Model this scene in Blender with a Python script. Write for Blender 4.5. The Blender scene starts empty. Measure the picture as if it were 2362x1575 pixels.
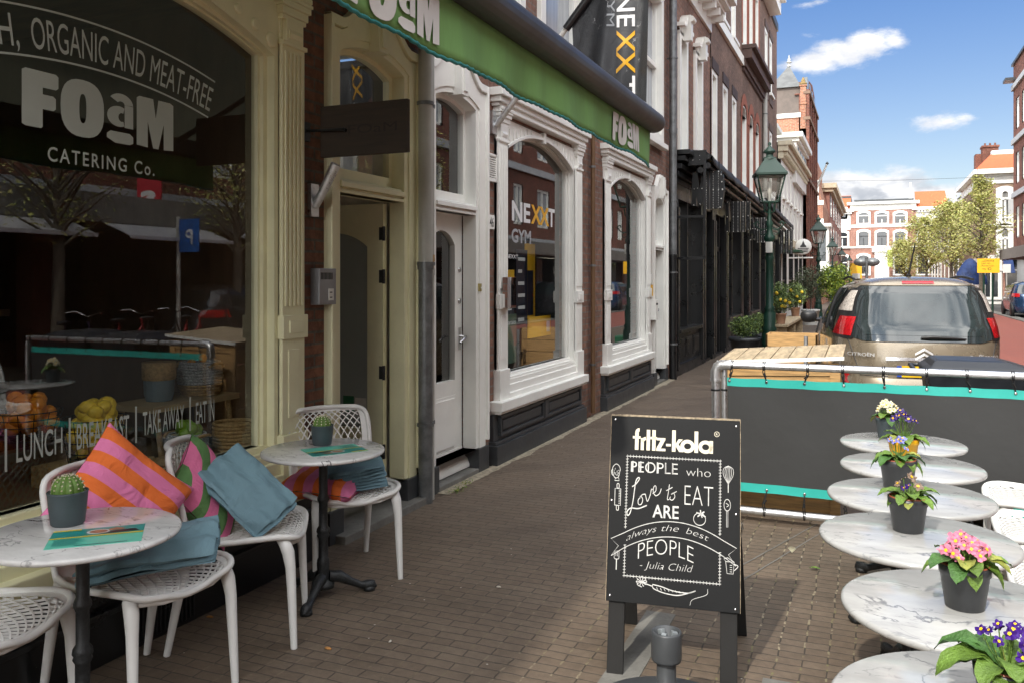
import bpy, math, random
from mathutils import Vector, Matrix, noise
random.seed(7)
S = bpy.context.scene
COL = S.collection
PI = math.pi
# ------------------------------------------------------------------ camera
TH = math.radians(23.03)
CX, CH, FP = 3.02, 1.6, 1950.0
SN, CS = math.sin(TH), math.cos(TH)
cam = bpy.data.cameras.new('camera'); camo = bpy.data.objects.new('camera', cam); COL.objects.link(camo)
camo.location = (CX, 0, CH); camo.rotation_euler = (PI/2, 0, TH)
cam.sensor_width = 36; cam.lens = 36*FP/2362; cam.shift_y = -142.5/2362
cam.clip_start = .05; cam.clip_end = 2000
S.camera = camo
S.view_settings.view_transform = 'Standard'; S.view_settings.look = 'None'
S.view_settings.exposure = 0.9; S.view_settings.gamma = 1
S.cycles.max_bounces = 8; S.cycles.transparent_max_bounces = 24
S.cycles.sample_clamp_indirect = 6; S.cycles.caustics_reflective = False; S.cycles.caustics_refractive = False
S.cycles.use_denoising = True
# layout helpers: where a line of sight meets a real plane
def fy(u, X=0.0):
    a = (u-1181)/FP; x = X-CX
    return (-a*x*SN-x*CS)/(SN-a*CS)
def fz(u, v, X=0.0):
    Y = fy(u, X); return CH-(v-645)/FP*(-(X-CX)*SN+Y*CS)
def gx(u, v, Z=0.0):
    zc = FP*(CH-Z)/(v-645); xc = (u-1181)/FP*zc
    return CX+xc*CS-zc*SN, xc*SN+zc*CS
def px(u, v, Y):
    a = (u-1181)/FP; x = Y*(a*CS-SN)/(CS+a*SN)
    return x+CX, CH-(v-645)/FP*(-x*SN+Y*CS)
# ------------------------------------------------------------------ sun + sky
SUN_EL, SUN_AZ = math.radians(42), math.radians(8)      # azimuth from -Y towards -X
sd = Vector((-math.sin(SUN_AZ)*math.cos(SUN_EL), -math.cos(SUN_AZ)*math.cos(SUN_EL), math.sin(SUN_EL)))
sl = bpy.data.lights.new('sun', 'SUN'); so = bpy.data.objects.new('sun', sl); COL.objects.link(so)
sl.energy = 2.0; sl.angle = math.radians(0.9); sl.color = (1, .94, .84)
so.rotation_euler = sd.to_track_quat('Z', 'Y').to_euler(); so.location = (0, -20, 30)
W = bpy.data.worlds.new('World'); S.world = W; W.use_nodes = True
nt = W.node_tree; nt.nodes.clear()
def N(tree, typ, **k):
    n = tree.nodes.new(typ)
    for a, b in k.items():
        if a.startswith('i_'):
            key = a[2:].replace('_', ' '); n.inputs[int(key) if key.isdigit() else key].default_value = b
        else: setattr(n, a, b)
    return n
def math_n(tree, op, a, b=None, clamp=False):
    n = tree.nodes.new('ShaderNodeMath'); n.operation = op; n.use_clamp = clamp
    for i, q in enumerate((a, b)):
        if q is None: continue
        if isinstance(q, (int, float)): n.inputs[i].default_value = q
        else: tree.links.new(q, n.inputs[i])
    return n.outputs[0]
def mixc(tree, fac, a, b, mode='MIX'):
    n = tree.nodes.new('ShaderNodeMix'); n.data_type = 'RGBA'; n.blend_type = mode
    for i, q in ((0, fac), (6, a), (7, b)):
        if isinstance(q, (int, float)): n.inputs[i].default_value = q if i == 0 else (q, q, q, 1)
        elif isinstance(q, tuple): n.inputs[i].default_value = (*q[:3], 1)
        else: tree.links.new(q, n.inputs[i])
    return n.outputs[2]
def ramp(tree, fac, pts):
    n = tree.nodes.new('ShaderNodeMapRange'); n.inputs[1].default_value = pts[0]; n.inputs[2].default_value = pts[1]
    n.inputs[3].default_value = pts[2]; n.inputs[4].default_value = pts[3]; n.interpolation_type = 'SMOOTHSTEP'
    tree.links.new(fac, n.inputs[0]); return n.outputs[0]
sky = N(nt, 'ShaderNodeTexSky', sky_type='NISHITA', sun_disc=False)
sky.sun_elevation = SUN_EL; sky.sun_rotation = PI+SUN_AZ; sky.air_density = 1.0; sky.dust_density = .6; sky.ozone_density = 1.4
tc = N(nt, 'ShaderNodeTexCoord'); sx = N(nt, 'ShaderNodeSeparateXYZ'); nt.links.new(tc.outputs['Generated'], sx.inputs[0])
hyp = math_n(nt, 'SQRT', math_n(nt, 'ADD', math_n(nt, 'MULTIPLY', sx.outputs[0], sx.outputs[0]), math_n(nt, 'MULTIPLY', sx.outputs[1], sx.outputs[1])))
az = math_n(nt, 'ARCTAN2', sx.outputs[0], sx.outputs[1]); el = math_n(nt, 'ARCTAN2', sx.outputs[2], hyp)
cv = N(nt, 'ShaderNodeCombineXYZ'); nt.links.new(az, cv.inputs[0]); nt.links.new(math_n(nt, 'MULTIPLY', el, 2.0), cv.inputs[1])
nz = N(nt, 'ShaderNodeTexNoise', i_Scale=24.0, i_Detail=10.0, i_Roughness=.66); nt.links.new(cv.outputs[0], nz.inputs['Vector'])
def azel(u, v):
    a = (u-1181)/FP; return math.atan(a)-TH, math.atan((645-v)/FP*math.cos(math.atan(a)))
mask = None
CL = [(1880,145,58,20,1),(1945,125,55,26,1),(2000,105,50,26,1),(2060,92,26,17,.9),(2165,285,48,18,.85),(2215,275,32,10,.6),
      (1960,430,70,30,1.15),(2030,450,100,42,1.25),(2120,462,100,30,1.1),(2085,415,45,10,.5),(1870,10,40,9,.5),(1900,470,160,30,.9),(1880,80,35,8,.35),
      (2230,470,120,22,.6),(1700,300,60,30,.4)]
for (u, v, ru, rv, s) in CL:
    a0, e0 = azel(u, v); ra, re = ru/FP*1.05, rv/FP*1.05
    dx = math_n(nt, 'DIVIDE', math_n(nt, 'SUBTRACT', az, a0), ra); dy = math_n(nt, 'DIVIDE', math_n(nt, 'SUBTRACT', el, e0), re)
    g = math_n(nt, 'MULTIPLY', math_n(nt, 'EXPONENT', math_n(nt, 'MULTIPLY', math_n(nt, 'ADD', math_n(nt, 'MULTIPLY', dx, dx), math_n(nt, 'MULTIPLY', dy, dy)), -.8)), s)
    mask = g if mask is None else math_n(nt, 'MAXIMUM', mask, g)
# out-of-view broken cloud, seen only in reflections, made extra bright to fill shaded fronts
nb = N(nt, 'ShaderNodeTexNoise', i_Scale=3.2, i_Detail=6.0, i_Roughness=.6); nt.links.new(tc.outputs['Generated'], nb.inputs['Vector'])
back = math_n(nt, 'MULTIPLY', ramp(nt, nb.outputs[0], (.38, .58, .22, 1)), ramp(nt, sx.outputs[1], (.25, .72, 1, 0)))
cl = ramp(nt, math_n(nt, 'ADD', math_n(nt, 'MULTIPLY', mask, .66), math_n(nt, 'MULTIPLY', nz.outputs[0], .95)), (.62, 1.02, 0, 1))
cl = math_n(nt, 'MULTIPLY', cl, ramp(nt, mask, (.08, .3, 0, 1)))
nz2 = N(nt, 'ShaderNodeTexNoise', i_Scale=30.0, i_Detail=6.0); nt.links.new(cv.outputs[0], nz2.inputs['Vector'])
lowc = mixc(nt, ramp(nt, el, (.06, .14, 0, 1)), (1.55, 1.72, 2.0), (3.3, 3.35, 3.5))
ccol = mixc(nt, ramp(nt, nz2.outputs[0], (.35, .65, 0, 1)), lowc, (4.2, 4.2, 4.25))
skyc = mixc(nt, ramp(nt, el, (0.0, .5, 0, 1)), (.50, .45, .43), (.20, .345, .54))
skym = mixc(nt, 1.0, sky.outputs[0], skyc, 'MULTIPLY')
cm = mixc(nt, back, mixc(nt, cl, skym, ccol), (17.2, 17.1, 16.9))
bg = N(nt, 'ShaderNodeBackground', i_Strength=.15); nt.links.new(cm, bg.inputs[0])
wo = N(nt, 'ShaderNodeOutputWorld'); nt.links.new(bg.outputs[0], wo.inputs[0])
# ------------------------------------------------------------------ mesh builder
class MB:
    def __init__(s): s.v = []; s.f = []; s.m = []; s.sm = []
    def add(s, vs, fs, mi=0, smooth=False):
        o = len(s.v); s.v.extend([tuple(q) for q in vs])
        for f in fs: s.f.append([i+o for i in f]); s.m.append(mi); s.sm.append(smooth)
        return s
    def addc(s, vs, fs, mi=0, ctr=None, smooth=False):
        """add a convex solid, faces turned away from its centre"""
        P = [Vector(q) for q in vs]; c = ctr if ctr is not None else sum(P, Vector())/len(P); out = []
        for f in fs:
            n = Vector()
            for i in range(len(f)): a, b = P[f[i]], P[f[(i+1) % len(f)]]; n += Vector(((a.y-b.y)*(a.z+b.z), (a.z-b.z)*(a.x+b.x), (a.x-b.x)*(a.y+b.y)))
            m = sum((P[i] for i in f), Vector())/len(f)
            out.append(tuple(f) if n.dot(m-c) >= 0 else tuple(reversed(f)))
        return s.add(vs, out, mi, smooth)
    def addo(s, vs, d, mi=0):
        """add one face turned towards direction d"""
        P = [Vector(q) for q in vs]; n = Vector()
        for i in range(len(P)): a, b = P[i], P[(i+1) % len(P)]; n += Vector(((a.y-b.y)*(a.z+b.z), (a.z-b.z)*(a.x+b.x), (a.x-b.x)*(a.y+b.y)))
        f = tuple(range(len(P))); return s.add(vs, [f if n.dot(Vector(d)) >= 0 else tuple(reversed(f))], mi)
    def box(s, x0, x1, y0, y1, z0, z1, mi=0):
        return s.addc([(x0,y0,z0),(x1,y0,z0),(x1,y1,z0),(x0,y1,z0),(x0,y0,z1),(x1,y0,z1),(x1,y1,z1),(x0,y1,z1)],
              [(0,3,2,1),(4,5,6,7),(0,1,5,4),(1,2,6,5),(2,3,7,6),(3,0,4,7)], mi)
    def fbox(s, fr, a0, a1, z0, z1, d0, d1, mi=0):
        P = [fr(a, z, d) for d in (d0, d1) for (a, z) in ((a0,z0),(a1,z0),(a1,z1),(a0,z1))]
        return s.addc(P, [(0,1,2,3),(7,6,5,4),(0,4,5,1),(1,5,6,2),(2,6,7,3),(3,7,4,0)], mi)
    def obox(s, M, x0, x1, y0, y1, z0, z1, mi=0):
        P = [M @ Vector(q) for q in ((x0,y0,z0),(x1,y0,z0),(x1,y1,z0),(x0,y1,z0),(x0,y0,z1),(x1,y0,z1),(x1,y1,z1),(x0,y1,z1))]
        return s.addc(P, [(0,3,2,1),(4,5,6,7),(0,1,5,4),(1,2,6,5),(2,3,7,6),(3,0,4,7)], mi)
    def tube(s, pts, r, n=10, mi=0, smooth=True, cap=True, sq=1.0):
        pts = [Vector(p) for p in pts]; L = len(pts); rr = r if isinstance(r, (list, tuple)) else [r]*L
        t0 = (pts[1]-pts[0]).normalized(); ref = Vector((0,0,1)) if abs(t0.z) < .9 else Vector((1,0,0))
        a = t0.cross(ref).normalized(); V = []; F = []
        for i, p in enumerate(pts):
            t = (pts[min(i+1, L-1)]-pts[max(i-1, 0)]).normalized()
            a = (a-t*a.dot(t)).normalized(); b = t.cross(a)
            for k in range(n):
                q = 2*PI*k/n; V.append(p+(a*math.cos(q)+b*math.sin(q)*sq)*rr[i])
        for i in range(L-1):
            for k in range(n):
                F.append(((i+1)*n+k, (i+1)*n+(k+1) % n, i*n+(k+1) % n, i*n+k))
        f0 = F[0]; pa, pb, pc = (Vector(V[j]) for j in f0[:3])
        if (pb-pa).cross(pc-pb).dot(pa-pts[1]) < 0: F = [tuple(reversed(f)) for f in F]
        s.add(V, F, mi, smooth)
        if cap:
            s.addo(V[:n], pts[0]-pts[1], mi); s.addo(V[-n:], pts[-1]-pts[-2], mi)
        return s
    def lathe(s, prof, c=(0,0,0), n=24, mi=0, smooth=True, sx=1, sy=1, M=None):
        V = []; F = []
        for (r, z) in prof:
            for k in range(n):
                q = 2*PI*k/n; p = Vector((c[0]+r*math.cos(q)*sx, c[1]+r*math.sin(q)*sy, c[2]+z)); V.append(M @ p if M else p)
        for i in range(len(prof)-1):
            for k in range(n): F.append((i*n+k, i*n+(k+1) % n, (i+1)*n+(k+1) % n, (i+1)*n+k))
        vol = sum((a[0]**2+a[0]*b[0]+b[0]**2)*(b[1]-a[1]) for a, b in zip(prof[:-1], prof[1:]))
        if vol < 0: F = [tuple(reversed(f)) for f in F]
        s.add(V, F, mi, smooth); lo, hi = tuple(reversed(range(n))), tuple(range(n))
        if vol < 0: lo, hi = hi, lo
        if prof[0][0] > 1e-4: s.add(V[:n], [lo], mi)
        if prof[-1][0] > 1e-4: s.add(V[-n:], [hi], mi)
        return s
    def prism(s, fr, poly, d0, d1, mi=0):
        n = len(poly); ar = sum(poly[i][0]*poly[(i+1) % n][1]-poly[(i+1) % n][0]*poly[i][1] for i in range(n))
        if ar < 0: poly = list(reversed(poly))
        A = [Vector(fr(a, z, d0)) for a, z in poly]; B_ = [Vector(fr(a, z, d1)) for a, z in poly]
        e = A[0]-B_[0]; s.addo(A, e, mi); s.addo(B_, -e, mi)
        for i in range(n):
            j = (i+1) % n; ta, tz = poly[j][0]-poly[i][0], poly[j][1]-poly[i][1]; ma, mz = (poly[j][0]+poly[i][0])/2, (poly[j][1]+poly[i][1])/2
            o = Vector(fr(ma+tz*.01, mz-ta*.01, d0))-Vector(fr(ma, mz, d0)); s.addo([A[i], A[j], B_[j], B_[i]], o, mi)
        return s
    def quad(s, a, b, c, d, mi=0): return s.add([a, b, c, d], [(0,1,2,3)], mi)
    def grid(s, fn, nu, nv, mi=0, smooth=True, closed_u=False):
        V = [fn(i/nu, j/nv) for j in range(nv+1) for i in range(nu+1)]
        return s.add(V, [(j*(nu+1)+i, j*(nu+1)+i+1, (j+1)*(nu+1)+i+1, (j+1)*(nu+1)+i) for j in range(nv) for i in range(nu)], mi, smooth)
    def build(s, name, mats, parent=None, bevel=0, sub=0, local=False, solid=0):
        me = bpy.data.meshes.new(name); me.from_pydata(s.v, [], s.f)
        if not isinstance(mats, (list, tuple)): mats = [mats]
        for m in mats: me.materials.append(m)
        me.polygons.foreach_set('material_index', s.m); me.polygons.foreach_set('use_smooth', s.sm); me.update()
        o = bpy.data.objects.new(name, me); COL.objects.link(o)
        if parent is not None:
            o.parent = parent
            if not local: 
                w = Vector(parent.location) if parent.parent is None else Vector((0,0,0)); o.location = -w
        if solid:
            m = o.modifiers.new('s', 'SOLIDIFY'); m.thickness = solid; m.offset = 0
        if bevel:
            m = o.modifiers.new('b', 'BEVEL'); m.width = bevel; m.segments = 2; m.limit_method = 'ANGLE'; m.angle_limit = .6; m.harden_normals = False
        if sub:
            m = o.modifiers.new('u', 'SUBSURF'); m.levels = sub; m.render_levels = sub
        return o
def tag(o, label=None, cat=None, group=None, kind=None):
    for k, q in (('label', label), ('category', cat), ('group', group), ('kind', kind)):
        if q: o[k] = q
    return o
def thing(name, label, cat, loc=(0,0,0), rz=0, group=None):
    o = bpy.data.objects.new(name, None); o.empty_display_size = .1; COL.objects.link(o); o.location = loc; o.rotation_euler = (0,0,rz)
    return tag(o, label, cat, group)
def copy_tree(o, parent=None, **k):
    c = o.copy(); COL.objects.link(c)
    if parent: c.parent = parent
    for ch in list(o.children): copy_tree(ch, c)
    for a, b in k.items():
        if a == 'loc': c.location = b
        elif a == 'rz': c.rotation_euler = (0, 0, b)
        else: c[a] = b
    return c
FL = lambda X0=0.0: (lambda a, z, d: (X0-d, a, z))            # facades of the left row (facing +X)
FR = lambda X0: (lambda a, z, d: (X0+d, a, z))                 # right row (facing -X)
FF = lambda Y0: (lambda a, z, d: (a, Y0+d, z))                 # fronts facing the camera (-Y)
def arch(a0, a1, zs, zt, n=16):
    """segmental arch from (a0,zs) over zt to (a1,zs)"""
    h = zt-zs; w = (a1-a0)/2; c = (a0+a1)/2
    if h < 1e-4: return [(a0, zs), (a1, zs)]
    R = (w*w+h*h)/(2*h); zc = zt-R; t = math.asin(min(1, w/R))
    if h > w: return [(c-w*math.cos(PI*i/n), zs+h*math.sin(PI*i/n)) for i in range(n+1)]
    return [(c+R*math.sin(-t+2*t*i/n), zc+R*math.cos(-t+2*t*i/n)) for i in range(n+1)]
def panel(mb, fr, a0, a1, z0, z1, h, d0, d1, mi=0, top=None, outer=True):
    """board a0..a1 x z0..z1 with one (arched) opening h=(b0,b1,hz0,hzs,hzt), front at depth d0, back at d1; top(a)=outline"""
    b0, b1, hz0, hzs, hzt = h; T = top or (lambda a: z1)
    pts = arch(b0, b1, hzs, hzt); V3 = lambda p: Vector(fr(*p))
    out = V3((a0, z0, -1))-V3((a0, z0, 0)); ea = V3((1, 0, 0))-V3((0, 0, 0)); ez = V3((0, 1, 0))-V3((0, 0, 0)); bc = (b0+b1)/2
    def q(*P, d=None): mb.addo([fr(*p) for p in P], out if d is None else d, mi)
    def face(x0, zz0, x1, zz1, n=1, tt=None):
        for i in range(n):
            xa = x0+(x1-x0)*i/n; xb = x0+(x1-x0)*(i+1)/n
            q((xa, zz0, d0), (xb, zz0, d0), (xb, tt(xb) if tt else zz1, d0), (xa, tt(xa) if tt else zz1, d0))
    face(a0, z0, b0, 0, 4 if top else 1, T); face(b1, z0, a1, 0, 4 if top else 1, T)
    if hz0 > z0+1e-4: face(b0, z0, b1, hz0)
    for (p, r) in zip(pts[:-1], pts[1:]): q((p[0], p[1], d0), (r[0], r[1], d0), (r[0], T(r[0]), d0), (p[0], T(p[0]), d0))
    for (p, r) in zip(pts[:-1], pts[1:]): q((p[0], p[1], d0), (r[0], r[1], d0), (r[0], r[1], d1), (p[0], p[1], d1), d=ea*(bc-(p[0]+r[0])/2)*.3-ez)
    q((b0, hz0, d0), (b0, hzs, d0), (b0, hzs, d1), (b0, hz0, d1), d=ea); q((b1, hz0, d0), (b1, hzs, d0), (b1, hzs, d1), (b1, hz0, d1), d=-ea)
    q((b0, hz0, d0), (b1, hz0, d0), (b1, hz0, d1), (b0, hz0, d1), d=ez)
    if outer:
        for a, sg in ((a0, -1), (a1, 1)): q((a, z0, d0), (a, T(a), d0), (a, T(a), d1), (a, z0, d1), d=ea*sg)
        q((a0, z0, d0), (a1, z0, d0), (a1, z0, d1), (a0, z0, d1), d=-ez)
        xs = sorted(set([a0, a1]+[p[0] for p in pts]+([a0+(b0-a0)*i/4 for i in range(5)]+[b1+(a1-b1)*i/4 for i in range(5)] if top else [])))
        for x, y in zip(xs[:-1], xs[1:]): q((x, T(x), d0), (y, T(y), d0), (y, T(y), d1), (x, T(x), d1), d=ez)
    return mb
def wallgrid(mb, fr, a0, a1, z0, z1, holes, depth=.25, mi=0, ri=None):
    A = sorted(set([a0, a1]+[q for h in holes for q in h[:2] if a0 < q < a1])); Z = sorted(set([z0, z1]+[q for h in holes for q in h[2:4] if z0 < q < z1]))
    for x, y in zip(A[:-1], A[1:]):
        for p, r in zip(Z[:-1], Z[1:]):
            cx_, cz_ = (x+y)/2, (p+r)/2
            if any(h[0] < cx_ < h[1] and h[2] < cz_ < h[3] for h in holes): continue
            mb.addo([fr(x, p, 0), fr(y, p, 0), fr(y, r, 0), fr(x, r, 0)], Vector(fr(x, p, -1))-Vector(fr(x, p, 0)), mi)
    for h in holes:
        b0, b1, c0, c1 = h[:4]; ring = [(b0,c0),(b1,c0),(b1,c1),(b0,c1)]
        for i in range(4):
            p, r = ring[i], ring[(i+1) % 4]
            mb.addo([fr(p[0],p[1],0), fr(r[0],r[1],0), fr(r[0],r[1],depth), fr(p[0],p[1],depth)], Vector(fr((b0+b1)/2, (c0+c1)/2, 0))-(Vector(fr(p[0],p[1],0))+Vector(fr(r[0],r[1],0)))/2, ri if ri is not None else mi)
    return mb
# text -> flat outline faces, mapped by a function (u,v)->xyz
_tc = {}
def text2d(t, bold=0.0, shear=0.0, sp=1.0):
    k = (t, bold, shear, sp)
    if k in _tc: return _tc[k]
    cu = bpy.data.curves.new('t', 'FONT'); cu.body = t; cu.size = 1; cu.offset = bold; cu.shear = shear; cu.space_character = sp; cu.resolution_u = 4
    o = bpy.data.objects.new('t', cu); COL.objects.link(o)
    me = bpy.data.meshes.new_from_object(o.evaluated_get(bpy.context.evaluated_depsgraph_get()))
    V = [(v.co.x, v.co.y) for v in me.vertices]; F = [tuple(p.vertices) for p in me.polygons]
    bpy.data.objects.remove(o); bpy.data.curves.remove(cu); bpy.data.meshes.remove(me)
    xs = [p[0] for p in V]; ys = [p[1] for p in V]
    _tc[k] = (V, F, (min(xs), max(xs), min(ys), max(ys))); return _tc[k]
def text(mb, t, fn, w=None, h=None, x=0, y=0, bold=0.0, shear=0.0, sp=1.0, mi=0, anchor='l', base=True):
    V, F, (x0, x1, y0, y1) = text2d(t, bold, shear, sp)
    cap = .73; sy = h/cap; sx_ = (w/(x1-x0)) if w else sy
    off = {'l': 0, 'c': -(x1-x0)*sx_/2, 'r': -(x1-x0)*sx_}[anchor]
    return mb.add([fn(x+off+(p[0]-x0)*sx_, y+p[1]*sy) for p in V], F, mi)
def ribbon(mb, pts, w, fn, mi=0):
    """flat painted line through 2D pts, mapped by fn"""
    P = [Vector(p) for p in pts]; L = []; R = []
    for i, p in enumerate(P):
        t = (P[min(i+1, len(P)-1)]-P[max(i-1, 0)]); t = t.normalized() if t.length > 1e-9 else Vector((1, 0))
        n = Vector((-t.y, t.x))*w/2; L.append(p+n); R.append(p-n)
    V = [fn(*q) for q in L]+[fn(*q) for q in R]; n = len(P)
    return mb.add(V, [(i, i+1, n+i+1, n+i) for i in range(n-1)], mi)
def spline(pts, n=6):
    out = []; P = [Vector(p) for p in pts]; P = [P[0]*2-P[1]]+P+[P[-1]*2-P[-2]]
    for i in range(1, len(P)-2):
        for k in range(n):
            t = k/n; a, b, c, d = P[i-1:i+3]
            out.append(.5*((2*b)+(c-a)*t+(2*a-5*b+4*c-d)*t*t+(3*b-a-3*c+d)*t**3))
    out.append(P[-2]); return out
# ------------------------------------------------------------------ materials
def pos_node(t, space='world'):
    return t.nodes.new('ShaderNodeNewGeometry').outputs['Position'] if space == 'world' else t.nodes.new('ShaderNodeTexCoord').outputs['Object']
def base(name):
    m = bpy.data.materials.new(name); m.use_nodes = True; t = m.node_tree; b = t.nodes['Principled BSDF']; return m, t, b
def setb(t, b, **k):
    for a, q in k.items():
        s = b.inputs[a.replace('_', ' ')]
        if hasattr(q, 'is_linked'): t.links.new(q, s)
        elif isinstance(q, tuple): s.default_value = (*q[:3], 1)
        else: s.default_value = q
def pm(name, col, rough=.5, metal=0, var=.12, vs=6.0, bump=0, bs=60.0, coat=0, spec=.5, space='world', dirt=None, stretch=None, trans=0, sheen=0):
    m, t, b = base(name); p = pos_node(t, space)
    if stretch:
        mp = N(t, 'ShaderNodeMapping'); mp.inputs['Scale'].default_value = stretch; t.links.new(p, mp.inputs[0]); p = mp.outputs[0]
    n1 = N(t, 'ShaderNodeTexNoise', i_Scale=vs, i_Detail=6.0, i_Roughness=.65); t.links.new(p, n1.inputs['Vector'])
    f = ramp(t, n1.outputs[0], (.3, .7, 1-var, 1+var))
    c = mixc(t, 1.0, tuple(col), f, 'MULTIPLY')
    # f is a value; the multiply mix reads it as grey
    if dirt:
        n3 = N(t, 'ShaderNodeTexNoise', i_Scale=dirt[1], i_Detail=8.0, i_Roughness=.75); t.links.new(p, n3.inputs['Vector'])
        c = mixc(t, ramp(t, n3.outputs[0], (dirt[2], dirt[2]+.16, 0, dirt[3])), c, tuple(dirt[0]))
    setb(t, b, Base_Color=c, Metallic=float(metal), Roughness=ramp(t, n1.outputs[0], (.3, .7, max(0, rough-.07), min(1, rough+.07))))
    b.inputs['Specular IOR Level'].default_value = spec
    if coat: b.inputs['Coat Weight'].default_value = coat; b.inputs['Coat Roughness'].default_value = .06
    if trans: b.inputs['Transmission Weight'].default_value = trans
    if sheen: b.inputs['Sheen Weight'].default_value = sheen
    if bump:
        n2 = N(t, 'ShaderNodeTexNoise', i_Scale=bs, i_Detail=5.0); t.links.new(p, n2.inputs['Vector'])
        bn = N(t, 'ShaderNodeBump', i_Strength=bump, i_Distance=.01); t.links.new(n2.outputs[0], bn.inputs['Height']); t.links.new(bn.outputs[0], b.inputs['Normal'])
    return m
def wall_uv(t):
    g = t.nodes.new('ShaderNodeNewGeometry'); sp = N(t, 'ShaderNodeSeparateXYZ'); t.links.new(g.outputs['Position'], sp.inputs[0])
    sn_ = N(t, 'ShaderNodeSeparateXYZ'); t.links.new(g.outputs['True Normal'], sn_.inputs[0])
    k = math_n(t, 'GREATER_THAN', math_n(t, 'ABSOLUTE', sn_.outputs[0]), .6)
    mx = N(t, 'ShaderNodeMix'); t.links.new(k, mx.inputs[0]); t.links.new(sp.outputs[0], mx.inputs[2]); t.links.new(sp.outputs[1], mx.inputs[3])
    cb = N(t, 'ShaderNodeCombineXYZ'); t.links.new(mx.outputs[0], cb.inputs[0]); t.links.new(sp.outputs[2], cb.inputs[1]); return cb.outputs[0], g.outputs['Position']
def brick(name, c1, c2, mortar, w=.215, h=.066, ms=.007, rough=.85, bump=.6, var=.35, bias=0.0, stain=.5, uv=None):
    m, t, b = base(name); v, p = wall_uv(t)
    nw = N(t, 'ShaderNodeTexNoise', i_Scale=9.0, i_Detail=3.0); t.links.new(p, nw.inputs['Vector'])
    wob = N(t, 'ShaderNodeVectorMath', operation='MULTIPLY_ADD'); t.links.new(nw.outputs['Color'], wob.inputs[0]); wob.inputs[1].default_value = (.012, .008, 0); t.links.new(v, wob.inputs[2])
    bt = N(t, 'ShaderNodeTexBrick', i_Scale=1.0, i_Mortar_Size=ms, i_Mortar_Smooth=.25, i_Bias=bias, i_Brick_Width=w, i_Row_Height=h); t.links.new(wob.outputs[0], bt.inputs['Vector'])
    bt.inputs['Color1'].default_value = (*c1, 1); bt.inputs['Color2'].default_value = (*c2, 1); bt.inputs['Mortar'].default_value = (*mortar, 1)
    n1 = N(t, 'ShaderNodeTexNoise', i_Scale=14.0, i_Detail=8.0, i_Roughness=.7); t.links.new(p, n1.inputs['Vector'])
    n2 = N(t, 'ShaderNodeTexNoise', i_Scale=.9, i_Detail=5.0, i_Roughness=.6); t.links.new(p, n2.inputs['Vector'])
    c = mixc(t, 1.0, bt.outputs[0], ramp(t, n1.outputs[0], (.3, .7, 1-var, 1+var)), 'MULTIPLY')
    c = mixc(t, 1.0, c, ramp(t, n2.outputs[0], (.3, .7, 1-stain*.5, 1+stain*.4)), 'MULTIPLY')
    setb(t, b, Base_Color=c, Roughness=float(rough))
    hgt = math_n(t, 'ADD', math_n(t, 'MULTIPLY', bt.outputs['Fac'], -1.0), math_n(t, 'MULTIPLY', n1.outputs[0], .5))
    bn = N(t, 'ShaderNodeBump', i_Strength=bump, i_Distance=.006); t.links.new(hgt, bn.inputs['Height']); t.links.new(bn.outputs[0], b.inputs['Normal'])
    return m
def glass(name, tint=(.9,.93,.92), r0=.085, mul=1.0):
    m = bpy.data.materials.new(name); m.use_nodes = True; t = m.node_tree; t.nodes.clear()
    tr = N(t, 'ShaderNodeBsdfTransparent'); tr.inputs[0].default_value = (*tint, 1); gl = N(t, 'ShaderNodeBsdfGlossy', i_Roughness=.0); gl.inputs[0].default_value = (1,1,1,1)
    g = t.nodes.new('ShaderNodeNewGeometry'); dt = N(t, 'ShaderNodeVectorMath', operation='DOT_PRODUCT'); t.links.new(g.outputs['Normal'], dt.inputs[0]); t.links.new(g.outputs['Incoming'], dt.inputs[1])
    k = math_n(t, 'POWER', math_n(t, 'SUBTRACT', 1.0, math_n(t, 'ABSOLUTE', dt.outputs['Value'])), 4.0)
    R_ = math_n(t, 'MULTIPLY', math_n(t, 'ADD', math_n(t, 'MULTIPLY', k, 1-r0), r0), mul, True); mx = N(t, 'ShaderNodeMixShader')
    t.links.new(R_, mx.inputs[0]); t.links.new(tr.outputs[0], mx.inputs[1]); t.links.new(gl.outputs[0], mx.inputs[2])
    o = N(t, 'ShaderNodeOutputMaterial'); t.links.new(mx.outputs[0], o.inputs[0]); return m
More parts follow.
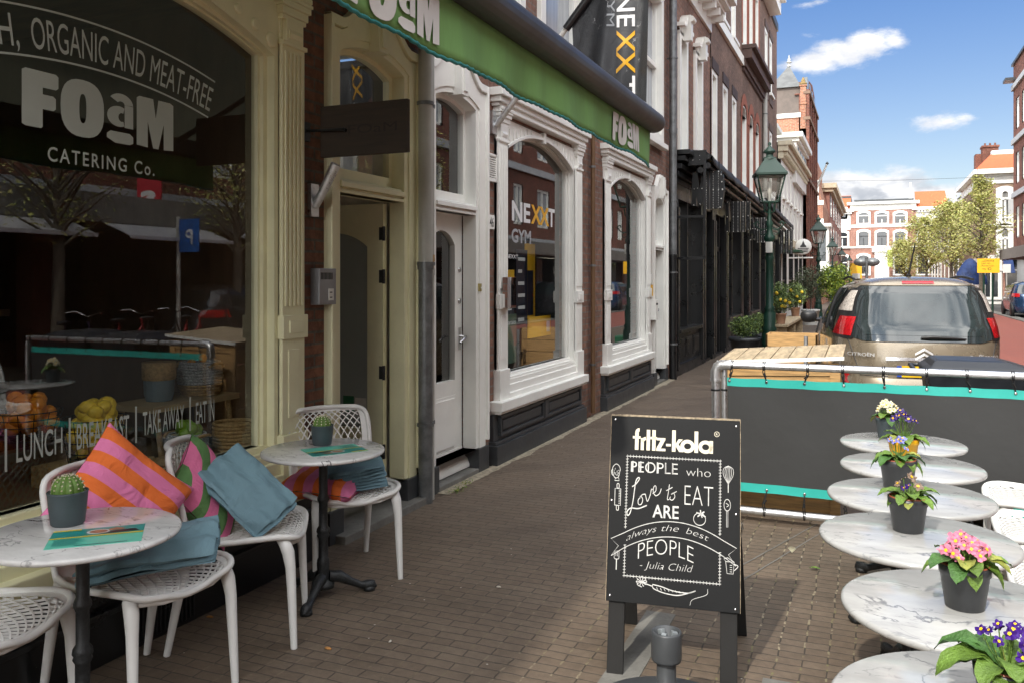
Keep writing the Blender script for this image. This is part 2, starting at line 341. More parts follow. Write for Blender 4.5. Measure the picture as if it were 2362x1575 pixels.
def marble(name, colr, vein, s=1.0, vs=1.0, rough=.12, off=(0,0,0)):
    m, t, b = base(name); p = pos_node(t)
    mp = N(t, 'ShaderNodeMapping'); mp.inputs['Location'].default_value = off; mp.inputs['Rotation'].default_value = (0, 0, .7); mp.inputs['Scale'].default_value = (1.0, 2.3, 1.2); t.links.new(p, mp.inputs[0]); p = mp.outputs[0]
    n0 = N(t, 'ShaderNodeTexNoise', i_Scale=3.0*s, i_Detail=9.0, i_Roughness=.66); t.links.new(p, n0.inputs['Vector'])
    def vn(scale, wid, det, dist):
        n1 = N(t, 'ShaderNodeTexNoise', i_Scale=scale*s, i_Detail=det, i_Roughness=.55, i_Distortion=dist); t.links.new(p, n1.inputs['Vector'])
        return ramp(t, math_n(t, 'ABSOLUTE', math_n(t, 'SUBTRACT', n1.outputs[0], .5)), (0, wid, 1, 0))
    v1 = math_n(t, 'MULTIPLY', vn(1.1, .009, 7.0, .8), ramp(t, n0.outputs[0], (.42, .62, 0, 1)))
    v2 = math_n(t, 'MULTIPLY', math_n(t, 'MULTIPLY', vn(2.7, .010, 6.0, .4), ramp(t, n0.outputs[0], (.5, .6, 1, 0))), .45)
    cl_ = mixc(t, ramp(t, n0.outputs[0], (.3, .72, 0, 1)), tuple(q*.72 for q in colr), tuple(colr))
    c = mixc(t, math_n(t, 'MULTIPLY', math_n(t, 'MAXIMUM', v1, v2), vs, True), cl_, tuple(vein))
    setb(t, b, Base_Color=c, Roughness=float(rough)); return m
# colours of paint and stone
m_cream = pm('cream_paint', (.74,.72,.48), .38, var=.06, vs=3, bump=.12, bs=25, dirt=((.25,.24,.15), 7, .62, .35))
m_white = pm('white_paint', (.83,.83,.79), .38, var=.04, vs=3, bump=.1, bs=25, dirt=((.38,.36,.31), 6, .64, .4))
m_white2 = pm('white_joinery', (.83,.83,.78), .4, var=.04, vs=2)
m_black = pm('black_paint', (.010,.011,.012), .32, var=.15, vs=3, bump=.05, bs=12)
m_char = pm('charcoal_paint', (.042,.046,.05), .42, var=.2, vs=5, bump=.15, bs=30, dirt=((.1,.095,.085), 5, .6, .5))
m_zinc = pm('zinc', (.17,.18,.185), .45, metal=.5, var=.3, vs=9, dirt=((.4,.4,.38), 11, .64, .5))
m_greyp = pm('grey_pipe_paint', (.42,.42,.39), .4, var=.08, vs=6)
m_steel = pm('galvanised_steel', (.62,.63,.64), .33, metal=.85, var=.12, vs=20, dirt=((.3,.3,.3), 30, .6, .4))
m_chrome = pm('chrome', (.7,.7,.7), .15, metal=1, var=.03)
m_iron = pm('cast_iron', (.022,.024,.025), .45, metal=.3, var=.4, vs=30, bump=.3, bs=120)
m_plast = pm('white_plastic', (.70,.70,.68), .35, var=.03, vs=8, dirt=((.42,.40,.36), 18, .66, .35))
m_rubber = pm('black_rubber', (.012,.012,.013), .55, var=.1)
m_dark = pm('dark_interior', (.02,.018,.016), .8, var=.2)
m_brickF = brick('brown_brick_wall', (.115,.05,.032), (.17,.075,.045), (.095,.08,.065), w=.225, h=.068, ms=.009)
m_brickN = brick('plum_brick_wall', (.16,.085,.062), (.235,.115,.078), (.16,.14,.12), w=.225, h=.068, ms=.007)
m_brick3 = brick('brown_grey_brick_wall', (.13,.075,.055), (.18,.105,.078), (.12,.10,.085))
m_brickR = brick('red_brick_wall', (.26,.075,.04), (.33,.11,.06), (.2,.15,.12))
m_brickT = brick('orange_brick_wall', (.30,.11,.06), (.36,.16,.09), (.33,.26,.21))
m_brickP = brick('pink_brick_wall', (.31,.14,.10), (.37,.18,.135), (.3,.22,.18), stain=.3)
m_brickY = brick('tan_brick_wall', (.22,.14,.085), (.29,.195,.125), (.3,.25,.2))
m_brickD = brick('dark_red_brick_wall', (.17,.055,.035), (.22,.08,.05), (.08,.07,.06))
m_glass = glass('window_glass'); m_glassd = pm('dark_window_pane', (.03,.035,.04), .04, var=.3, vs=1.5, spec=.9)
m_glassc = pm('curtained_window_pane', (.34,.37,.40), .07, var=.25, vs=2.5, spec=.8, stretch=(3,3,.2))
m_film = pm('white_film_letters', (.43,.47,.43), .5, var=.03)
def paving():
    m, t, b = base('clinker_paving'); p = pos_node(t)
    nw = N(t, 'ShaderNodeTexNoise', i_Scale=5.0, i_Detail=3.0); t.links.new(p, nw.inputs['Vector'])
    wob = N(t, 'ShaderNodeVectorMath', operation='MULTIPLY_ADD'); t.links.new(nw.outputs['Color'], wob.inputs[0]); wob.inputs[1].default_value = (.03,.018,0); t.links.new(p, wob.inputs[2])
    bt = N(t, 'ShaderNodeTexBrick', i_Scale=1.0, i_Mortar_Size=.0036, i_Mortar_Smooth=.4, i_Bias=-.1, i_Brick_Width=.205, i_Row_Height=.066); t.links.new(wob.outputs[0], bt.inputs['Vector'])
    bt.inputs['Color1'].default_value = (.128,.094,.066,1); bt.inputs['Color2'].default_value = (.148,.112,.080,1); bt.inputs['Mortar'].default_value = (.062,.050,.038,1)
    n1 = N(t, 'ShaderNodeTexNoise', i_Scale=22.0, i_Detail=8.0, i_Roughness=.7); t.links.new(p, n1.inputs['Vector'])
    n2 = N(t, 'ShaderNodeTexNoise', i_Scale=1.3, i_Detail=6.0, i_Roughness=.62); t.links.new(p, n2.inputs['Vector'])
    n3 = N(t, 'ShaderNodeTexNoise', i_Scale=34.0, i_Detail=3.0); t.links.new(p, n3.inputs['Vector'])
    c = mixc(t, 1.0, bt.outputs[0], ramp(t, n1.outputs[0], (.3,.7,.86,1.14)), 'MULTIPLY')
    c = mixc(t, 1.0, c, ramp(t, n2.outputs[0], (.3,.7,.78,1.12)), 'MULTIPLY')
    # end joints filled with pale sand and moss, here and there
    sp = N(t, 'ShaderNodeSeparateXYZ'); t.links.new(wob.outputs[0], sp.inputs[0])
    row = math_n(t, 'FLOOR', math_n(t, 'DIVIDE', sp.outputs[1], .066))
    sh = math_n(t, 'MULTIPLY', math_n(t, 'FLOORED_MODULO', row, 2.0), .105)
    fr_ = math_n(t, 'ABSOLUTE', math_n(t, 'SUBTRACT', math_n(t, 'FRACT', math_n(t, 'DIVIDE', math_n(t, 'ADD', sp.outputs[0], sh), .205)), .5))
    endj = math_n(t, 'GREATER_THAN', fr_, .478)
    spx = N(t, 'ShaderNodeSeparateXYZ'); t.links.new(p, spx.inputs[0])
    sand = math_n(t, 'MULTIPLY', math_n(t, 'MULTIPLY', endj, ramp(t, n3.outputs[0], (.44,.56,0,1))), ramp(t, spx.outputs[0], (1.2,2.5,.22,1)))
    c = mixc(t, math_n(t, 'MULTIPLY', sand, .6), c, mixc(t, ramp(t, n2.outputs[0], (.45,.6,0,1)), (.42,.36,.24), (.2,.2,.07)))
    # dark spots (chewing gum, damp) and white crumbs
    n4 = N(t, 'ShaderNodeTexNoise', i_Scale=7.0, i_Detail=5.0, i_Roughness=.8); t.links.new(p, n4.inputs['Vector'])
    c = mixc(t, ramp(t, n4.outputs[0], (.64,.7,0,.55)), c, (.05,.042,.036))
    vo = N(t, 'ShaderNodeTexVoronoi', i_Scale=7.0); t.links.new(p, vo.inputs['Vector'])
    c = mixc(t, math_n(t, 'LESS_THAN', vo.outputs['Distance'], .035), c, (.5,.46,.4))
    setb(t, b, Base_Color=c, Roughness=ramp(t, n2.outputs[0], (.3,.7,.55,.78)))
    hg = math_n(t, 'ADD', math_n(t, 'MULTIPLY', bt.outputs['Fac'], -1.2), math_n(t, 'MULTIPLY', n1.outputs[0], .5))
    bn = N(t, 'ShaderNodeBump', i_Strength=.7, i_Distance=.006); t.links.new(hg, bn.inputs['Height']); t.links.new(bn.outputs[0], b.inputs['Normal'])
    return m
m_pave = paving()
m_asph = pm('asphalt', (.06,.058,.055), .85, var=.2, vs=2, bump=.3, bs=150)
m_red = pm('red_asphalt', (.24,.075,.055), .8, var=.12, vs=2, bump=.3, bs=150)
m_stone = pm('grey_stone', (.16,.155,.14), .75, var=.25, vs=5, bump=.3, bs=60, dirt=((.08,.075,.065), 9, .55, .6))
m_sand = pm('joint_sand', (.30,.26,.19), .9, var=.4, vs=25, bump=.5, bs=120)
# ------------------------------------------------------------------ the ground
def sheet(name, x0, x1, y0, y1, z, m, cat=None):
    o = MB().add([(x0,y0,z),(x1,y0,z),(x1,y1,z),(x0,y1,z)], [(0,1,2,3)]).build(name, m); o['kind'] = 'structure'; return o
sheet('ground', -900, 900, -900, 900, -.03, m_asph)
o = MB().box(-.6, 4.55, -14, 100, -.025, 0).build('pavement', m_pave); o['kind'] = 'structure'
sheet('bicycle_lane', 4.7, 8.35, -30, 100, -.02, m_red)
o = MB().box(4.55, 4.7, -30, 100, -.024, .012).box(8.35, 8.75, -30, 100, -.024, .015).build('kerb', m_stone); o['kind'] = 'structure'
o = MB().box(9.6, 14, -30, 52, -.026, .05).build('far_pavement', m_pave); o['kind'] = 'structure'
mb = MB().box(2.02, 2.16, -4, 4.02, -.01, .004).box(2.62, 3.6, 3.42, 3.52, -.01, .004)
mb.build('stone_strip', m_stone)['kind'] = 'structure'
mb = MB()                                        # drifted sand along the foot of the fronts
for k in range(150):
    y = 5.6+k*.054; w = .035+.05*max(0, noise.noise(Vector((y*2.3, 0, 3))))+.03*noise.noise(Vector((y*9, 1, 3))); y2 = y+.054
    w2 = .035+.05*max(0, noise.noise(Vector((y2*2.3, 0, 3))))+.03*noise.noise(Vector((y2*9, 1, 3)))
    mb.add([(.02,y,.006),(.09+max(w,.005),y,.004),(.09+max(w2,.005),y2,.004),(.02,y2,.006)], [(0,1,2,3)])
tag(mb.build('joint_sand', m_sand), 'strip of pale sand drifted along the foot of the shop fronts', 'sand', kind='stuff')
# two mitred joint lines crossing the clinkers on the terrace
mb = MB()
for (a, b_) in (((1700,1310),(1885,1208)),((1702,1345),(1895,1228))):
    p, q = gx(*a), gx(*b_); ribbon(mb, [Vector(p).lerp(Vector(q), i/12)+Vector((0, .004*math.sin(i*2.1))) for i in range(13)], .008, lambda x, y: (x, y, .0035))
mb.build('paving_joint', m_stone)['kind'] = 'structure'
# ------------------------------------------------------------------ shop front pieces
def pilaster(mb, fr, a0, a1, zt=3.17, z0=.47):
    w = a1-a0; c = (a0+a1)/2
    mb.fbox(fr, a0-.01, a1+.01, z0, z0+.27, -.045, .05); mb.fbox(fr, a0, a1, z0+.2, zt, -.01, .06)
    mb.fbox(fr, a0, a1, z0+.27, zt-.24, -.027, .05)
    mb.fbox(fr, a0+.05, a1-.05, z0+.36, z0+.74, -.032, 0)
    mb.fbox(fr, a0-.01, a1+.01, z0+.80, z0+.93, -.044, 0); mb.fbox(fr, a0+.04, a1-.04, z0+.83, z0+.90, -.050, 0)
    for k in range(5):
        x = a0+.012+(w-.024)*(k+.5)/5; mb.fbox(fr, x-.010, x+.010, z0+.98, zt-.30, -.036, 0)
    mb.fbox(fr, a0-.008, a1+.008, zt-.27, zt-.245, -.042, 0)
    mb.fbox(fr, a0+.025, a1-.025, zt-.245, zt-.12, -.038, 0)
    mb.prism(lambda a, z, d: fr(c+d, z, -a), [(.02, zt-.14), (.050, zt-.2), (.042, zt-.225), (.02, zt-.23)], -w*.28, w*.28)
    for (e, za, zb) in ((.005, zt-.125, zt-.10), (.014, zt-.10, zt-.055), (.026, zt-.055, zt-.02), (.034, zt-.02, zt)):
        mb.fbox(fr, a0-e, a1+e, za, zb, -.03-e, .05)
def shop_window(parent, fr, y0, y1, g0, g1, zb, zs, zt, zsill, mat, top=3.1, corn=.19, pw=.2, dots=False):
    """arched display window with fluted pilasters: frame > pane, sill, pilaster"""
    f = MB()
    panel(f, fr, y0+pw, y1-pw, zb-.10, top, (g0-.045, g1+.045, zb-.03, zs, zt+.045), 0, .05)
    panel(f, fr, y0+pw+.01, y1-pw-.01, zb-.09, top-.02, (g0-.015, g1+.015, zb-.012, zs, zt+.015), .05, .085, outer=False)
    panel(f, fr, y0+pw+.02, y1-pw-.02, zb-.09, top-.02, (g0, g1, zb, zs, zt), .075, .12, outer=False)
    if dots:
        A = arch(g0-.05, g1+.05, zs, zt+.05, 60)
        for sgn in (0, 1):
            for k, r in enumerate((.042, .033, .026, .019, .014)):
                t = A[-1-(1+k*4)] if sgn == 0 else A[1+k*4]
                f.lathe([(r, .0), (r, .008), (r*.85, .014), (.0005, .014)], (0,0,0), 16, M=Matrix.Translation(fr(t[0], t[1]+.065, 0)) @ Matrix.Rotation(PI/2, 4, 'Y'))
    else:
        A = arch(g0-.02, g1+.02, zs-.01, zt+.02, 40)
        for i in range(len(A)-1):          # carved archivolt with small teeth under the beam
            (xa, za), (xb, zb2) = A[i], A[i+1]; f.addc([fr(xa,za,-.014), fr(xb,zb2,-.014), fr(xb,zb2+.03,-.014), fr(xa,za+.03,-.014), fr(xa,za,.04), fr(xb,zb2,.04), fr(xb,zb2+.03,.04), fr(xa,za+.03,.04)], [(0,1,2,3),(7,6,5,4),(0,4,5,1),(3,2,6,7)])
        for sgn in (0, 1):
            for k in range(7):
                p = A[1+k*2] if sgn else A[-2-k*2]; hh = max(.03, .13-.014*k); f.fbox(fr, p[0]-.010, p[0]+.010, p[1]+.035, p[1]+.035+hh, -.010, 0)
        c = (g0+g1)/2; f.fbox(fr, c-.025, c+.025, zt-.01, zt+.10, -.025, .08)
    F = f.build('window_frame', mat, parent, bevel=.004)
    p = MB(); P = arch(g0, g1, zs, zt); L = [(g0, zb)]+P+[(g1, zb)]
    p.add([fr(a, z, .10) for a, z in L], [tuple(range(len(L)))]); p.build('pane', m_glass, F)
    s = MB()
    for (za, zc_, d) in ((zb-.05, zb-.0, .04), (zb-.10, zb-.045, -.008), (zb-.17, zb-.09, -.024), (zsill+.07, zb-.16, -.045), ):
        s.fbox(fr, y0+pw-.01, y1-pw+.01, za, zc_, d, .14)
    s.fbox(fr, y0-.10, y1+.02, zsill, zsill+.085, -.10, .05); s.fbox(fr, y0-.08, y1, zsill-.025, zsill, -.08, .05)
    s.build('sill', mat, F, bevel=.006)
    for a in (y0, y1-pw):
        q = MB(); pilaster(q, fr, a, a+pw, top+.04, zsill+.08); q.build('pilaster', mat, F, bevel=.004)
    if corn:
        q = MB(); q.fbox(fr, y0-.02, y1+.02, top+.04, top+.07, -.07, .05)
        for (za, zb_, e) in ((top+.07, top+.10, .055), (top+.10, top+.15, .08), (top+.15, top+corn, .11)): q.fbox(fr, y0-e, y1+e-.02, za, zb_, -e, .05)
        q.build('cornice', mat, F, bevel=.006)
    return F
def plinth(parent, fr, y0, y1, zt, mat, panels=2, d=.09):
    m_ = MB(); m_.fbox(fr, y0, y1, 0, .17, -d, .1); m_.fbox(fr, y0+.015, y1-.015, .17, .2, -d+.02, .1)
    m_.fbox(fr, y0+.03, y1-.03, .2, zt, -d+.05, .1)
    W_ = (y1-y0-.16); 
    for k in range(panels):
        a, b_ = y0+.08+W_*k/panels+.05, y0+.08+W_*(k+1)/panels-.05
        m_.fbox(fr, a, b_, .235, .262, -d+.02, .05); m_.fbox(fr, a, b_, zt-.04, zt-.015, -d+.02, .05)
        m_.fbox(fr, a, a+.025, .262, zt-.04, -d+.02, .05); m_.fbox(fr, b_-.025, b_, .262, zt-.04, -d+.02, .05); m_.fbox(fr, a+.06, b_-.06, .285, zt-.065, -d+.03, .05)
    c = (y0+y1)/2
    if panels == 2: m_.prism(lambda a, z, dd: fr(c+a, z, dd), [(-.04,.24),(.04,.24),(.04,zt-.02),(-.04,zt-.02)], -d+.015, .05)
    return m_.build('plinth', mat, parent, bevel=.005)
def ogee(c, hw, zs, zp): return lambda a: zs+(zp-zs)*(lambda t: t*t*(3-2*t))(max(0, min(1, 1.35-1.35*abs(a-c)/(hw*.78))))
def door_front(parent, fr, y0, y1, h0, h1, zl, ztr, zs, zt, mat, basem, zsh=3.2, zpk=3.40):
    """surround with keystone, transom light above the door opening"""
    c = (y0+y1)/2; f = MB(); T = ogee(c, (y1-y0)/2, zsh, zpk)
    hc = (h0+h1)/2
    panel(f, fr, y0, y1, .2, zsh, (h0, h1, .2, zs+.03, zt+.035), 0, .12, top=T)
    panel(f, fr, y0+.03, y1-.03, .2, zsh, (h0-.05, h1+.05, .2, zs+.05, zt+.08), -.012, .0, top=lambda a: T(a)-.06)
    for k in range(24):                                   # raised edge following the outline
        a, b_ = y0+(y1-y0)*k/24, y0+(y1-y0)*(k+1)/24
        f.add([fr(a,T(a)-.05,-.035),fr(b_,T(b_)-.05,-.035),fr(b_,T(b_)+.012,-.035),fr(a,T(a)+.012,-.035),fr(a,T(a)-.05,.02),fr(b_,T(b_)-.05,.02),fr(b_,T(b_)+.012,.02),fr(a,T(a)+.012,.02)], [(0,1,2,3),(3,2,6,7),(0,4,5,1)])
    for a in (y0, y1-.03): f.fbox(fr, a, a+.03, .25, zsh, -.04, 0)
    f.prism(lambda a, z, d: fr(hc+a, z, d), [(-.055, zt+.02), (.055, zt+.02), (.085, zpk-.02), (-.085, zpk-.02)], -.075, .05)
    f.prism(lambda a, z, d: fr(hc+a, z, d), [(-.03, zt+.05), (.03, zt+.05), (.05, zpk-.06), (-.05, zpk-.06)], -.09, .0)
    F = f.build('door_frame', mat, parent, bevel=.004)
    b = MB(); 
    for a, e in ((y0, 1), (y1-(y1-h1), 1)): pass
    b.fbox(fr, y0-.01, h0, 0, .2, -.03, .1); b.build('door_foot', basem, F, bevel=.004); b = MB(); b.fbox(fr, h1, y1+.01, 0, .2, -.03, .1); b.build('door_foot', basem, F, bevel=.004)
    t = MB(); g = .04
    panel(t, fr, h0, h1, ztr+.03, zt+.08, (h0+g, h1-g, ztr+.12, zs, zt), .10, .15, outer=False)
    t.fbox(fr, h0, h1, ztr-.05, ztr+.04, .02, .14); t.fbox(fr, h0, h1, ztr-.015, ztr+.02, -.015, .1); t.fbox(fr, h0-.0, h1, ztr-.05, ztr-.03, .0, .1)
    T_ = t.build('transom', mat, F, bevel=.004)
    L = [(h0+g, ztr+.12)]+arch(h0+g, h1-g, zs, zt)+[(h1-g, ztr+.12)]
    MB().add([fr(a, z, .125) for a, z in L], [tuple(range(len(L)))]).build('pane', m_glass, F)
    return F
def drainpipe(name, label, x, y, r, parts_, group='drainpipes on the shop fronts'):
    """parts_: (z0,z1,material)"""
    t = thing(name, label, 'drainpipe', (x, y, 0), group=group)
    for (z0, z1, m) in parts_:
        q = MB().tube([(x,y,z0),(x,y,z1)], r, 14); 
        q.tube([(x,y,z1-.05),(x,y,z1)], r*1.15, 14); q.build('pipe', m, t)
    z = parts_[0][0]+.55
    while z < parts_[-1][1]:
        q = MB(); q.tube([(x,y,z),(x,y,z+.025)], r*1.2, 14); q.box(x-r-.06, x, y-.008, y+.008, z+.004, z+.02); z += 1.15; q.build('clamp', m_zinc, t)
    return t
# ------------------------------------------------------------------ the cream fronted cafe house
fr0 = FL(0.0)
foam = thing('shop_house', 'dark brown brick house with the cream painted arched window and open cream door', 'building', (-2, 3, 0))
w_ = MB(); wallgrid(w_, FL(-.02), -9, 5.42, 0, 7.4, [(1.55, 3.98, .1, 3.15), (4.30, 5.37, -1, 3.15), (-2.5, -.3, .45, 3.1), (.5, 1.2, .1, 3.1)], .25)
w_.build('wall', m_brickF, foam)
MB().box(-9, -.35, -9, 5.42, 7.35, 7.55).add([(-.2,-9,7.5),(-.2,5.42,7.5),(-5,5.42,10),(-5,-9,10)], [(0,1,2,3)]).build('roof', m_char, foam)
c_ = MB(); c_.fbox(fr0, -9, 5.42, 6.6, 6.95, -.04, .1); c_.fbox(fr0, -9, 5.42, 6.95, 7.15, -.35, .1); c_.fbox(fr0, -9, 5.42, 7.15, 7.3, -.55, .1); c_.build('cornice', m_white, foam, bevel=.01)
for (a, b_) in ((-2.5, -.3), (.5, 1.2)):
    q = MB(); q.fbox(fr0, a, b_, .45, 3.1, .1, .12); q.build('closed_shutter', m_cream, foam)
for k in range(6):
    a = -7.5+k*2.15; q = MB(); q.fbox(fr0, a, a+1.3, 3.9, 6.1, -.01, .1); f_ = q.build('window_frame', m_cream, foam)
    q = MB(); q.fbox(fr0, a+.1, a+1.2, 4.0, 6.0, -.02, .1); q.build('pane', m_glassd, f_)
SWF = shop_window(foam, fr0, 1.53, 4.00, 1.78, 3.72, .69, 2.83, 2.99, .39, m_cream, top=3.13, dots=True)
def frieze(mb, fr, y0, y1, z0):
    mb.fbox(fr, y0, y1, z0, z0+.25, -.04, .1); mb.fbox(fr, y0-.05, y1+.05, z0+.25, z0+.33, -.14, .1)
q = MB(); frieze(q, fr0, 1.45, 4.08, 3.32); q.build('fascia', m_cream, foam, bevel=.005)
pl = MB(); pl.fbox(fr0, 1.4, 4.12, 0, .37, -.06, .12); pl.fbox(fr0, 1.4, 4.12, 0, .20, -.085, 0); pl.fbox(fr0, 1.4, 4.12, .2, .225, -.10, 0); pl.fbox(fr0, 1.4, 4.12, .275, .295, -.085, 0)
for k in range(14): pl.fbox(fr0, 2.74+k*.025, 2.75+k*.025, .02, .17, -.094, 0)
pl.build('plinth', m_black, foam, bevel=.004)
DF = door_front(foam, fr0, 4.25, 5.35, 4.39, 5.17, 0, 2.19, 2.99, 3.065, m_cream, m_char)
q = MB(); q.fbox(fr0, 4.3, 5.37, -.01, .05, -.10, .5); q.build('door_step', m_stone, foam, bevel=.006)
# the door stands open into the hall
dl = MB(); Yd = 5.10; frd = lambda a, z, d: (-.13-a, Yd-d, z)
panel(dl, frd, 0, .80, .07, 2.13, (.13, .67, .55, 1.83, 1.93), .0, -.045); dl.fbox(frd, .16, .64, .15, .48, .0, .012)
DL = dl.build('door', m_cream, foam, bevel=.004)
q = MB(); q.fbox(frd, .13, .67, .55, 1.95, -.03, -.022); q.build('pane', pm('frosted_glass', (.30,.34,.33), .35, var=.06, vs=2), DL)
q = MB()
for z in (.4, .95, 1.62, 1.92): q.tube([(-.118, Yd-.01, z-.05), (-.118, Yd-.01, z+.05)], .011, 8); q.fbox(frd, -.02, .03, z-.045, z+.045, .001, .006)
q.build('hinge', m_iron, DL)
q = MB(); q.fbox(frd, .255, .345, .655, .77, -.021, -.019); q.build('sticker', pm('green_sticker', (.02,.16,.07), .4), DL)
q = MB(); q.fbox(frd, .15, .245, .645, .76, -.021, -.019); q.fbox(frd, .17, .225, .68, .72, -.023, -.021, 1)
SF = q.build('notice', [pm('white_notice', (.62,.62,.58), .6), m_dark], DL)
hall = MB(); hall.box(-1.5, -.16, 5.18, 5.28, 0, 2.6).box(-1.5, -.16, 4.22, 4.28, 0, 2.6).box(-1.55, -1.5, 4.2, 5.3, 0, 2.6).box(-1.5, -.16, 4.2, 5.3, 2.6, 2.65).box(-1.5, -.16, 4.2, 5.3, -.01, .03)
hall.build('hall_wall', pm('hall_paint', (.74,.73,.66), .7), foam)
# shop room
m_room = pm('room_wall_boards', (.13,.085,.05), .7, var=.35, vs=2, stretch=(1,6,.4))
rm = MB(); rm.box(-4.2, -4.15, -1, 4.2, 0, 3.3).box(-4.2, -.17, 4.15, 4.2, 0, 3.3).box(-4.2, -.17, -1, -.95, 0, 3.3).box(-4.2, -.17, -1, 4.2, 3.3, 3.35).box(-4.2, -.17, -1, 4.2, -.01, .04)
rm.build('room_wall', m_room, foam)
tb = MB(); tb.box(-1.55, -.25, 1.7, 3.95, .58, .62)
for y in (1.8, 2.8, 3.85): tb.box(-1.5, -.4, y-.03, y+.03, .04, .58)
tb.build('display_bench', pm('bench_wood', (.13,.08,.04), .6, stretch=(1,8,8), vs=3, var=.3), foam)
# lettering on the pane
XG = -.0985
G = lambda a, z: (XG, a*.9873, 1.6+(z-1.6)*.9873)
def logo(mb, fn, x, y, w, h, mi=0):
    """the four chunky letters: F, O, a over a bar, M"""
    s = w; q = lambda pts: mb.add([fn(x+a*s, y+b*h) for a, b in pts], [tuple(range(len(pts)))], mi)
    q([(0,.03),(.02,0),(.105,0),(.115,.03),(.115,1),(.02,1),(0,.96)]); q([(.115,.72),(.19,.72),(.205,.76),(.205,.96),(.19,1),(.115,1)]); q([(.115,.34),(.175,.34),(.19,.38),(.19,.56),(.175,.60),(.115,.60)])
    n = 28; cx_, rx = .352, .135
    def se(r1, r2, k, e=.78):
        t = 2*PI*k/n; c_, s_ = math.cos(t), math.sin(t); return (cx_+r1*math.copysign(abs(c_)**e, c_), .5+r2*math.copysign(abs(s_)**e, s_))
    for k in range(n):
        q([se(rx,.53,k), se(rx,.53,k+1), se(.022,.27,k+1), se(.022,.27,k)])
    for k in range(20):      # bowl of the small a
        t0_, t1_ = PI*(1/3+4/3*k/20), PI*(1/3+4/3*(k+1)/20)
        q([(.585+.078*math.cos(t0_), .50+.20*math.sin(t0_)), (.585+.078*math.cos(t1_), .50+.20*math.sin(t1_)), (.605+.022*math.cos(t1_), .49+.085*math.sin(t1_)), (.605+.022*math.cos(t0_), .49+.085*math.sin(t0_))])
    q([(.625,.30),(.685,.30),(.685,.742),(.625,.742)])
    for k in range(12):
        t0_, t1_ = PI*(.02+.80*k/12), PI*(.02+.80*(k+1)/12)
        q([(.600+.085*math.cos(t0_), .74+.21*math.sin(t0_)), (.600+.085*math.cos(t1_), .74+.21*math.sin(t1_)), (.600+.025*math.cos(t1_), .74+.06*math.sin(t1_)), (.600+.025*math.cos(t0_), .74+.06*math.sin(t0_))])
    q([(.505,.14),(.53,.20),(.66,.20),(.685,.14),(.685,.02),(.66,-.02),(.56,-.02),(.505,.06)])
    q([(.71,.02),(.79,.0),(.79,1.0),(.73,1.0),(.71,.96)]); q([(.91,.0),(.985,.02),(.985,.96),(.96,1.0),(.91,1.0)]); q([(.79,.52),(.83,0),(.87,0),(.91,.52),(.91,1.0),(.87,1.0),(.85,.62),(.83,1.0),(.79,1.0)])
lt = MB(); logo(lt, lambda a, z: G(a, z+.02), 2.368, 2.205, .818, .235)
text(lt, 'CATERING Co.', G, w=.57, h=.062, x=2.485, y=2.095, bold=.012, sp=1.25)
Rc, YC, ZC = 2.95, 2.71, 2.728-2.95
def on_arc(r): return lambda s_, z: G(YC+(Rc+z)*math.sin(s_/Rc), ZC+(Rc+z)*math.cos(s_/Rc))
A_ = on_arc(0); ya, yb_ = fy(66, XG)/.9873-YC, fy(499, XG)/.9873-YC
for zz in (.0, -.20): ribbon(lt, [(-.86+1.62*k/40, zz) for k in range(41)], .009, A_)
text(lt, 'ORGANIC AND MEAT-FREE', A_, w=yb_-ya, h=.135, x=ya, y=-.167, bold=0)
text(lt, 'FRESH,', A_, w=.31, h=.135, x=ya-.37, y=-.167, bold=.002)
text(lt, 'S', G, w=.035, h=.125, x=2.21, y=.868, bold=.005)
for wd, x0, x1 in (('LUNCH', 2.345, 2.555), ('BREAKFAST', 2.625, 2.905), ('TAKE AWAY', 2.985, 3.245), ('EAT IN', 3.325, 3.455)): text(lt, wd, G, w=x1-x0, h=.115, x=x0, y=.868, bold=.005)
for y in (2.30, 2.59, 2.945, 3.285): lt.add([G(y-.005,.84), G(y+.005,.84), G(y+.005,1.01), G(y-.005,1.01)], [(0,1,2,3)])
lt.build('lettering', m_film, SWF)
# ------------------------------------------------------------------ the white fronted gym house
gym = thing('gym_house', 'plum brick house with two white arched shop windows and white doors', 'building', (-2, 9, 0))
UPW = [(5.93, 7.37), (7.78, 9.2), (9.72, 11.15), (11.68, 13.12), (14.35, 15.05), (15.75, 16.5)]
holes = [(5.45, 6.48, -1, 3.15), (6.85, 8.98, .3, 3.05), (10.1, 12.15, .3, 3.05), (12.58, 13.35, -1, 2.9), (13.8, 17.4, -1, 3.6)]+[(a+.05, b-.05, 3.72, 6.0) for a, b in UPW]
w_ = MB(); wallgrid(w_, FL(-.02), 5.42, 17.5, 0, 7.0, holes, .2); w_.build('wall', m_brickN, gym)
MB().box(-9, -.3, 5.42, 17.5, 7.0, 7.4).add([(-.3,5.42,7.3),(-.3,17.5,7.3),(-5,17.5,9.8),(-5,5.42,9.8)], [(0,1,2,3)]).build('roof', m_char, gym)
c_ = MB(); c_.fbox(fr0, 5.42, 17.45, 6.62, 6.95, -.03, .1); c_.fbox(fr0, 5.42, 17.45, 6.95, 7.02, -.30, .1); c_.fbox(fr0, 5.42, 17.5, 7.12, 7.26, -.52, .1); c_.fbox(fr0, 5.42, 17.5, 7.02, 7.12, -.40, .1)
for k in range(26): c_.fbox(fr0, 5.6+k*.47, 5.7+k*.47, 6.8, 7.12, -.28, 0)
c_.build('cornice', m_white, gym, bevel=.008)
m_panec = m_glassc
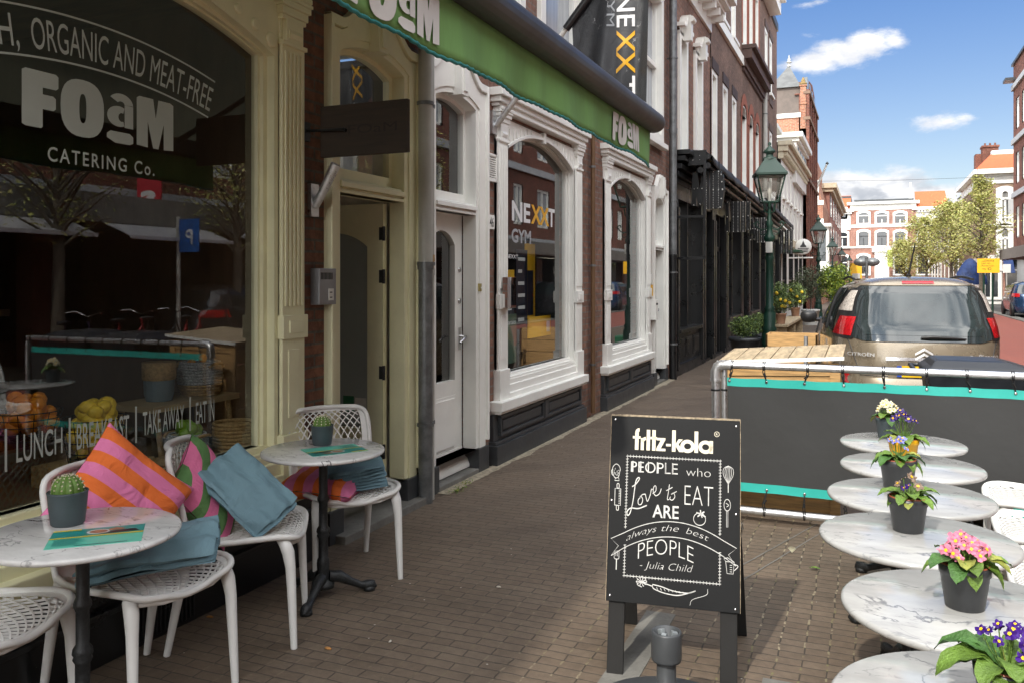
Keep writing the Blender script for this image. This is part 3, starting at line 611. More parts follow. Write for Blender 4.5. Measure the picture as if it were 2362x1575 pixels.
def sash(parent, fr, a0, a1, z0, z1, mat, pane=None, d=.09, b=.09, rail=.5, mull=0, zt=None, hood=False, sill=True, proud=.0, name='window'):
    f = MB(); f.fbox(fr, a0, a0+b, z0, z1, -proud, d+.03); f.fbox(fr, a1-b, a1, z0, z1, -proud, d+.03); f.fbox(fr, a0+b, a1-b, z0, z0+b, -proud, d+.03)
    if zt: panel(f, fr, a0+b, a1-b, z1-.25, z1, (a0+b+.001, a1-b-.001, z1-.25, z1-.2, zt), -proud, d)
    else: f.fbox(fr, a0+b, a1-b, z1-b, z1, -proud, d+.03)
    zr = z0+(z1-z0)*rail
    f.fbox(fr, a0+b, a1-b, zr-.035, zr+.035, d-.05, d+.03); f.fbox(fr, a0+b, a0+b+.035, z0+b, z1-b*.5, d-.04, d+.03); f.fbox(fr, a1-b-.035, a1-b, z0+b, z1-b*.5, d-.04, d+.03)
    for k in range(mull):
        x = a0+b+(a1-a0-2*b)*(k+1)/(mull+1); f.fbox(fr, x-.02, x+.02, z0+b, z1-b*.5, d-.03, d+.03)
    F = f.build(name, mat, parent, bevel=.004)
    q = MB(); q.add([fr(a0+b, z0+b*.6, d+.02), fr(a1-b, z0+b*.6, d+.02), fr(a1-b, z1-b*.3, d+.02), fr(a0+b, z1-b*.3, d+.02)], [(0,1,2,3)]); q.build('pane', pane or m_glassd, F)
    if sill:
        q = MB(); q.fbox(fr, a0-.06, a1+.06, z0-.08, z0, -.09, .05); q.build('sill', mat, F, bevel=.005)
    if hood:
        q = MB(); c = (a0+a1)/2; T = ogee(c, (a1-a0)/2, z1+.12, z1+.30)
        for k in range(20):
            x, y = a0-.05+(a1-a0+.1)*k/20, a0-.05+(a1-a0+.1)*(k+1)/20
            q.add([fr(x,z1-.05,-.03),fr(y,z1-.05,-.03),fr(y,T(y),-.03),fr(x,T(x),-.03)], [(0,1,2,3)])
            q.add([fr(x,T(x)-.07,-.12),fr(y,T(y)-.07,-.12),fr(y,T(y),-.12),fr(x,T(x),-.12),fr(x,T(x)-.07,.02),fr(y,T(y)-.07,.02),fr(y,T(y),.02),fr(x,T(x),.02)], [(0,1,2,3),(3,2,6,7),(0,4,5,1),(0,3,7,4),(1,5,6,2)])
        q.prism(lambda a, z, dd: fr(c+a, z, dd), [(-.07, z1-.12), (.07, z1-.12), (.12, z1+.30), (-.12, z1+.30)], -.16, .0)
        q.tube([fr(c-.10, z1+.24, -.17), fr(c+.10, z1+.24, -.17)], .05, 10)
        q.build('window_hood', mat, F, bevel=.005)
    return F
for k, (a, b) in enumerate(UPW): sash(gym, fr0, a, b, 3.70, 6.02 if k < 4 else 5.85, m_white2, m_panec, b=.13 if k < 4 else .12, rail=.52, d=.10, proud=.03, hood=True)
SW1 = shop_window(gym, fr0, 6.75, 9.06, 7.02, 8.79, .75, 2.79, 2.96, .46, m_white, top=3.04, corn=.22)
SW2 = shop_window(gym, fr0, 10.0, 12.27, 10.27, 11.99, .75, 2.76, 2.93, .46, m_white, top=3.04, corn=.22)
plinth(gym, fr0, 6.62, 9.1, .43, m_char, d=.07); plinth(gym, fr0, 9.9, 12.32, .43, m_char, d=.07)
D1 = door_front(gym, fr0, 5.40, 6.53, 5.64, 6.34, 0, 2.18, 2.97, 3.03, m_white, m_char, zsh=3.22, zpk=3.42)
def closed_door(parent, y0, y1, z1, mat):
    f = MB(); d = .13; panel(f, fr0, y0, y1, .045, z1, (y0+.13, y1-.13, .78, 1.88, 1.99), d, d+.05)
    f.fbox(fr0, y0+.13, y1-.13, .22, .66, d-.004, d); f.fbox(fr0, y0+.155, y1-.155, .245, .635, d-.012, d)
    f.prism(lambda a, z, dd: fr0(dd, z, a), [(.135,.05),(.06,.05),(.06,.07),(.08,.12),(.135,.16)], y0, y1)
    f.fbox(fr0, y0+.002, y1-.002, .05, .215, d-.005, d+.06)
    D = f.build('door', mat, parent, bevel=.004)
    L = [(y0+.13, .78)]+arch(y0+.13, y1-.13, 1.88, 1.99)+[(y1-.13, .78)]
    MB().add([fr0(a, z, d+.03) for a, z in L], [tuple(range(len(L)))]).build('pane', m_glass, D)
    h = MB(); yh = y1-.055; h.fbox(fr0, yh-.022, yh+.022, 1.02, 1.20, d-.008, d)
    h.tube([fr0(yh,1.13,d), fr0(yh,1.13,d-.05), fr0(yh-.012,1.13,d-.066), fr0(yh-.05,1.115,d-.07), fr0(yh-.11,1.085,d-.066)], [.011,.011,.012,.012,.009], 8)
    for z in (1.42, 1.68): h.lathe([(.022,0),(.022,.008),(.001,.01)], n=12, M=Matrix.Translation(fr0(yh,z,d)) @ Matrix.Rotation(PI/2,4,'Y'))
    h.build('handle', m_chrome, D)
    return D
closed_door(gym, 5.64, 6.34, 2.14, m_white)
q = MB(); q.fbox(fr0, 5.64, 6.34, -.01, .04, -.03, .3); q.build('door_step', m_stone, gym, bevel=.006)
D2 = door_front(gym, fr0, 12.50, 13.42, 12.68, 13.22, 0, 2.1, 2.75, 2.83, m_white, m_char, zsh=3.0, zpk=3.2)
closed_door(gym, 12.68, 13.22, 2.06, m_white)
q = MB(); q.fbox(fr0, 12.68, 13.22, -.01, .04, -.03, .3); q.build('door_step', m_stone, gym)
# the gym room behind the panes
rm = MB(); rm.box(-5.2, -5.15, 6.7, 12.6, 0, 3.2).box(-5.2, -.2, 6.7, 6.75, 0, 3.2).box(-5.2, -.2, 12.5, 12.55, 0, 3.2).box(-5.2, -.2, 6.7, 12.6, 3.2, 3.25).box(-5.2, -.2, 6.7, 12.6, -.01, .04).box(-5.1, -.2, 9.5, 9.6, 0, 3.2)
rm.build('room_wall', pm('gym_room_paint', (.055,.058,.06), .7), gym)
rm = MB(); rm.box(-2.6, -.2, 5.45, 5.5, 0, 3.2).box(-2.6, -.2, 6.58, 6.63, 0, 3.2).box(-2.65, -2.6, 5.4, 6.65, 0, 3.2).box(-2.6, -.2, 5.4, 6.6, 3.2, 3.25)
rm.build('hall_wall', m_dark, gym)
# window lettering: NEXXT GYM
m_wlet = pm('white_letters', (.72,.73,.74), .4, var=.02); m_ylet = pm('yellow_letters', (.75,.40,.02), .4, var=.02); m_glet = pm('grey_letters', (.33,.35,.37), .4, var=.02)
q = MB(); Gx = lambda a, z: (-.0985, a*.9873, 1.6+(z-1.6)*.9873)
text(q, 'NE', Gx, w=.47, h=.19, x=7.43, y=2.17, bold=.03, mi=0); text(q, 'XX', Gx, w=.52, h=.19, x=7.92, y=2.17, bold=.03, mi=1); text(q, 'T', Gx, w=.19, h=.19, x=8.42, y=2.17, bold=.03, mi=0)
text(q, 'GYM', Gx, w=.50, h=.13, x=7.42, y=1.96, bold=.03, mi=2)
q.build('lettering', [m_wlet, m_ylet, m_glet], SW1)
q = MB(); text(q, 'NEXXT', Gx, w=.28, h=.04, x=7.30, y=1.80, mi=0); q.build('small_lettering', [m_wlet], SW1)
# posters and display boards inside the gym windows
m_navy = pm('navy_board', (.012,.022,.04), .35, var=.1); m_amber = pm('amber_paper', (.75,.42,.02), .5, var=.05); m_paper = pm('white_paper', (.7,.7,.66), .6, var=.03)
def poster(label, y0, y1, z0, z1, d, m, lines=(), cat='poster', extra=None):
    q = MB(); q.box(-d-.012, -d, y0, y1, z0, z1)
    for (a, b, z, h, mi) in lines: q.add([(-d+.002, y0+(y1-y0)*a, z), (-d+.002, y0+(y1-y0)*b, z), (-d+.002, y0+(y1-y0)*b, z+h), (-d+.002, y0+(y1-y0)*a, z+h)], [(0,1,2,3)], mi)
    if extra: extra(q)
    o = q.build('poster', [m, m_wlet, m_amber, m_navy]); tag(o, label, cat, 'posters and boards in the gym windows'); return o
ln = lambda z0, n, st=.06, a=.1, b=.9, s=1: [(a, b-(random.random()*.35), z0-k*st, st*.28, s) for k in range(n)]
poster('dark menu board with rows of white lines behind the first gym window', 7.12, 7.72, .8, 1.75, .40, m_navy, ln(1.68, 13))
poster('dark board with a yellow top beside the menu board in the first gym window', 7.78, 8.15, .85, 1.70, .42, m_navy, [(0,1,1.5,.2,2)]+ln(1.4, 8))
poster('tall dark blue banner beside the yellow panel in the first gym window', 8.3, 8.62, .8, 1.92, .46, m_navy, ln(1.8, 6, .13, .15, .8))
poster('tall amber panel at the far side of the first gym window', 8.66, 8.95, 1.1, 2.0, .50, m_amber, [(.2,.8,1.2,.5,3)])
poster('amber poster with a white block low in the first gym window', 8.25, 8.92, .98, 1.2, .30, m_amber, [(.8,.95,1.02,.12,1)])
poster('small yellow notice hanging low in the first gym window', 7.45, 7.75, .98, 1.06, .28, m_amber, [])
def bm(q):
    text(q, 'Bridgematerialen', lambda a, z: (-.235, a, z), w=.44, h=.05, x=7.31, y=1.16, mi=1)
poster('green framed board standing in the first gym window', 7.28, 7.78, .78, 1.26, .24, pm('green_board', (.05,.11,.08), .4), [], 'board', bm)
# sill things on the gym window
t = tag(MB().box(.04, .125, 6.79, 6.91, 1.35, 1.62).build('leaflet_box', glass('leaflet_box_acrylic', (.85,.86,.86), 1.5), bevel=.003), 'clear plastic leaflet box hung on the near white pilaster', 'leaflet box')
q = MB().box(.05, .11, 6.80, 6.90, 1.36, 1.54).box(.05, .111, 6.80, 6.90, 1.43, 1.50, 1); tag(q.build('leaflet_stack', [m_navy, m_amber]), 'dark leaflets with a yellow band in the clear box', 'leaflets')
# vent, number plate, bell, mailbox, small plates
t = thing('vent_grille', 'square white louvred vent set in the brick above the number plate', 'vent', (0, 6.63, 2.45))
q = MB(); 
for z in (2.45, 2.67): q.fbox(fr0, 6.555, 6.72, z-.008, z+.012, -.02, .02)
for a in (6.55, 6.71): q.fbox(fr0, a, a+.015, 2.445, 2.68, -.02, .02)
q.build('frame', m_white, t)
q = MB()
for k in range(11): q.fbox(fr0, 6.56, 6.715, 2.465+k*.019, 2.474+k*.019, -.014, .02)
q.fbox(fr0, 6.555, 6.72, 2.45, 2.67, .018, .019, 1); q.build('louvre', [m_white, m_dark], t)
def num(q): pass
q = MB(); q.fbox(fr0, 6.575, 6.70, 2.035, 2.155, -.008, .02); text(q, '46', lambda a, z: (.0095, a, z), w=.085, h=.085, x=6.595, y=2.052, mi=1, bold=.01)
tag(q.build('house_number_plate', [m_white, m_black]), 'white house number plate 46 screwed to the brick beside the white door', 'number plate')
q = MB(); q.fbox(fr0, 6.38, 6.415, 1.50, 1.565, -.018, .01); q.tube([fr0(6.398,1.53,-.02), fr0(6.398,1.53,-.024)], .007, 10, 1)
tag(q.build('doorbell', [pm('brass_bell', (.45,.38,.15), .35, metal=.6), m_white]), 'small brass doorbell on the white door surround', 'doorbell')
t = thing('intercom', 'grey intercom box on the brick beside the open cream door', 'intercom', (.02, 4.17, 1.45))
q = MB(); q.box(-.02, .045, 4.115, 4.285, 1.45, 1.665); q.build('casing', pm('grey_casing', (.26,.265,.27), .4, metal=.3), t, bevel=.004)
q = MB(); q.box(.045, .048, 4.205, 4.255, 1.475, 1.545); 
for z in (1.49, 1.52): q.box(.048, .0485, 4.215, 4.24, z, z+.006, 1)
q.build('name_card', [m_paper, m_dark], t)
q = MB()
for k in range(9): q.box(.045, .0465, 4.13+k*.0135, 4.136+k*.0135, 1.60, 1.64)
q.build('speaker_slot', m_dark, t)
q = MB(); q.fbox(fr0, 12.34, 12.41, 1.55, 1.68, -.02, .02); tag(q.build('small_plate', m_paper), 'small white plate on the brick beside the far white door', 'plate')
q = MB(); q.fbox(fr0, 12.33, 12.44, 1.35, 1.52, -.02, .02); tag(q.build('yellow_plate', m_amber), 'small yellow plate on the brick beside the far white door', 'plate')
q = MB(); q.fbox(fr0, 12.32, 12.46, 1.0, 1.3, -.09, .02); q.fbox(fr0, 12.34, 12.44, 1.22, 1.25, -.095, -.09, 1); tag(q.build('mailbox', [m_white, m_dark], bevel=.005), 'white letter box on the brick beside the far white door', 'letter box')
# pipes
drainpipe('drainpipe', 'thick pale grey drainpipe with a zinc foot between the cream and the white door', .07, 5.35, .052, [(0,1.72,m_zinc),(1.72,3.6,m_greyp)])
drainpipe('drainpipe', 'thin white drainpipe with a rusty collar right beside the thick grey one', .055, 5.455, .028, [(0,1.68,m_greyp),(1.68,1.78,pm('rusty_white', (.45,.30,.16), .6, var=.3, vs=20)),(1.78,3.6,m_greyp)])
drainpipe('drainpipe', 'slim brown pipe running up the brick between the two white shop windows', .03, 9.45, .028, [(.05,3.9,pm('brown_pipe', (.16,.09,.045), .5, metal=.3))])
drainpipe('drainpipe', 'zinc drainpipe with a black lower length beside the black cafe front', .08, 13.55, .06, [(0,2.0,m_black),(2.0,4.0,m_zinc),(4.0,7.0,m_zinc)])
# projecting signs and flag
t = thing('wooden_sign', 'dark wooden hanging board on an iron bracket beside the cream door', 'sign', (.3, 4.1, 2.2))
sx0, sx1 = .075, px(940, 300, 4.08)[0]; sz0, sz1 = px(850, 357, 4.08)[1], px(850, 236, 4.08)[1]
q = MB(); q.box(sx0, sx1, 4.08, 4.11, sz0, sz1); q.build('board', pm('dark_sign_wood', (.035,.024,.016), .6, var=.3, vs=3, stretch=(1,8,10)), t, bevel=.005)
zm = (sz0+sz1)/2; xm = sx0+(sx1-sx0)*.3
q = MB(); q.tube([(-.02,4.06,zm+.01),(xm,4.06,zm)], .009, 8); q.box(-.02, .0, 4.03, 4.09, zm-.05, zm+.06); q.tube([(xm,4.06,zm),(xm,4.09,zm)], .012, 8); q.build('bracket', m_iron, t)
q = MB(); text(q, 'FOaM', lambda a, z: (a, 4.0785, z), w=(sx1-sx0)*.55, h=.055, x=xm+.02, y=zm-.025, bold=.0); q.build('lettering', pm('burnt_letters', (.02,.014,.011), .6), t)
m_pole = pm('white_pole', (.66,.65,.6), .4, var=.05)
t = thing('flag_holder', 'empty galvanised flag holder on the brick left of the cream door', 'flag holder', (0, 4.12, 1.95))
q = MB(); q.box(-.02, .006, 4.09, 4.165, 1.97, 2.16); q.tube([(.0,4.13,2.03),(.05,4.13,2.10),(.15,4.13,2.27)], [.026,.026,.03], 12); q.build('socket', m_steel, t)
FY = 6.70; p0 = Vector((.02, FY, 2.93)); x1, z1 = px(1285, 96, FY); p1 = Vector((x1, FY, z1)); pd = (p1-p0).normalized()
t = thing('flagpole', 'white flagpole slanting out from the brick above the gym window', 'flagpole', tuple(p0))
q = MB(); q.tube([p0, p0+pd*.34], .026, 12); q.tube([p0+pd*.3, p0+pd*.36], .032, 12); q.box(-.02, .012, FY-.05, FY+.05, 2.86, 3.06); q.build('socket', m_steel, t)
q = MB(); q.tube([p0+pd*.2, p0+pd*2.9], .02, 12); q.build('pole', m_pole, t)
q = MB(); q.tube([p1+pd*.12, p1+pd*1.7], .034, 12); 
# the banner hangs from the pole sleeve
xa = px(1318, 78, FY)[0]; xb = px(1497, 20, FY)[0]
def zpole(x): return p0.z+(x-p0.x)*pd.z/pd.x
zb0 = px(1317, 135, FY)[1]; zb1 = px(1486, 238, FY)[1]
def flag_pt(u, v, off=0):
    x = xa+(xb-xa)*u; zt = zpole(x); zb = zb0+(zb1-zb0)*u+.0
    fold = .035*math.sin(u*9+.6*v)*(.3+v)+.02*math.sin(u*21+v*3)*v
    return Vector((x-.02*v*u, FY+.02+fold+off, zt+(zb-zt)*v))
def flagm():
    m, t_, b = base('crackled_black_banner'); p = pos_node(t_)
    n = N(t_, 'ShaderNodeTexNoise', i_Scale=2.2, i_Detail=6.0, i_Roughness=.6); t_.links.new(p, n.inputs['Vector'])
    cr = ramp(t_, math_n(t_, 'ABSOLUTE', math_n(t_, 'SUBTRACT', n.outputs[0], .5)), (0, .006, 1, 0))
    n2 = N(t_, 'ShaderNodeTexNoise', i_Scale=4.0, i_Detail=2.0); t_.links.new(p, n2.inputs['Vector'])
    c = mixc(t_, math_n(t_, 'MULTIPLY', cr, ramp(t_, n2.outputs[0], (.5,.6,0,.9))), (.035,.038,.042), (.6,.6,.6))
    n3 = N(t_, 'ShaderNodeTexNoise', i_Scale=7.0, i_Detail=8.0, i_Roughness=.8, i_Distortion=1.0); t_.links.new(p, n3.inputs['Vector'])
    bn = N(t_, 'ShaderNodeBump', i_Strength=.5, i_Distance=.02); t_.links.new(n3.outputs[0], bn.inputs['Height']); t_.links.new(bn.outputs[0], b.inputs['Normal'])
    setb(t_, b, Base_Color=c, Roughness=.38); return m
t2 = thing('banner', 'black crackled banner with white and yellow vertical lettering hanging from the slanting pole', 'banner', tuple(p1))
q2 = MB(); q2.grid(lambda u, v: flag_pt(u, v), 40, 30); q2.build('cloth', flagm(), t2)
q.build('pole_sleeve', m_black, t2)
# vertical writing, read from top to bottom
q = MB(); U0 = .62; L_ = xb-xa
def fmap(sx_, sy_, mi):
    # s along text (downwards), t towards the right side (letter tops)
    def f(s, t_):
        u = (U0*L_+t_)/L_; x = xa+L_*u; zt = zpole(x); z = ztop-s; v = (zt-z)/(zt-(zb0+(zb1-zb0)*u)); return flag_pt(u, v, -.006)
    return f
ztop = px(1440, -18, FY)[1]; zend = px(1430, 216, FY)[1]; Ln = ztop-zend; hh = (px(1466,150,FY)[0]-px(1424,150,FY)[0])
fm = fmap(1, 1, 0); U0 = (px(1424,150,FY)[0]-xa)/L_
for wd, a, b, mi in (('NE', 0, .34, 0), ('XX', .37, .80, 1), ('T', .82, 1, 0)): text(q, wd, fm, w=(b-a)*Ln, h=hh, x=a*Ln, y=0, bold=.01, mi=mi)
U0 = (px(1402,40,FY)[0]-xa)/L_; U0s = U0
ztop = px(1410, -30, FY)[1]; text(q, 'GYM', fm, w=ztop-px(1410,62,FY)[1], h=(px(1424,30,FY)[0]-px(1406,30,FY)[0]), x=0, y=0, mi=2)
q.build('lettering', [m_wlet, m_ylet, m_glet], t2)
# ------------------------------------------------------------------ the green awning, let down over the terrace
AX = 1.67; AY0, AY1 = 1.62, 5.37
aw = thing('awning', 'long green awning with a dark grey front tube and white chunky letters on its valance', 'awning', (0, 3, 3.5))
m_tube = pm('dark_grey_tube_paint', (.042,.042,.043), .5, var=.08, vs=3, dirt=((.13,.12,.11), 4, .6, .4))
q = MB()
pr = [(0, 0)]+[(.01+.11*(1-math.cos(k*PI/14)), .088*math.sin(k*PI/14)) for k in range(1, 8)]
def tubeM(y): return y
V = []; rs = []
for k in range(12): 
    t = k/11*PI/2; rs.append((AY1+.02+.14*math.sin(t), 0.067*max(.12, math.cos(t))))
rs = [(AY0, 0.067)]+rs
mb_ = MB(); n = 20; P = []
for (y, r) in rs:
    for k in range(n): P.append((AX+.045+1.2*r*math.cos(2*PI*k/n), y, 2.616+r*math.sin(2*PI*k/n)))
mb_.add(P, [(i*n+k, i*n+(k+1) % n, (i+1)*n+(k+1) % n, (i+1)*n+k) for i in range(len(rs)-1) for k in range(n)]+[tuple(range((len(rs)-1)*n, len(rs)*n)), tuple(range(n))], 0, True)
mb_.box(AX-.07, AX+.02, AY0, AY1+.0, 2.56, 2.68)
mb_.build('front_tube', m_tube, aw, bevel=0)
m_green = pm('green_canvas', (.14,.29,.085), .75, var=.16, vs=1.6, bump=.25, bs=8, stretch=(1,2.2,.5))
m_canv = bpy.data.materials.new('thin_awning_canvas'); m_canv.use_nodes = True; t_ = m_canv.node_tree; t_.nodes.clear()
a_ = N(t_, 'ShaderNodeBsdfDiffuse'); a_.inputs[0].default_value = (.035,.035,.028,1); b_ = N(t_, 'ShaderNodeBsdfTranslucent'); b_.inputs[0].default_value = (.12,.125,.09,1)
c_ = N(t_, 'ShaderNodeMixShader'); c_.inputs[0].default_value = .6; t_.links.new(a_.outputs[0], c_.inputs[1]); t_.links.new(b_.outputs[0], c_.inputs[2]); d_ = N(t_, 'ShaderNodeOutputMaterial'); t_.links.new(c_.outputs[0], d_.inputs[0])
m_teal = pm('teal_edging', (.02,.20,.19), .6)
def valz(y): return 2.345+.005*math.sin(y*4.2+.5)+.004*math.sin(y*9+1)-.012*max(0, (y-4.6)/.77)
def valx(y, v): return AX+.035+v*(.012*math.sin(y*5.3)+.006*math.sin(y*17+1))
q = MB(); q.grid(lambda u, v: (valx(AY0+(AY1-AY0)*u, v), AY0+(AY1-AY0)*u, 2.56+(valz(AY0+(AY1-AY0)*u)-2.56)*v), 160, 6)
q.build('valance', m_green, aw, solid=.003)
q = MB(); q.tube([(valx(AY0+(AY1-AY0)*k/200, 1), AY0+(AY1-AY0)*k/200, valz(AY0+(AY1-AY0)*k/200)+.0025*math.sin(k*2.2)) for k in range(201)], .0065, 6); q.build('edging', m_teal, aw)
q = MB()
fm = lambda y, z: (valx(y, (2.56-z)/(2.56-valz(y)))+.009, y, z)
logo(q, fm, 4.50, 2.372, .55, .155)
m_awp = pm('white_awning_print', (.62,.63,.60), .6, var=.05); q.build('lettering', m_awp, aw); q = MB(); logo(q, fm, 1.94, 2.365, .53, .155); q.build('lettering', m_awp, aw)
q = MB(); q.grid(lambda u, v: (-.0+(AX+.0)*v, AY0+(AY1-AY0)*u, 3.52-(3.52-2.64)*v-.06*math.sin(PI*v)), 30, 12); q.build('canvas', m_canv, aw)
q = MB(); q.box(-.02, .12, AY0, AY1, 3.44, 3.62)
for y in (2.0, 4.9): q.tube([(.06,y,3.46),(.8,y+.05,3.02),(1.62,y,2.64)], .022, 8)
q.build('arm', m_tube, aw)
# ------------------------------------------------------------------ the black cafe front
cafe = thing('cafe_front', 'black painted cafe front with tall windows below the brown brick houses', 'shop front', (0, 16, 0))
def cx_front(y0, y1, door):
    f = MB(); f.fbox(fr0, y0, y0+.16, 0, 3.0, -.07, .12); f.fbox(fr0, y1-.16, y1, 0, 3.0, -.07, .12); f.fbox(fr0, y0, y1, 2.95, 3.2, -.04, .12)
    f.fbox(fr0, y0+.02, y0+.14, .1, 2.8, -.10, 0); f.fbox(fr0, y1-.14, y1-.02, .1, 2.8, -.10, 0)
    for z, e in ((3.2, .06), (3.3, .11), (3.42, .16), (3.55, .22), (3.65, .3)): f.fbox(fr0, y0-.02, y1+.02, z, z+.08, -e, .1)
    if not door:
        f.fbox(fr0, y0+.16, y1-.16, 0, .7, -.03, .1); f.fbox(fr0, y0+.14, y1-.14, .7, .76, -.12, .1); f.fbox(fr0, y0+.1, y1-.1, 0, .18, -.07, .1)
        n_ = 3; w = (y1-y0-.4)/n_
        for k in range(n_):
            a = y0+.2+k*w; f.fbox(fr0, a+.04, a+w-.04, .26, .6, -.05, 0); f.fbox(fr0, a+.08, a+w-.08, .3, .56, -.06, 0)
        c = (y0+y1)/2; f.fbox(fr0, c-.03, c+.03, .7, 2.95, -.02, .1)
    else: f.fbox(fr0, y0+.3, y1-.3, 0, .05, -.05, .1); f.fbox(fr0, y0+.3, y0+.4, 0, 2.95, .02, .1); f.fbox(fr0, y1-.4, y1-.3, 0, 2.95, .02, .1); f.fbox(fr0, y0+.3, y1-.3, 2.2, 2.3, .02, .1)
    F = f.build('window_frame' if not door else 'door_frame', m_black, cafe, bevel=.006)
    q = MB(); z0 = .76 if not door else .4; q.add([fr0(y0+.16, z0, .07), fr0(y1-.16, z0, .07), fr0(y1-.16, 2.95, .07), fr0(y0+.16, 2.95, .07)], [(0,1,2,3)]); q.build('pane', m_glass, F)
w_ = MB(); wallgrid(w_, FL(-.015), 13.7, 31.2, 0, 3.75, [(13.85, 31, -1, 3.6)], .2); w_.build('wall', m_black, cafe)
yy = 13.86
for k, (w, d) in enumerate(((2.35,0),(1.2,1),(1.55,1),(2.3,0),(1.3,1),(2.2,0),(1.4,1),(2.3,0),(1.9,1))):
    cx_front(yy, yy+w, d); yy += w+.04
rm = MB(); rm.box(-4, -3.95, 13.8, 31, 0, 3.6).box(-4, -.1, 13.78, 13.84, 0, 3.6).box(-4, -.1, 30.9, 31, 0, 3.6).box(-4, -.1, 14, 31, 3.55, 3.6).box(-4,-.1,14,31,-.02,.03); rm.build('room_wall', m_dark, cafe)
# folded black awnings over it
m_bcan = pm('black_canvas', (.02,.021,.023), .6, var=.3, vs=4)
def black_awning(label, y0, y1, z0, z1, X):
    t = thing('awning', label, 'awning', (0, y0, z0), group='folded black awnings over the cafe front')
    q = MB(); n = 24
    def c(u, v):
        z = z0+(z1-z0)*u; sag = .04*math.sin(u*PI*7)**2
        P_ = [(-.0, z+.02), (X*.5, z+.0), (X*.9, z-.02), (X+.08, z-.12-sag), (X+.10, z-.26-sag)]
        i = min(3, int(v*4)); f = v*4-i; return (P_[i][0]*(1-f)+P_[i+1][0]*f, y0+(y1-y0)*u, P_[i][1]*(1-f)+P_[i+1][1]*f)
    q.grid(c, n, 8); q.build('canvas', m_bcan, t, solid=.01)
    q = MB(); q.box(X-.33, X-.02, y0-.03, y0+.0, z0-.26, z0-.01)
    for (a, b) in ((-.24,-.1),(-.13,-.1),(-.24,-.17),(-.13,-.17)): q.tube([(X+a, y0-.034, z0+b), (X+a, y0-.03, z0+b)], .007, 8, 1)
    q.build('end_plate', [m_black, m_chrome], t, bevel=.006)
    q = MB()
    for (dx, dz) in ((.0,-.12),(-.0,-.27),(-.12,-.34)): q.tube([(X+dx, y0-.02, z0+dz), (X+dx, y1, z1+dz)], .05, 12)
    q.build('roller', m_black, t)
    return t
black_awning('long folded black canvas awning right behind the zinc drainpipe', 14.2, 21.6, 3.76, 3.60, .52)
black_awning('shorter folded black canvas awning at the far end of the cafe front', 22.1, 28.6, 3.66, 3.46, .62)
q = MB(); y = 13.78
for (z0, z1) in ((1.9, 3.4),): q.box(.52, .56, y, y+.04, 1.95, 3.5); q.box(0, .56, y, y+.04, 1.92, 1.97); q.box(0, .52, y, y+.04, 2.60, 2.64)
tag(q.build('awning_bracket', m_black, bevel=.003), 'black square iron bracket frame beside the zinc drainpipe', 'bracket')
# hanging letters with light bulbs
m_bulb = pm('bulb_dots', (.85,.85,.82), .4)
def letter_sign(label, y, xc, z0, z1, w, shape):
    t = thing('letter_sign', label, 'sign', (xc, y, z1), group='hanging black letters set with bulbs')
    q = MB(); d = MB(); h = z1-z0
    for (pa, pb, sw) in shape:
        a = Vector((xc-w/2+pa[0]*w, z0+pa[1]*h)); b = Vector((xc-w/2+pb[0]*w, z0+pb[1]*h)); dr = (b-a).normalized(); nn = Vector((-dr.y, dr.x))*sw*w/2
        off = random.uniform(-.03, .03)
        q.prism(lambda aa, zz, dd: (aa, y+off+dd, zz), [tuple(a+nn), tuple(a-nn), tuple(b-nn), tuple(b+nn)], -.04, .04)
        L = (b-a).length; k = 0
        for f_ in (.02, .5, .98):
            c = a.lerp(b, f_); d.lathe([(.011,0),(.009,.008),(.001,.01)], n=8, M=Matrix.Translation((c.x, y+off-.041, c.y)) @ Matrix.Rotation(PI/2, 4, 'X'))
        if sw > .16 and abs(dr.x) < .05:
            for j in range(int(L/.028)):
                c = a.lerp(b, (j+.5)/int(L/.028)); d.lathe([(.006,0),(.005,.006),(.001,.007)], n=6, M=Matrix.Translation((c.x, y+off-.041, c.y)) @ Matrix.Rotation(PI/2, 4, 'X'))
    q.build('letter', m_black, t, bevel=.003); d.build('bulb', m_bulb, t)
    q = MB(); q.tube([(xc-w*.35, y, z1), (xc-w*.35, y, z1+.16)], .01, 6).tube([(xc+w*.35, y, z1), (xc+w*.35, y, z1+.16)], .01, 6); q.build('rod', m_black, t)
Wsh = [((.10,1),(.06,.1),.15),((.12,1),(.27,.12),.14),((.37,1),(.28,.1),.12),((.46,1),(.46,0),.18),((.68,1),(.68,0),.2),((.84,1),(.84,0),.18),((.93,.9),(.97,.5),.12),((.97,.5),(.90,.02),.12)]
letter_sign('nearest cluster of black letters with bulbs, beside the square iron bracket', 14.6, .45, 2.80, 3.44, .54, Wsh)
letter_sign('second cluster of black letters with bulbs under the folded awning', 17.4, .56, 2.55, 3.16, .46, [((.05,1),(.05,0),.14),((.3,1),(.3,0),.2),((.5,1),(.5,0),.2),((.72,1),(.72,0),.18),((.93,1),(.93,.05),.16)])
letter_sign('third cluster of black letters with bulbs just left of the near lamp post', 20.2, .62, 2.45, 3.02, .40, Wsh)
letter_sign('farthest cluster of black letters with bulbs at the end of the cafe front', 26.0, .68, 2.35, 3.05, .44, [((.3,1),(.3,0),.24),((.62,1),(.62,0),.26),((.9,1),(.9,0),.2)])
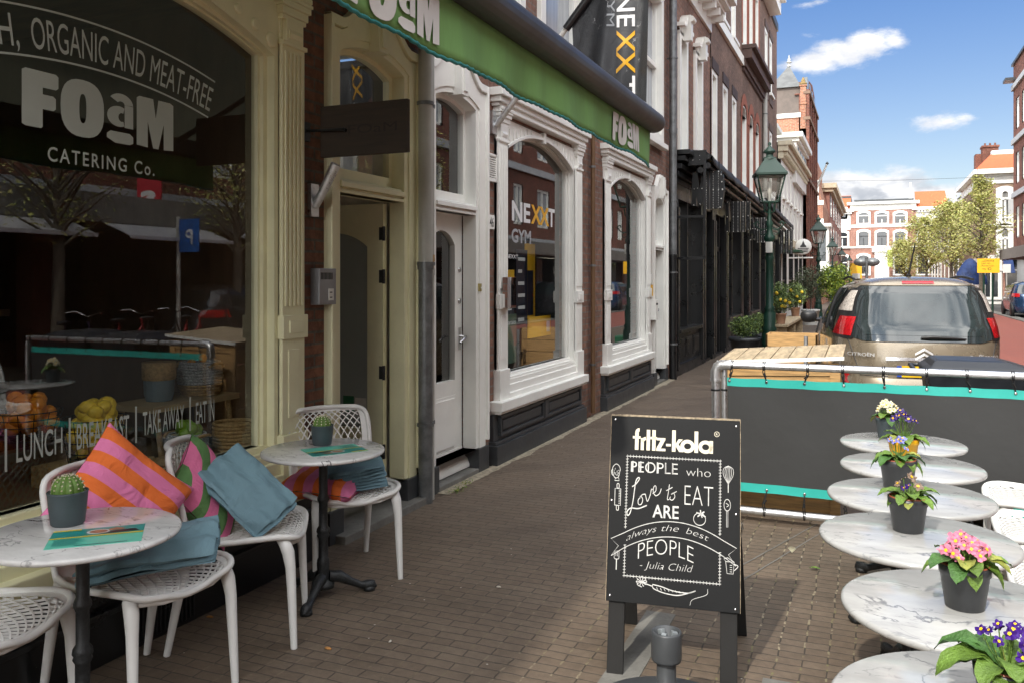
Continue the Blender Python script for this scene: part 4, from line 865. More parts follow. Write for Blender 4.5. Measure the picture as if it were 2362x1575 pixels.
# ------------------------------------------------------------------ houses above and beyond the cafe
def house(name, label, y0, y1, zt, brickm, z0=3.6, depth=8, wins=(), X=0.0, side=True, roof=m_char):
    t = thing(name, label, 'building', (X-2, (y0+y1)/2, 0)); fr = FL(X)
    w = MB(); wallgrid(w, fr, y0, y1, z0, zt, [(a, b, c, d) for (a, b, c, d) in wins], .18)
    w.box(X-depth, X-.19, y0+.01, y1-.01, z0, zt-.002)
    w.build('wall', brickm, t)
    return t, fr
W3 = lambda L, z0, z1: [(a, b, z0, z1) for a, b in L]
h3w = W3([(17.62,18.3),(19.0,19.7),(20.35,21.05)], 3.9, 5.95); h3u = W3([(17.95,18.5),(18.75,19.45),(20.2,20.95)], 7.3, 9.3)
h3, f3 = house('brick_house', 'brown brick house with a white string course above the cafe awning', 17.5, 21.9, 10.6, m_brick3, wins=h3w+h3u)
for w in h3w+h3u: sash(h3, f3, *w, m_white2, m_panec, d=.12, b=.1, sill=True)
q = MB(); q.fbox(f3, 17.5, 21.88, 6.98, 7.2, -.07, .05); q.build('string_course', m_white2, h3); m_lin = pm('dark_lintel', (.045,.03,.03), .7)
for w in h3w+h3u: q = MB(); q.fbox(f3, w[0]-.06, w[1]+.06, w[3], w[3]+.22, -.025, .1); q.build('lintel', m_lin, h3)
q = MB(); q.fbox(f3, 17.5, 21.9, 10.2, 10.6, -.3, .1); q.build('cornice', m_white2, h3)
h4w = W3([(21.95,22.85),(23.35,24.2),(24.65,25.5)], 3.9, 6.05); h4u = W3([(22.1,22.9),(23.3,24.1),(24.6,25.4)], 7.6, 9.7)
h4, f4 = house('brick_house', 'brick house with red arched window heads and a heavy brown cornice', 21.9, 26.2, 10.6, m_brick3, wins=h4w+h4u)
m_rub = pm('red_rubbed_brick', (.27,.09,.055), .8, var=.2, vs=12); m_bc = pm('brown_cornice', (.075,.04,.03), .6, var=.15)
q = MB()
for w in h4w:
    A = arch(w[0], w[1], w[3]-.35, w[3]+.05); B = arch(w[0]-.25, w[1]+.25, w[3]-.35, w[3]+.32)
    for i in range(len(A)-1): q.add([f4(*A[i], -.02), f4(*A[i+1], -.02), f4(*B[i+1], -.02), f4(*B[i], -.02)], [(0,1,2,3)])
    P = [f4(w[0],w[3]+.01,-.012)]+[f4(a,z,-.012) for a, z in A]+[f4(w[1],w[3]+.01,-.012)]
for w in h4w+h4u:
    q.fbox(f4, w[0]-.14, w[0], w[2], w[3]-.0, -.015, .17); q.fbox(f4, w[1], w[1]+.14, w[2], w[3], -.015, .17)
q.build('window_surround', m_rub, h4)
for w in h4w+h4u: sash(h4, f4, *w, m_white2, m_panec, d=.15, b=.08, zt=w[3]-.02 if w in h4w else None)
q = MB()
for zz in (7.0, 10.0):
    q.fbox(f4, 21.95, 26.2, zz, zz+.18, -.10, .05); q.fbox(f4, 21.92, 26.25, zz+.18, zz+.42, -.26, .05); q.fbox(f4, 21.9, 26.27, zz+.42, zz+.52, -.36, .05)
    for k in range(30): q.fbox(f4, 22+k*.14, 22.07+k*.14, zz-.1, zz, -.06, .02)
q.build('cornice', m_bc, h4)
h5w = [(27.0,27.75,4.3,6.4),(28.3,29.05,4.3,6.4),(27.0,27.75,7.6,9.4),(28.3,29.05,7.6,9.4),(26.35,26.75,8.3,9.6)]
h5, f5 = house('brick_house', 'tall brown grey brick house closing the near row, with a slanting roof edge', 26.2, 30.6, 10.4, m_brick3, z0=3.2, wins=h5w[:4])
for w in h5w[:4]: sash(h5, f5, *w, m_white2, m_panec, d=.12, b=.12, mull=1); 
m_lin2 = pm('grey_brown_lintel', (.09,.06,.05), .7)
for w in h5w[:4]: q = MB(); q.fbox(f5, w[0]-.1, w[1]+.1, w[3], w[3]+.2, -.03, .1); q.build('lintel', m_lin2, h5); q = MB(); q.fbox(f5, w[0]-.1, w[1]+.1, w[2]-.35, w[2]-.1, -.03, .1); q.build('apron_panel', m_lin2, h5)
q = MB(); q.fbox(f5, 26.15, 28.4, 10.1, 10.5, -.35, .1); q.fbox(f5, 26.15, 28.5, 10.5, 10.62, -.5, .1); q.build('cornice', m_white2, h5)
q = MB(); q.fbox(f5, 28.4, 30.65, 10.2, 10.45, -.05, .1); q.build('coping', m_char, h5)
drainpipe('drainpipe', 'tall grey drainpipe between the arched and the tall brick house', .08, 26.35, .07, [(3.7,8.0,m_greyp)])
# ------------------------------------------------------------------ the white houses beyond
wh = thing('white_house', 'white plastered house with a cream bracketed cornice and dormer', 'building', (-2, 34, 0)); f6 = FL(.1)
m_plas = pm('white_plaster', (.72,.72,.69), .7, var=.05, vs=1.5, dirt=((.5,.48,.42), 2, .6, .4)); m_gwin = pm('grey_window_glass', (.16,.18,.19), .12, var=.3, vs=1)
ww = [(y, y+.75, z, z+1.15) for y in (31.6, 33.1, 34.6, 36.3, 37.8, 39.6) for z in (3.2, 4.55)]
w = MB(); wallgrid(w, f6, 31.0, 41.3, 0, 6.1, ww+[(31.5,33.2,.4,2.7),(34,36,.4,2.7),(36.6,38.6,.4,2.7),(39,40.8,.4,2.7)], .15); w.box(-7, -.06, 31, 41.3, 0, 6.1); w.build('wall', m_plas, wh)
for k in ww: sash(wh, f6, *k, m_white2, m_gwin, d=.1, b=.07)
for k in ((31.5,33.2),(34,36),(36.6,38.6),(39,40.8)): sash(wh, f6, k[0], k[1], .4, 2.7, m_black, m_glassd, d=.1, b=.08, mull=1, sill=False, name='shop_window')
q = MB(); q.fbox(f6, 31.0, 41.3, 2.85, 3.1, -.15, .05); q.fbox(f6, 31.0, 41.3, 5.85, 6.1, -.08, .1); q.fbox(f6, 30.95, 41.35, 6.1, 6.3, -.25, .1); q.fbox(f6, 30.9, 41.4, 6.3, 6.45, -.38, .1)
for k in range(26): q.fbox(f6, 31.1+k*.39, 31.25+k*.39, 5.95, 6.11, -.22, .05)
q.build('cornice', pm('cream_plaster', (.60,.54,.40), .6, var=.08), wh)
q = MB(); q.box(-2.2, -.3, 32.0, 33.6, 6.4, 7.1).box(-2.4, -.1, 31.9, 33.7, 7.1, 7.25); q.build('dormer', m_white2, wh)
q = MB().add([(.0,31,6.42),(.0,41.3,6.42),(-3.5,41.3,8.4),(-3.5,31,8.4)], [(0,1,2,3)]); q.build('roof', m_char, wh)
w2 = thing('white_house', 'taller white house with cream cornice in front of the brick tower', 'building', (-2, 42, 0)); f7 = FL(.25)
ww = [(y, y+.6, z, z+1.3) for y in (36.4,37.6,38.8,40.0) for z in (6.95,)]
w = MB(); w.box(-4.5, .25, 35.7, 41.35, 5.5, 7.15); w.build('wall', m_plas, w2); q = MB()
q.box(-4.6, .36, 35.62, 41.4, 7.15, 7.3).box(-4.7, .5, 35.5, 41.4, 7.3, 7.5); q.build('cornice', m_white2, w2)
for y in (36.4,37.6,38.8,40.0): q = MB(); q.fbox(f7, y, y+.55, 6.48, 7.0, -.03, .1); q.build('window', m_gwin, w2)
tw = thing('brick_tower_house', 'red and orange brick tower house with a slate pyramid roof and gold finials', 'building', (-2, 45, 0))
w = MB(); w.box(-3.2, .2, 41.4, 48.4, 0, px(1820,270,41.4)[1]); w.build('wall', m_brickT, tw)
f8 = FL(.22); w = MB(); w.fbox(f8, 41.4, 48.4, 0, 10.2, -.02, .3); 
for k in range(5): w.fbox(f8, 41.4+k*1.6, 41.75+k*1.6, 0, 10.4, -.15, .1)
w.prism(lambda a, z, d: f8(a, z, d), [(41.4,10.2),(48.4,10.2),(48.4,11.3),(46.2,11.6),(43.8,11.3),(42.6,10.8)], -.0, .5)
w.build('street_front', m_brickD, tw)
q = MB()
for z in (3.2,6.1,9.0,10.2): q.fbox(f8, 41.35, 48.45, z, z+.14, -.2, .1)
q.build('stone_band', pm('brown_stone', (.20,.13,.09), .8), tw)
for z in (3.6, 6.6, 9.5):
    for k in range(4):
        q = MB(); q.fbox(f8, 41.95+k*1.6, 42.75+k*1.6, z, z+1.6, -.04, .1); q.build('window', m_gwin, tw)
q = MB(); q.box(-2.9, .0, 41.33, 41.5, px(1820,273,41.4)[1], px(1820,263,41.4)[1]); q.build('white_band', m_white2, tw)
m_slb = pm('brown_slate', (.13,.105,.09), .8, var=.2, vs=3); m_slg = pm('grey_slate', (.11,.115,.115), .6, var=.25, vs=3, dirt=((.2,.2,.2), 6, .55, .5))
XT = lambda u: px(u, 300, 41.4)[0]; ZT = lambda u, v: px(u, v, 41.4)[1]
zm0, zm1 = ZT(1820, 264), ZT(1820, 201); xl, xr = XT(1790)-.3, XT(1845)
q = MB(); q.addc([(xl,41.38,zm0),(xr,41.38,zm0),(xr,41.6,zm1),(xl,41.6,zm1),(xl,45,zm0),(xr,45,zm0),(xr,44.8,zm1),(xl,44.8,zm1)], [(0,1,2,3),(1,5,6,2),(4,7,6,5),(0,3,7,4),(3,2,6,7)]); q.build('mansard', m_slb, tw)
za_ = px(1820, 152, 43.0)[1]; xa2 = px(1820, 152, 43.0)[0]
q = MB(); q.addc([(xl-.05,41.45,zm1),(xr+.03,41.45,zm1),(xr+.03,44.9,zm1),(xl-.05,44.9,zm1),(xa2,43.0,za_)], [(0,1,4),(1,2,4),(2,3,4),(3,0,4),(0,3,2,1)]); q.build('pyramid_roof', m_slg, tw)
q = MB(); q.lathe([(.10,0),(.06,.08),(.05,.16),(.12,.20),(.12,.23),(.05,.27),(.08,.36),(.02,.46),(.035,.50),(.01,.56)], (xa2,43.0,za_-.06), 12); q.build('roof_finial', m_greyp, tw)
q = MB(); zp = fz(1850, 190, .1)
for y in (41.5, 43.6, 45.6): q.lathe([(.13,0),(.17,.04),(.17,.1),(.09,.13),(.10,.2),(.02,.38)], (.1,y,zp+.25*(y > 42)), 10)
q.build('pinnacle', pm('ochre_pinnacle', (.22,.15,.055), .8, var=.3), tw)
q = MB()
for y in (41.5, 43.6, 45.6):
    q.box(-.02,.22,y-.12,y+.12,8.6,zp+.25*(y > 42)); q.box(-.06,.26,y-.16,y+.16,zp-.9,zp-.82); q.box(-.06,.26,y-.16,y+.16,zp-.06+.25*(y > 42),zp+.0+.25*(y > 42))
q.build('pier', m_brickT, tw)
gh = thing('gabled_house', 'orange brick gabled house with white bands behind the tower house', 'building', (-2, 60, 0))
w = MB(); w.prism(FF(58), [(-5,0),(.15,0),(.15,6.4),(-.3,8.2),(-.3,9.4),(-.9,11.0),(-1.9,13.0),(-5,13.0)], 0, 8); w.build('wall', m_brickT, gh)
q = MB()
for z in (3.6,5.2,6.4,8.2,9.6): q.box(-3, .18 if z < 7 else -.27, 57.95, 58.1, z, z+.3)
q.build('white_band', m_white2, gh)
for (x, z) in ((-.45,3.9),(-.45,6.7),(-1.35,6.7),(-1.2,8.6)): q = MB(); q.box(x-.3, x+.35, 57.92, 58.1, z, z+1.3); f = q.build('window_frame', m_white2, gh); q = MB(); q.box(x-.2, x+.25, 57.9, 58.1, z+.1, z+1.2); q.build('pane', m_glassd, f)
q = MB(); q.box(-1.2, .55, 56.4, 58, 2.4, 4.9).box(-1.3, .7, 56.2, 58, 2.0, 2.5).box(-1.3,.7,56.2,58,4.9,5.1); f = q.build('bay_window', m_white2, gh)
for x in (-.75, .1): q = MB(); q.box(x-.3, x+.3, 56.36, 56.45, 2.75, 4.7); q.build('pane', m_gwin, f)
lr = thing('corner_house', 'red brown corner house with a cream cornice just beyond the gabled house', 'building', (0, 75, 0))
w = MB(); w.box(-5, .2, 66, 92, 0, 8.0); w.build('wall', pm('red_brown_render', (.24,.11,.085), .85, var=.12, vs=2), lr); q = MB(); q.box(-5.2, .45, 65.7, 92, 8.0, 8.25).box(-5.3, .7, 65.5, 92, 8.25, 8.6); q.build('cornice', pm('cream_cornice', (.5,.42,.3), .6), lr)
for y in range(5):
    for z in (1, 3.8, 6.3): q = MB(); q.box(.18, .24, 67+y*4.8, 68.8+y*4.8, z, z+1.9); q.build('window', m_gwin, lr)
t = thing('flagpole', 'long bare white flagpole leaning out over the far street', 'flagpole', (.3, 50, 6.0))
p0 = Vector((.42, 48.0, fz(1866, 476, .42) if False else 6.2)); a = px(1866, 476, 48); b = px(1908, 378, 48)
q = MB(); q.tube([(a[0],48,a[1]),(b[0],48,b[1])], [.075,.05], 8); q.build('pole', m_pole, t); q = MB(); q.lathe([(.01,-.1),(.09,0),(.01,.1)], (b[0],48,b[1]), 8); q.build('knob', m_char, t)
t = thing('round_sign', 'round white hanging sign with a dark emblem on the white house', 'sign', (.8, 34, 2.9))
a = px(1853, 570, 34); q = MB(); q.lathe([(.001,-.06),(.28,-.06),(.30,-.03),(.30,.03),(.28,.06),(.001,.06)], n=28, M=Matrix.Translation((a[0],34,a[1])) @ Matrix.Rotation(PI/2,4,'X')); q.build('disc', m_white, t)
q = MB(); fs_ = lambda x, z: (a[0]+x, 33.935, a[1]+z); q.add([fs_(-.07,.05), fs_(.07,.05), fs_(.0,.24)], [(0,1,2)]); q.add([fs_(-.12,-.02), fs_(.12,-.02), fs_(.09,.06), fs_(-.09,.06)], [(0,1,2,3)])
for k in range(3): q.add([fs_(-.2+.02*k,-.08-.06*k), fs_(.2-.02*k,-.08-.06*k), fs_(.2-.02*k,-.05-.06*k), fs_(-.2+.02*k,-.05-.06*k)], [(0,1,2,3)])
q.build('emblem', m_char, t); q = MB(); q.tube([(.1,34,a[1]-.42),(a[0]+.35,34,a[1]-.42)], .03, 8); q.tube([(.1,34,a[1]+.0),(a[0]-.36,34,a[1])], .02, 8); q.build('arm', m_white, t)
t = tag(MB().box(.1,.75,30.6,32.4,2.55,2.62).add([(.1,30.6,2.9),(.1,32.4,2.9),(.75,32.4,2.55),(.75,30.6,2.55)],[(0,1,2,3)]).build('small_awning', pm('dark_green_canvas', (.04,.10,.06), .7)), 'small dark green awning low on the first white house', 'awning')
# ------------------------------------------------------------------ the building closing the street
eb = thing('end_house', 'wide pink brick house with white window surrounds closing the far end of the street', 'building', (6, 112, 0))
YE = 112; fe = FF(YE)
XS = lambda u: px(u, 600, YE)[0]
ZS = lambda u, v: px(u, v, YE)[1]
x0, xm0, xm1, x1 = XS(1880), XS(1962), XS(2112), XS(2215)
zc0 = ZS(2040, 466); zfr = ZS(2040, 485); zb1 = ZS(2040, 520); zb2 = ZS(2040, 571)
w = MB(); w.box(x0, x1, YE, YE+10, 0, zb1+.2).box(xm0, xm1, YE-.25, YE+9, 0, zfr+.1); w.build('wall', m_brickP, eb)
q = MB(); q.box(xm0-.05, xm1+.05, YE-.32, YE+9, zfr, zc0-.3).box(xm0-.4, xm1+.4, YE-.8, YE+9.2, zc0-.3, zc0).box(xm0-.02, xm1+.02, YE-.32, YE, zb1-.25, zb1+.1)
q.box(x0, xm0, YE-.1, YE+1, zb1-.5, zb1+1.7).box(xm1, x1, YE-.1, YE+1, zb1-.5, zb1+1.7).box(x0-.3, xm0+.4, YE-.6, YE+.4, zb1+1.7, zb1+2.05).box(xm1-.4, x1+.3, YE-.6, YE+.4, zb1+1.7, zb1+2.05)
for k in range(30):
    for (a, b) in ((x0, xm0), (xm1, x1)): 
        if k < 14: q.box(a+.2+(b-a)*k/14, a+.45+(b-a)*k/14, YE-.45, YE, zb1+1.45, zb1+1.72)
q.box(x0, x1, YE-.33, YE, zb2-.08, zb2+.1); q.box(x0, x1, YE-.3, YE, 0, .9)
q.build('cornice', m_white, eb)
q = MB(); q.box(xm0+.4, xm1-.2, YE+.4, YE+8.6, zc0, zc0+.35); q.box(x0, xm0, YE+2.5, YE+9, zb1+2, zb1+3.9); q.build('roof', m_char, eb)
q = MB(); q.box(XS(2096), XS(2106), YE+1, YE+1.6, zc0, zc0+1.5).box(XS(2099), XS(2103), YE+1.1, YE+1.4, zc0+1.5, zc0+2.3); q.build('chimney', m_white, eb)
m_tile = pm('orange_roof_tiles', (.42,.10,.035), .8, var=.2, vs=8)
q = MB(); q.add([(xm1,YE+.3,zb1+2.0),(x1-1.2,YE+.3,zb1+2.0),(x1-1.4,YE+3,zb1+4.2),(xm1,YE+3,zb1+4.2)], [(0,1,2,3)]); q.build('tiled_roof', m_tile, eb); q = MB(); q.add([(x0,YE+.3,zb1+2.0),(xm0,YE+.3,zb1+2.0),(xm0,YE+3,zb1+4.0),(x0,YE+3,zb1+4.0)], [(0,1,2,3)]); q.build('tiled_roof', m_tile, eb)
def ewin(u, v0, v1, wpx, dark=m_glassd):
    c = XS(u); hw = wpx/2/FP*119; za, zb = ZS(u, v1), ZS(u, v0); y = YE-.27 if xm0 < c < xm1 else YE
    f = MB(); fr = FF(y-.12); panel(f, fr, c-hw, c+hw, za, zb+.1, (c-hw+.22, c+hw-.22, za+.18, zb-.32, zb-.1), 0, .12, top=lambda a: zb-.05+.22*(1-((a-c)/hw)**2))
    F = f.build('window_frame', m_white, eb)
    q = MB(); q.box(c-hw+.28, c+hw-.28, y-.06, y-.03, za+.22, zb-.1); q.build('pane', dark, F)
    q = MB(); q.box(c-.05, c+.05, y-.1, y-.06, za+.22, zb-.9); q.box(c-hw+.28, c+hw-.28, y-.1, y-.06, (za+zb)/2+.25, (za+zb)/2+.37)
    q.build('glazing_bar', m_white if u < 1960 or v0 < 500 else m_char, F)
for v0, v1 in ((490, 519), (533, 571), (588, 636)):
    for u in (1992, 2034, 2076): ewin(u, v0, v1, 26)
for (u, w_) in ((1943, 26), (1912, 24), (2128, 24)):
    for v0, v1 in ((535, 572), (589, 636)): ewin(u, v0, v1, w_)
q = MB(); a = XS(1906); b = XS(1955); za = ZS(1930, 507); q.box(a, b, YE-.1, YE, za, za+1.5); F = q.build('roof_light', m_white, eb)
for k in range(4): x = a+.25+(b-a-.3)*k/4; q = MB(); q.box(x, x+(b-a)/4-.25, YE-.14, YE, za+.25, za+1.25); q.build('pane', m_glassd, F)
q = MB(); c = XS(2034); z = ZS(2034, 571); q.box(c-1.1, c+1.1, YE-.6, YE, z-.6, z+.1).box(c-.8, c+.8, YE-.5, YE, 0, z-.6); q.build('doorway', m_white, eb); 
tag(MB().box(XS(2046), XS(2058), YE-3, YE-2.95, ZS(2050,617), ZS(2050,578)).build('green_banner', pm('lime_banner', (.45,.55,.12), .6)), 'lime green banner hanging beside the doorway of the far pink house', 'banner')
# houses behind its wings
t = thing('roof_terrace_house', 'low grey roofed building with a roof terrace left of the far pink house', 'building', (-2, 128, 0)); w = MB(); w.box(-14, 1.4, 124, 136, 0, 11.6); w.build('wall', m_brickP, t); q = MB(); q.box(-14, 1.5, 123.8, 136, 11.6, 12.1); q.build('roof', m_slg, t)
tag(MB().lathe([(.05,0),(.05,1.2),(.5,1.25),(.3,1.9),(.05,2.6)], (XS(1921)*1.05-.2, 125, 12.1), 10).build('folded_parasol', pm('red_canvas', (.55,.03,.05), .7)), 'folded red parasol on the roof terrace left of the far pink house', 'parasol')
t = thing('grey_roofed_house', 'white dormered house with dark roof right of the far pink house', 'building', (10, 130, 0)); w = MB(); w.box(7.5, 17, 124, 134, 0, 10.8); w.build('wall', m_plas, t); q = MB(); q.box(7.3, 17.2, 123.6, 134, 10.8, 11.4); q.build('roof', m_char, t)
q = MB(); q.box(12.6, 13.8, 123.9, 124.1, 8.8, 10.2); q.build('window', m_glassd, t)
# ------------------------------------------------------------------ right side: tan brick house with orange roof
YH = 62.0; xh0 = px(2261, 400, 62)[0]; fh = FF(YH)
th_ = thing('tan_brick_house', 'tan brick corner house with orange tiled hip roof and a tall chimney', 'building', (12, 65, 0))
XH = lambda u: px(u, 500, YH)[0]; ZH = lambda v, u=2300: px(u, v, YH)[1]
wz = [(XH(2297), XH(2340)+.3, ZH(515), ZH(437)), (XH(2297), XH(2340)+.3, ZH(615), ZH(520))]
w = MB(); wallgrid(w, fh, xh0, 18, 3.0, ZH(424), [], .2); w.box(xh0+.01, 18, YH+.02, YH+12, 3.0, ZH(424)); w.box(xh0, 18, YH, YH+12, 0, 3.0, 1); w.build('wall', [m_brickY, m_plas], th_)
q = MB(); q.box(xh0-.05, 18, YH-.06, YH+12, ZH(424), ZH(402)); q.box(xh0-.4, 18, YH-.5, YH+12.3, ZH(402), ZH(391)); q.box(xh0-.03, 18, YH-.05, YH, ZH(521), ZH(517)); q.box(xh0-.1, 18, YH-.2, YH, 2.9, 3.15); q.build('cornice', m_white, th_)
q = MB(); zr = ZH(391); q.add([(xh0-.3,YH-.4,zr),(18,YH-.4,zr),(18,YH+2.2,zr+1.25),(xh0+.85,YH+2.2,zr+1.25),(xh0-.3,YH+6,zr)], [(0,1,2,3),(0,3,4)]); q.build('roof', m_tile, th_)
q = MB(); q.box(xh0+.45, xh0+1.4, YH+3, YH+4, zr-.2, zr+1.85).box(xh0+.05, xh0+.7, YH+3.2, YH+4.2, zr-.2, zr+1.45).box(xh0+.4, xh0+1.45, YH+2.9, YH+4.1, zr+1.85, zr+1.97)
for k in range(3): q.lathe([(.07,0),(.06,.22)], (xh0+.65+k*.3, YH+3.5, zr+1.97), 8)
q.build('chimney', m_brickD, th_); q = MB(); q.box(xh0+.9, 18, YH+2.15, YH+2.9, zr+1.2, zr+1.5); q.build('ridge_board', m_plas, th_)
def twin(u0, u1, v0, v1, parent=th_):
    a, b, z0, z1 = XH(u0), XH(u1), ZH(v1), ZH(v0); f = MB(); fr = FF(YH-.1); c = (a+b)/2
    panel(f, fr, a, b, z0, z1, (a+.35, b-.35, z0+.25, z1-.45, z1-.3), 0, .16, top=lambda x: z1-.1+.14*(1-((x-c)/((b-a)/2))**2))
    f.fbox(fr, c-.06, c+.06, z0+.25, z0+(z1-z0)*.68, .02, .14); f.fbox(fr, a+.35, b-.35, z0+(z1-z0)*.66, z0+(z1-z0)*.72, .02, .14); f.fbox(fr, a+.35, b-.35, z0+.45, z0+.5, -.03, .02); f.fbox(fr, a-.1, b+.1, z0-.1, z0, -.1, .14)
    F = f.build('window_frame', m_white, parent); q = MB(); q.fbox(fr, a+.35, b-.35, z0+.25, z1-.3, .09, .1); q.build('pane', pm('curtained_glass', (.22,.22,.21), .15, var=.5, vs=9, stretch=(1,1,.08)), F)
twin(2297, 2340, 432, 521); twin(2297, 2340, 518, 622)
q = MB(); a = XH(2268); q.box(a, XH(2310), YH-.14, YH, .3, 3.0)
F = q.build('shop_front', m_white, th_)
for (u0, u1) in ((2272, 2283), (2291, 2301)): q = MB(); q.box(XH(u0), XH(u1), YH-.18, YH-.1, .5, 2.5); q.build('pane', m_glassd, F)
q = MB(); q.box(XH(2312), XH(2318), YH-.2, YH, 0, 3.0, 0).box(XH(2318), XH(2345), YH-.1, YH, 0, 2.9, 1); q.build('shop_pier', [m_brickP, m_glassd], th_)
# street side of the terrace behind the trees
ro = thing('terrace_row', 'row of pale brick houses behind the pale green trees with a grey tiled roof', 'building', (10, 90, 0))
w = MB(); w.box(9.4, 17, 74, 111, 0, 7.4); w.build('wall', m_brickY, ro); q = MB()
q.box(9.0, 17, 74, 111, 7.4, 7.8)
q.build('cornice', m_white, ro); q = MB(); q.add([(9.1,74,7.8),(9.1,111,7.8),(12,111,10.4),(12,74,10.4)], [(0,1,2,3)]); q.build('roof', m_slb, ro)
for k in range(8):
    for z in (1.0, 4.2): q = MB(); q.box(9.33, 9.4, 75.5+k*4.5, 77.5+k*4.5, z, z+2.3); F = q.build('window_frame', m_white, ro); q = MB(); q.box(9.3, 9.4, 75.8+k*4.5, 77.2+k*4.5, z+.3, z+2.1); q.build('pane', m_glassd, F)
# ------------------------------------------------------------------ right side: tall red brick flats
RX = 10.4; flt = thing('brick_flats', 'tall dark red brick block with pale bands and balcony slabs at the right edge', 'building', (14, 40, 0)); fr_ = FR(RX)
fw = []
for k in range(16):
    y = -28+k*5.2
    for z in ((3.9, 6.9, 9.9) if y > 33 else (3.9, 6.9)): fw.append((y+.5, y+2.0, z, z+1.7)); fw.append((y+3.0, y+4.0, z, z+1.7))
fw = [q_ for q_ in fw if q_[1] < 54.5]
w = MB(); wallgrid(w, fr_, -30, 34, 3.1, 9.6, fw, .15); wallgrid(w, fr_, 34, 55, 3.1, 13.6, fw, .15); w.box(RX+.16, 20, -29.9, 34, 3.1, 9.6); w.box(RX+.16, 20, 34, 54.99, 3.1, 13.6); w.build('wall', m_brickD, flt)
for h in fw:
    q = MB(); q.fbox(fr_, h[0], h[0]+.1, h[2], h[3], .04, .14); q.fbox(fr_, h[1]-.1, h[1], h[2], h[3], .04, .14); q.fbox(fr_, h[0], h[1], h[2], h[2]+.1, .04, .14); q.fbox(fr_, h[0], h[1], h[3]-.1, h[3], .04, .14)
    c = (h[0]+h[1])/2; q.fbox(fr_, c-.05, c+.05, h[2], h[3], .04, .14); F = q.build('window_frame', m_white2, flt)
    q = MB(); q.fbox(fr_, h[0]+.05, h[1]-.05, h[2]+.05, h[3]-.05, .12, .15); q.build('pane', m_glassc, F)
q = MB()
for z in (3.1, 6.15, 9.15): q.fbox(fr_, -30, 55.05, z, z+.28, -.12, .1)
q.fbox(fr_, 34, 55.05, 12.2, 12.48, -.12, .1)
for z in (6.15, 9.15):
    for k in range(5): q.fbox(fr_, -26+k*10.4, -23.4+k*10.4, z+.1, z+.3, -1.0, .1)
q.build('concrete_band', pm('pale_concrete', (.42,.44,.46), .8, var=.12, vs=3), flt)
q = MB(); q.box(RX-.1, 20, 34, 55.1, 13.6, 13.75).box(RX-.3, 20, -30, 34, 9.6, 9.85).box(RX-.5, RX+.2, 54.2, 55.2, 12.7, 12.85); q.build('roof', m_char, flt)
q = MB(); q.fbox(fr_, -30, 50, 2.6, 3.1, -1.3, .3); q.build('canopy', pm('canopy_concrete', (.20,.19,.17), .8, var=.15), flt)
for k in range(17): y = -28+k*4.8; q = MB(); q.fbox(fr_, y, y+.45, 0, 2.6, .0, .4); q.build('pillar', m_brickD, flt)
q = MB(); q.fbox(fr_, -30, 54, 0, 2.6, .7, .8, 1); q.fbox(fr_, -30, 54, 0, .5, .6, .75); q.build('shop_front', [m_brickD, m_glassd], flt)
m_awn = pm('pale_grey_canvas', (.50,.50,.52), .7, var=.06)
for k in range(7):
    y = -2+k*3.2; t = MB(); t.add([(RX-.05,y,3.05),(RX-.05,y+2.5,3.05),(RX-1.9,y+2.5,2.35),(RX-1.9,y,2.35)], [(0,1,2,3)]); t.box(RX-1.95, RX-1.9, y, y+2.5, 2.3, 2.36)
    tag(t.build('shop_awning', m_awn, solid=.01), 'pale grey shop awning under the brick flats', 'awning', 'shop awnings under the brick flats')
# vertical boards over there, seen mirrored in the gym window
q = MB(); q.box(RX-.13, RX-.09, 9.2, 9.75, 3.7, 5.9); text(q, 'KASTEN OP MAAT', lambda a, z: (RX-.135, 9.56+z*-1, 5.8-a), w=2.0, h=.2, x=0, y=0, mi=1)
tag(q.build('shop_board', [m_paper, m_dark]), 'tall white board with dark lettering across the street', 'shop board')
q = MB(); q.box(RX-.95, RX-.35, 12.4, 12.44, 2.85, 4.5); text(q, 's', lambda a, z: (RX-.90+a, 12.395, z), w=.4, h=.5, x=.07, y=3.0, mi=1, bold=.03); text(q, 'a', lambda a, z: (RX-.90+a, 12.395, z), w=.4, h=.5, x=.07, y=3.75, mi=1, bold=.03)
tag(q.build('red_banner', [pm('red_banner_cloth', (.5,.03,.05), .6), m_wlet]), 'red vertical shop banner with white letters across the street', 'banner')
t = thing('parking_sign', 'blue parking sign on a grey post across the street', 'sign', (8.5, 11.9, 0)); q = MB(); q.tube([(8.5,11.9,0),(8.5,11.9,2.75)], .04, 10); q.build('post', m_greyp, t)
q = MB(); q.box(8.0,8.46,11.88,11.9,2.1,2.7); text(q, 'P', lambda a, z: (8.14+a, 11.875, z), w=.17, h=.27, x=0, y=2.25, mi=1, bold=.02); q.build('panel', [pm('blue_sign', (.02,.12,.42), .4), m_wlet], t)
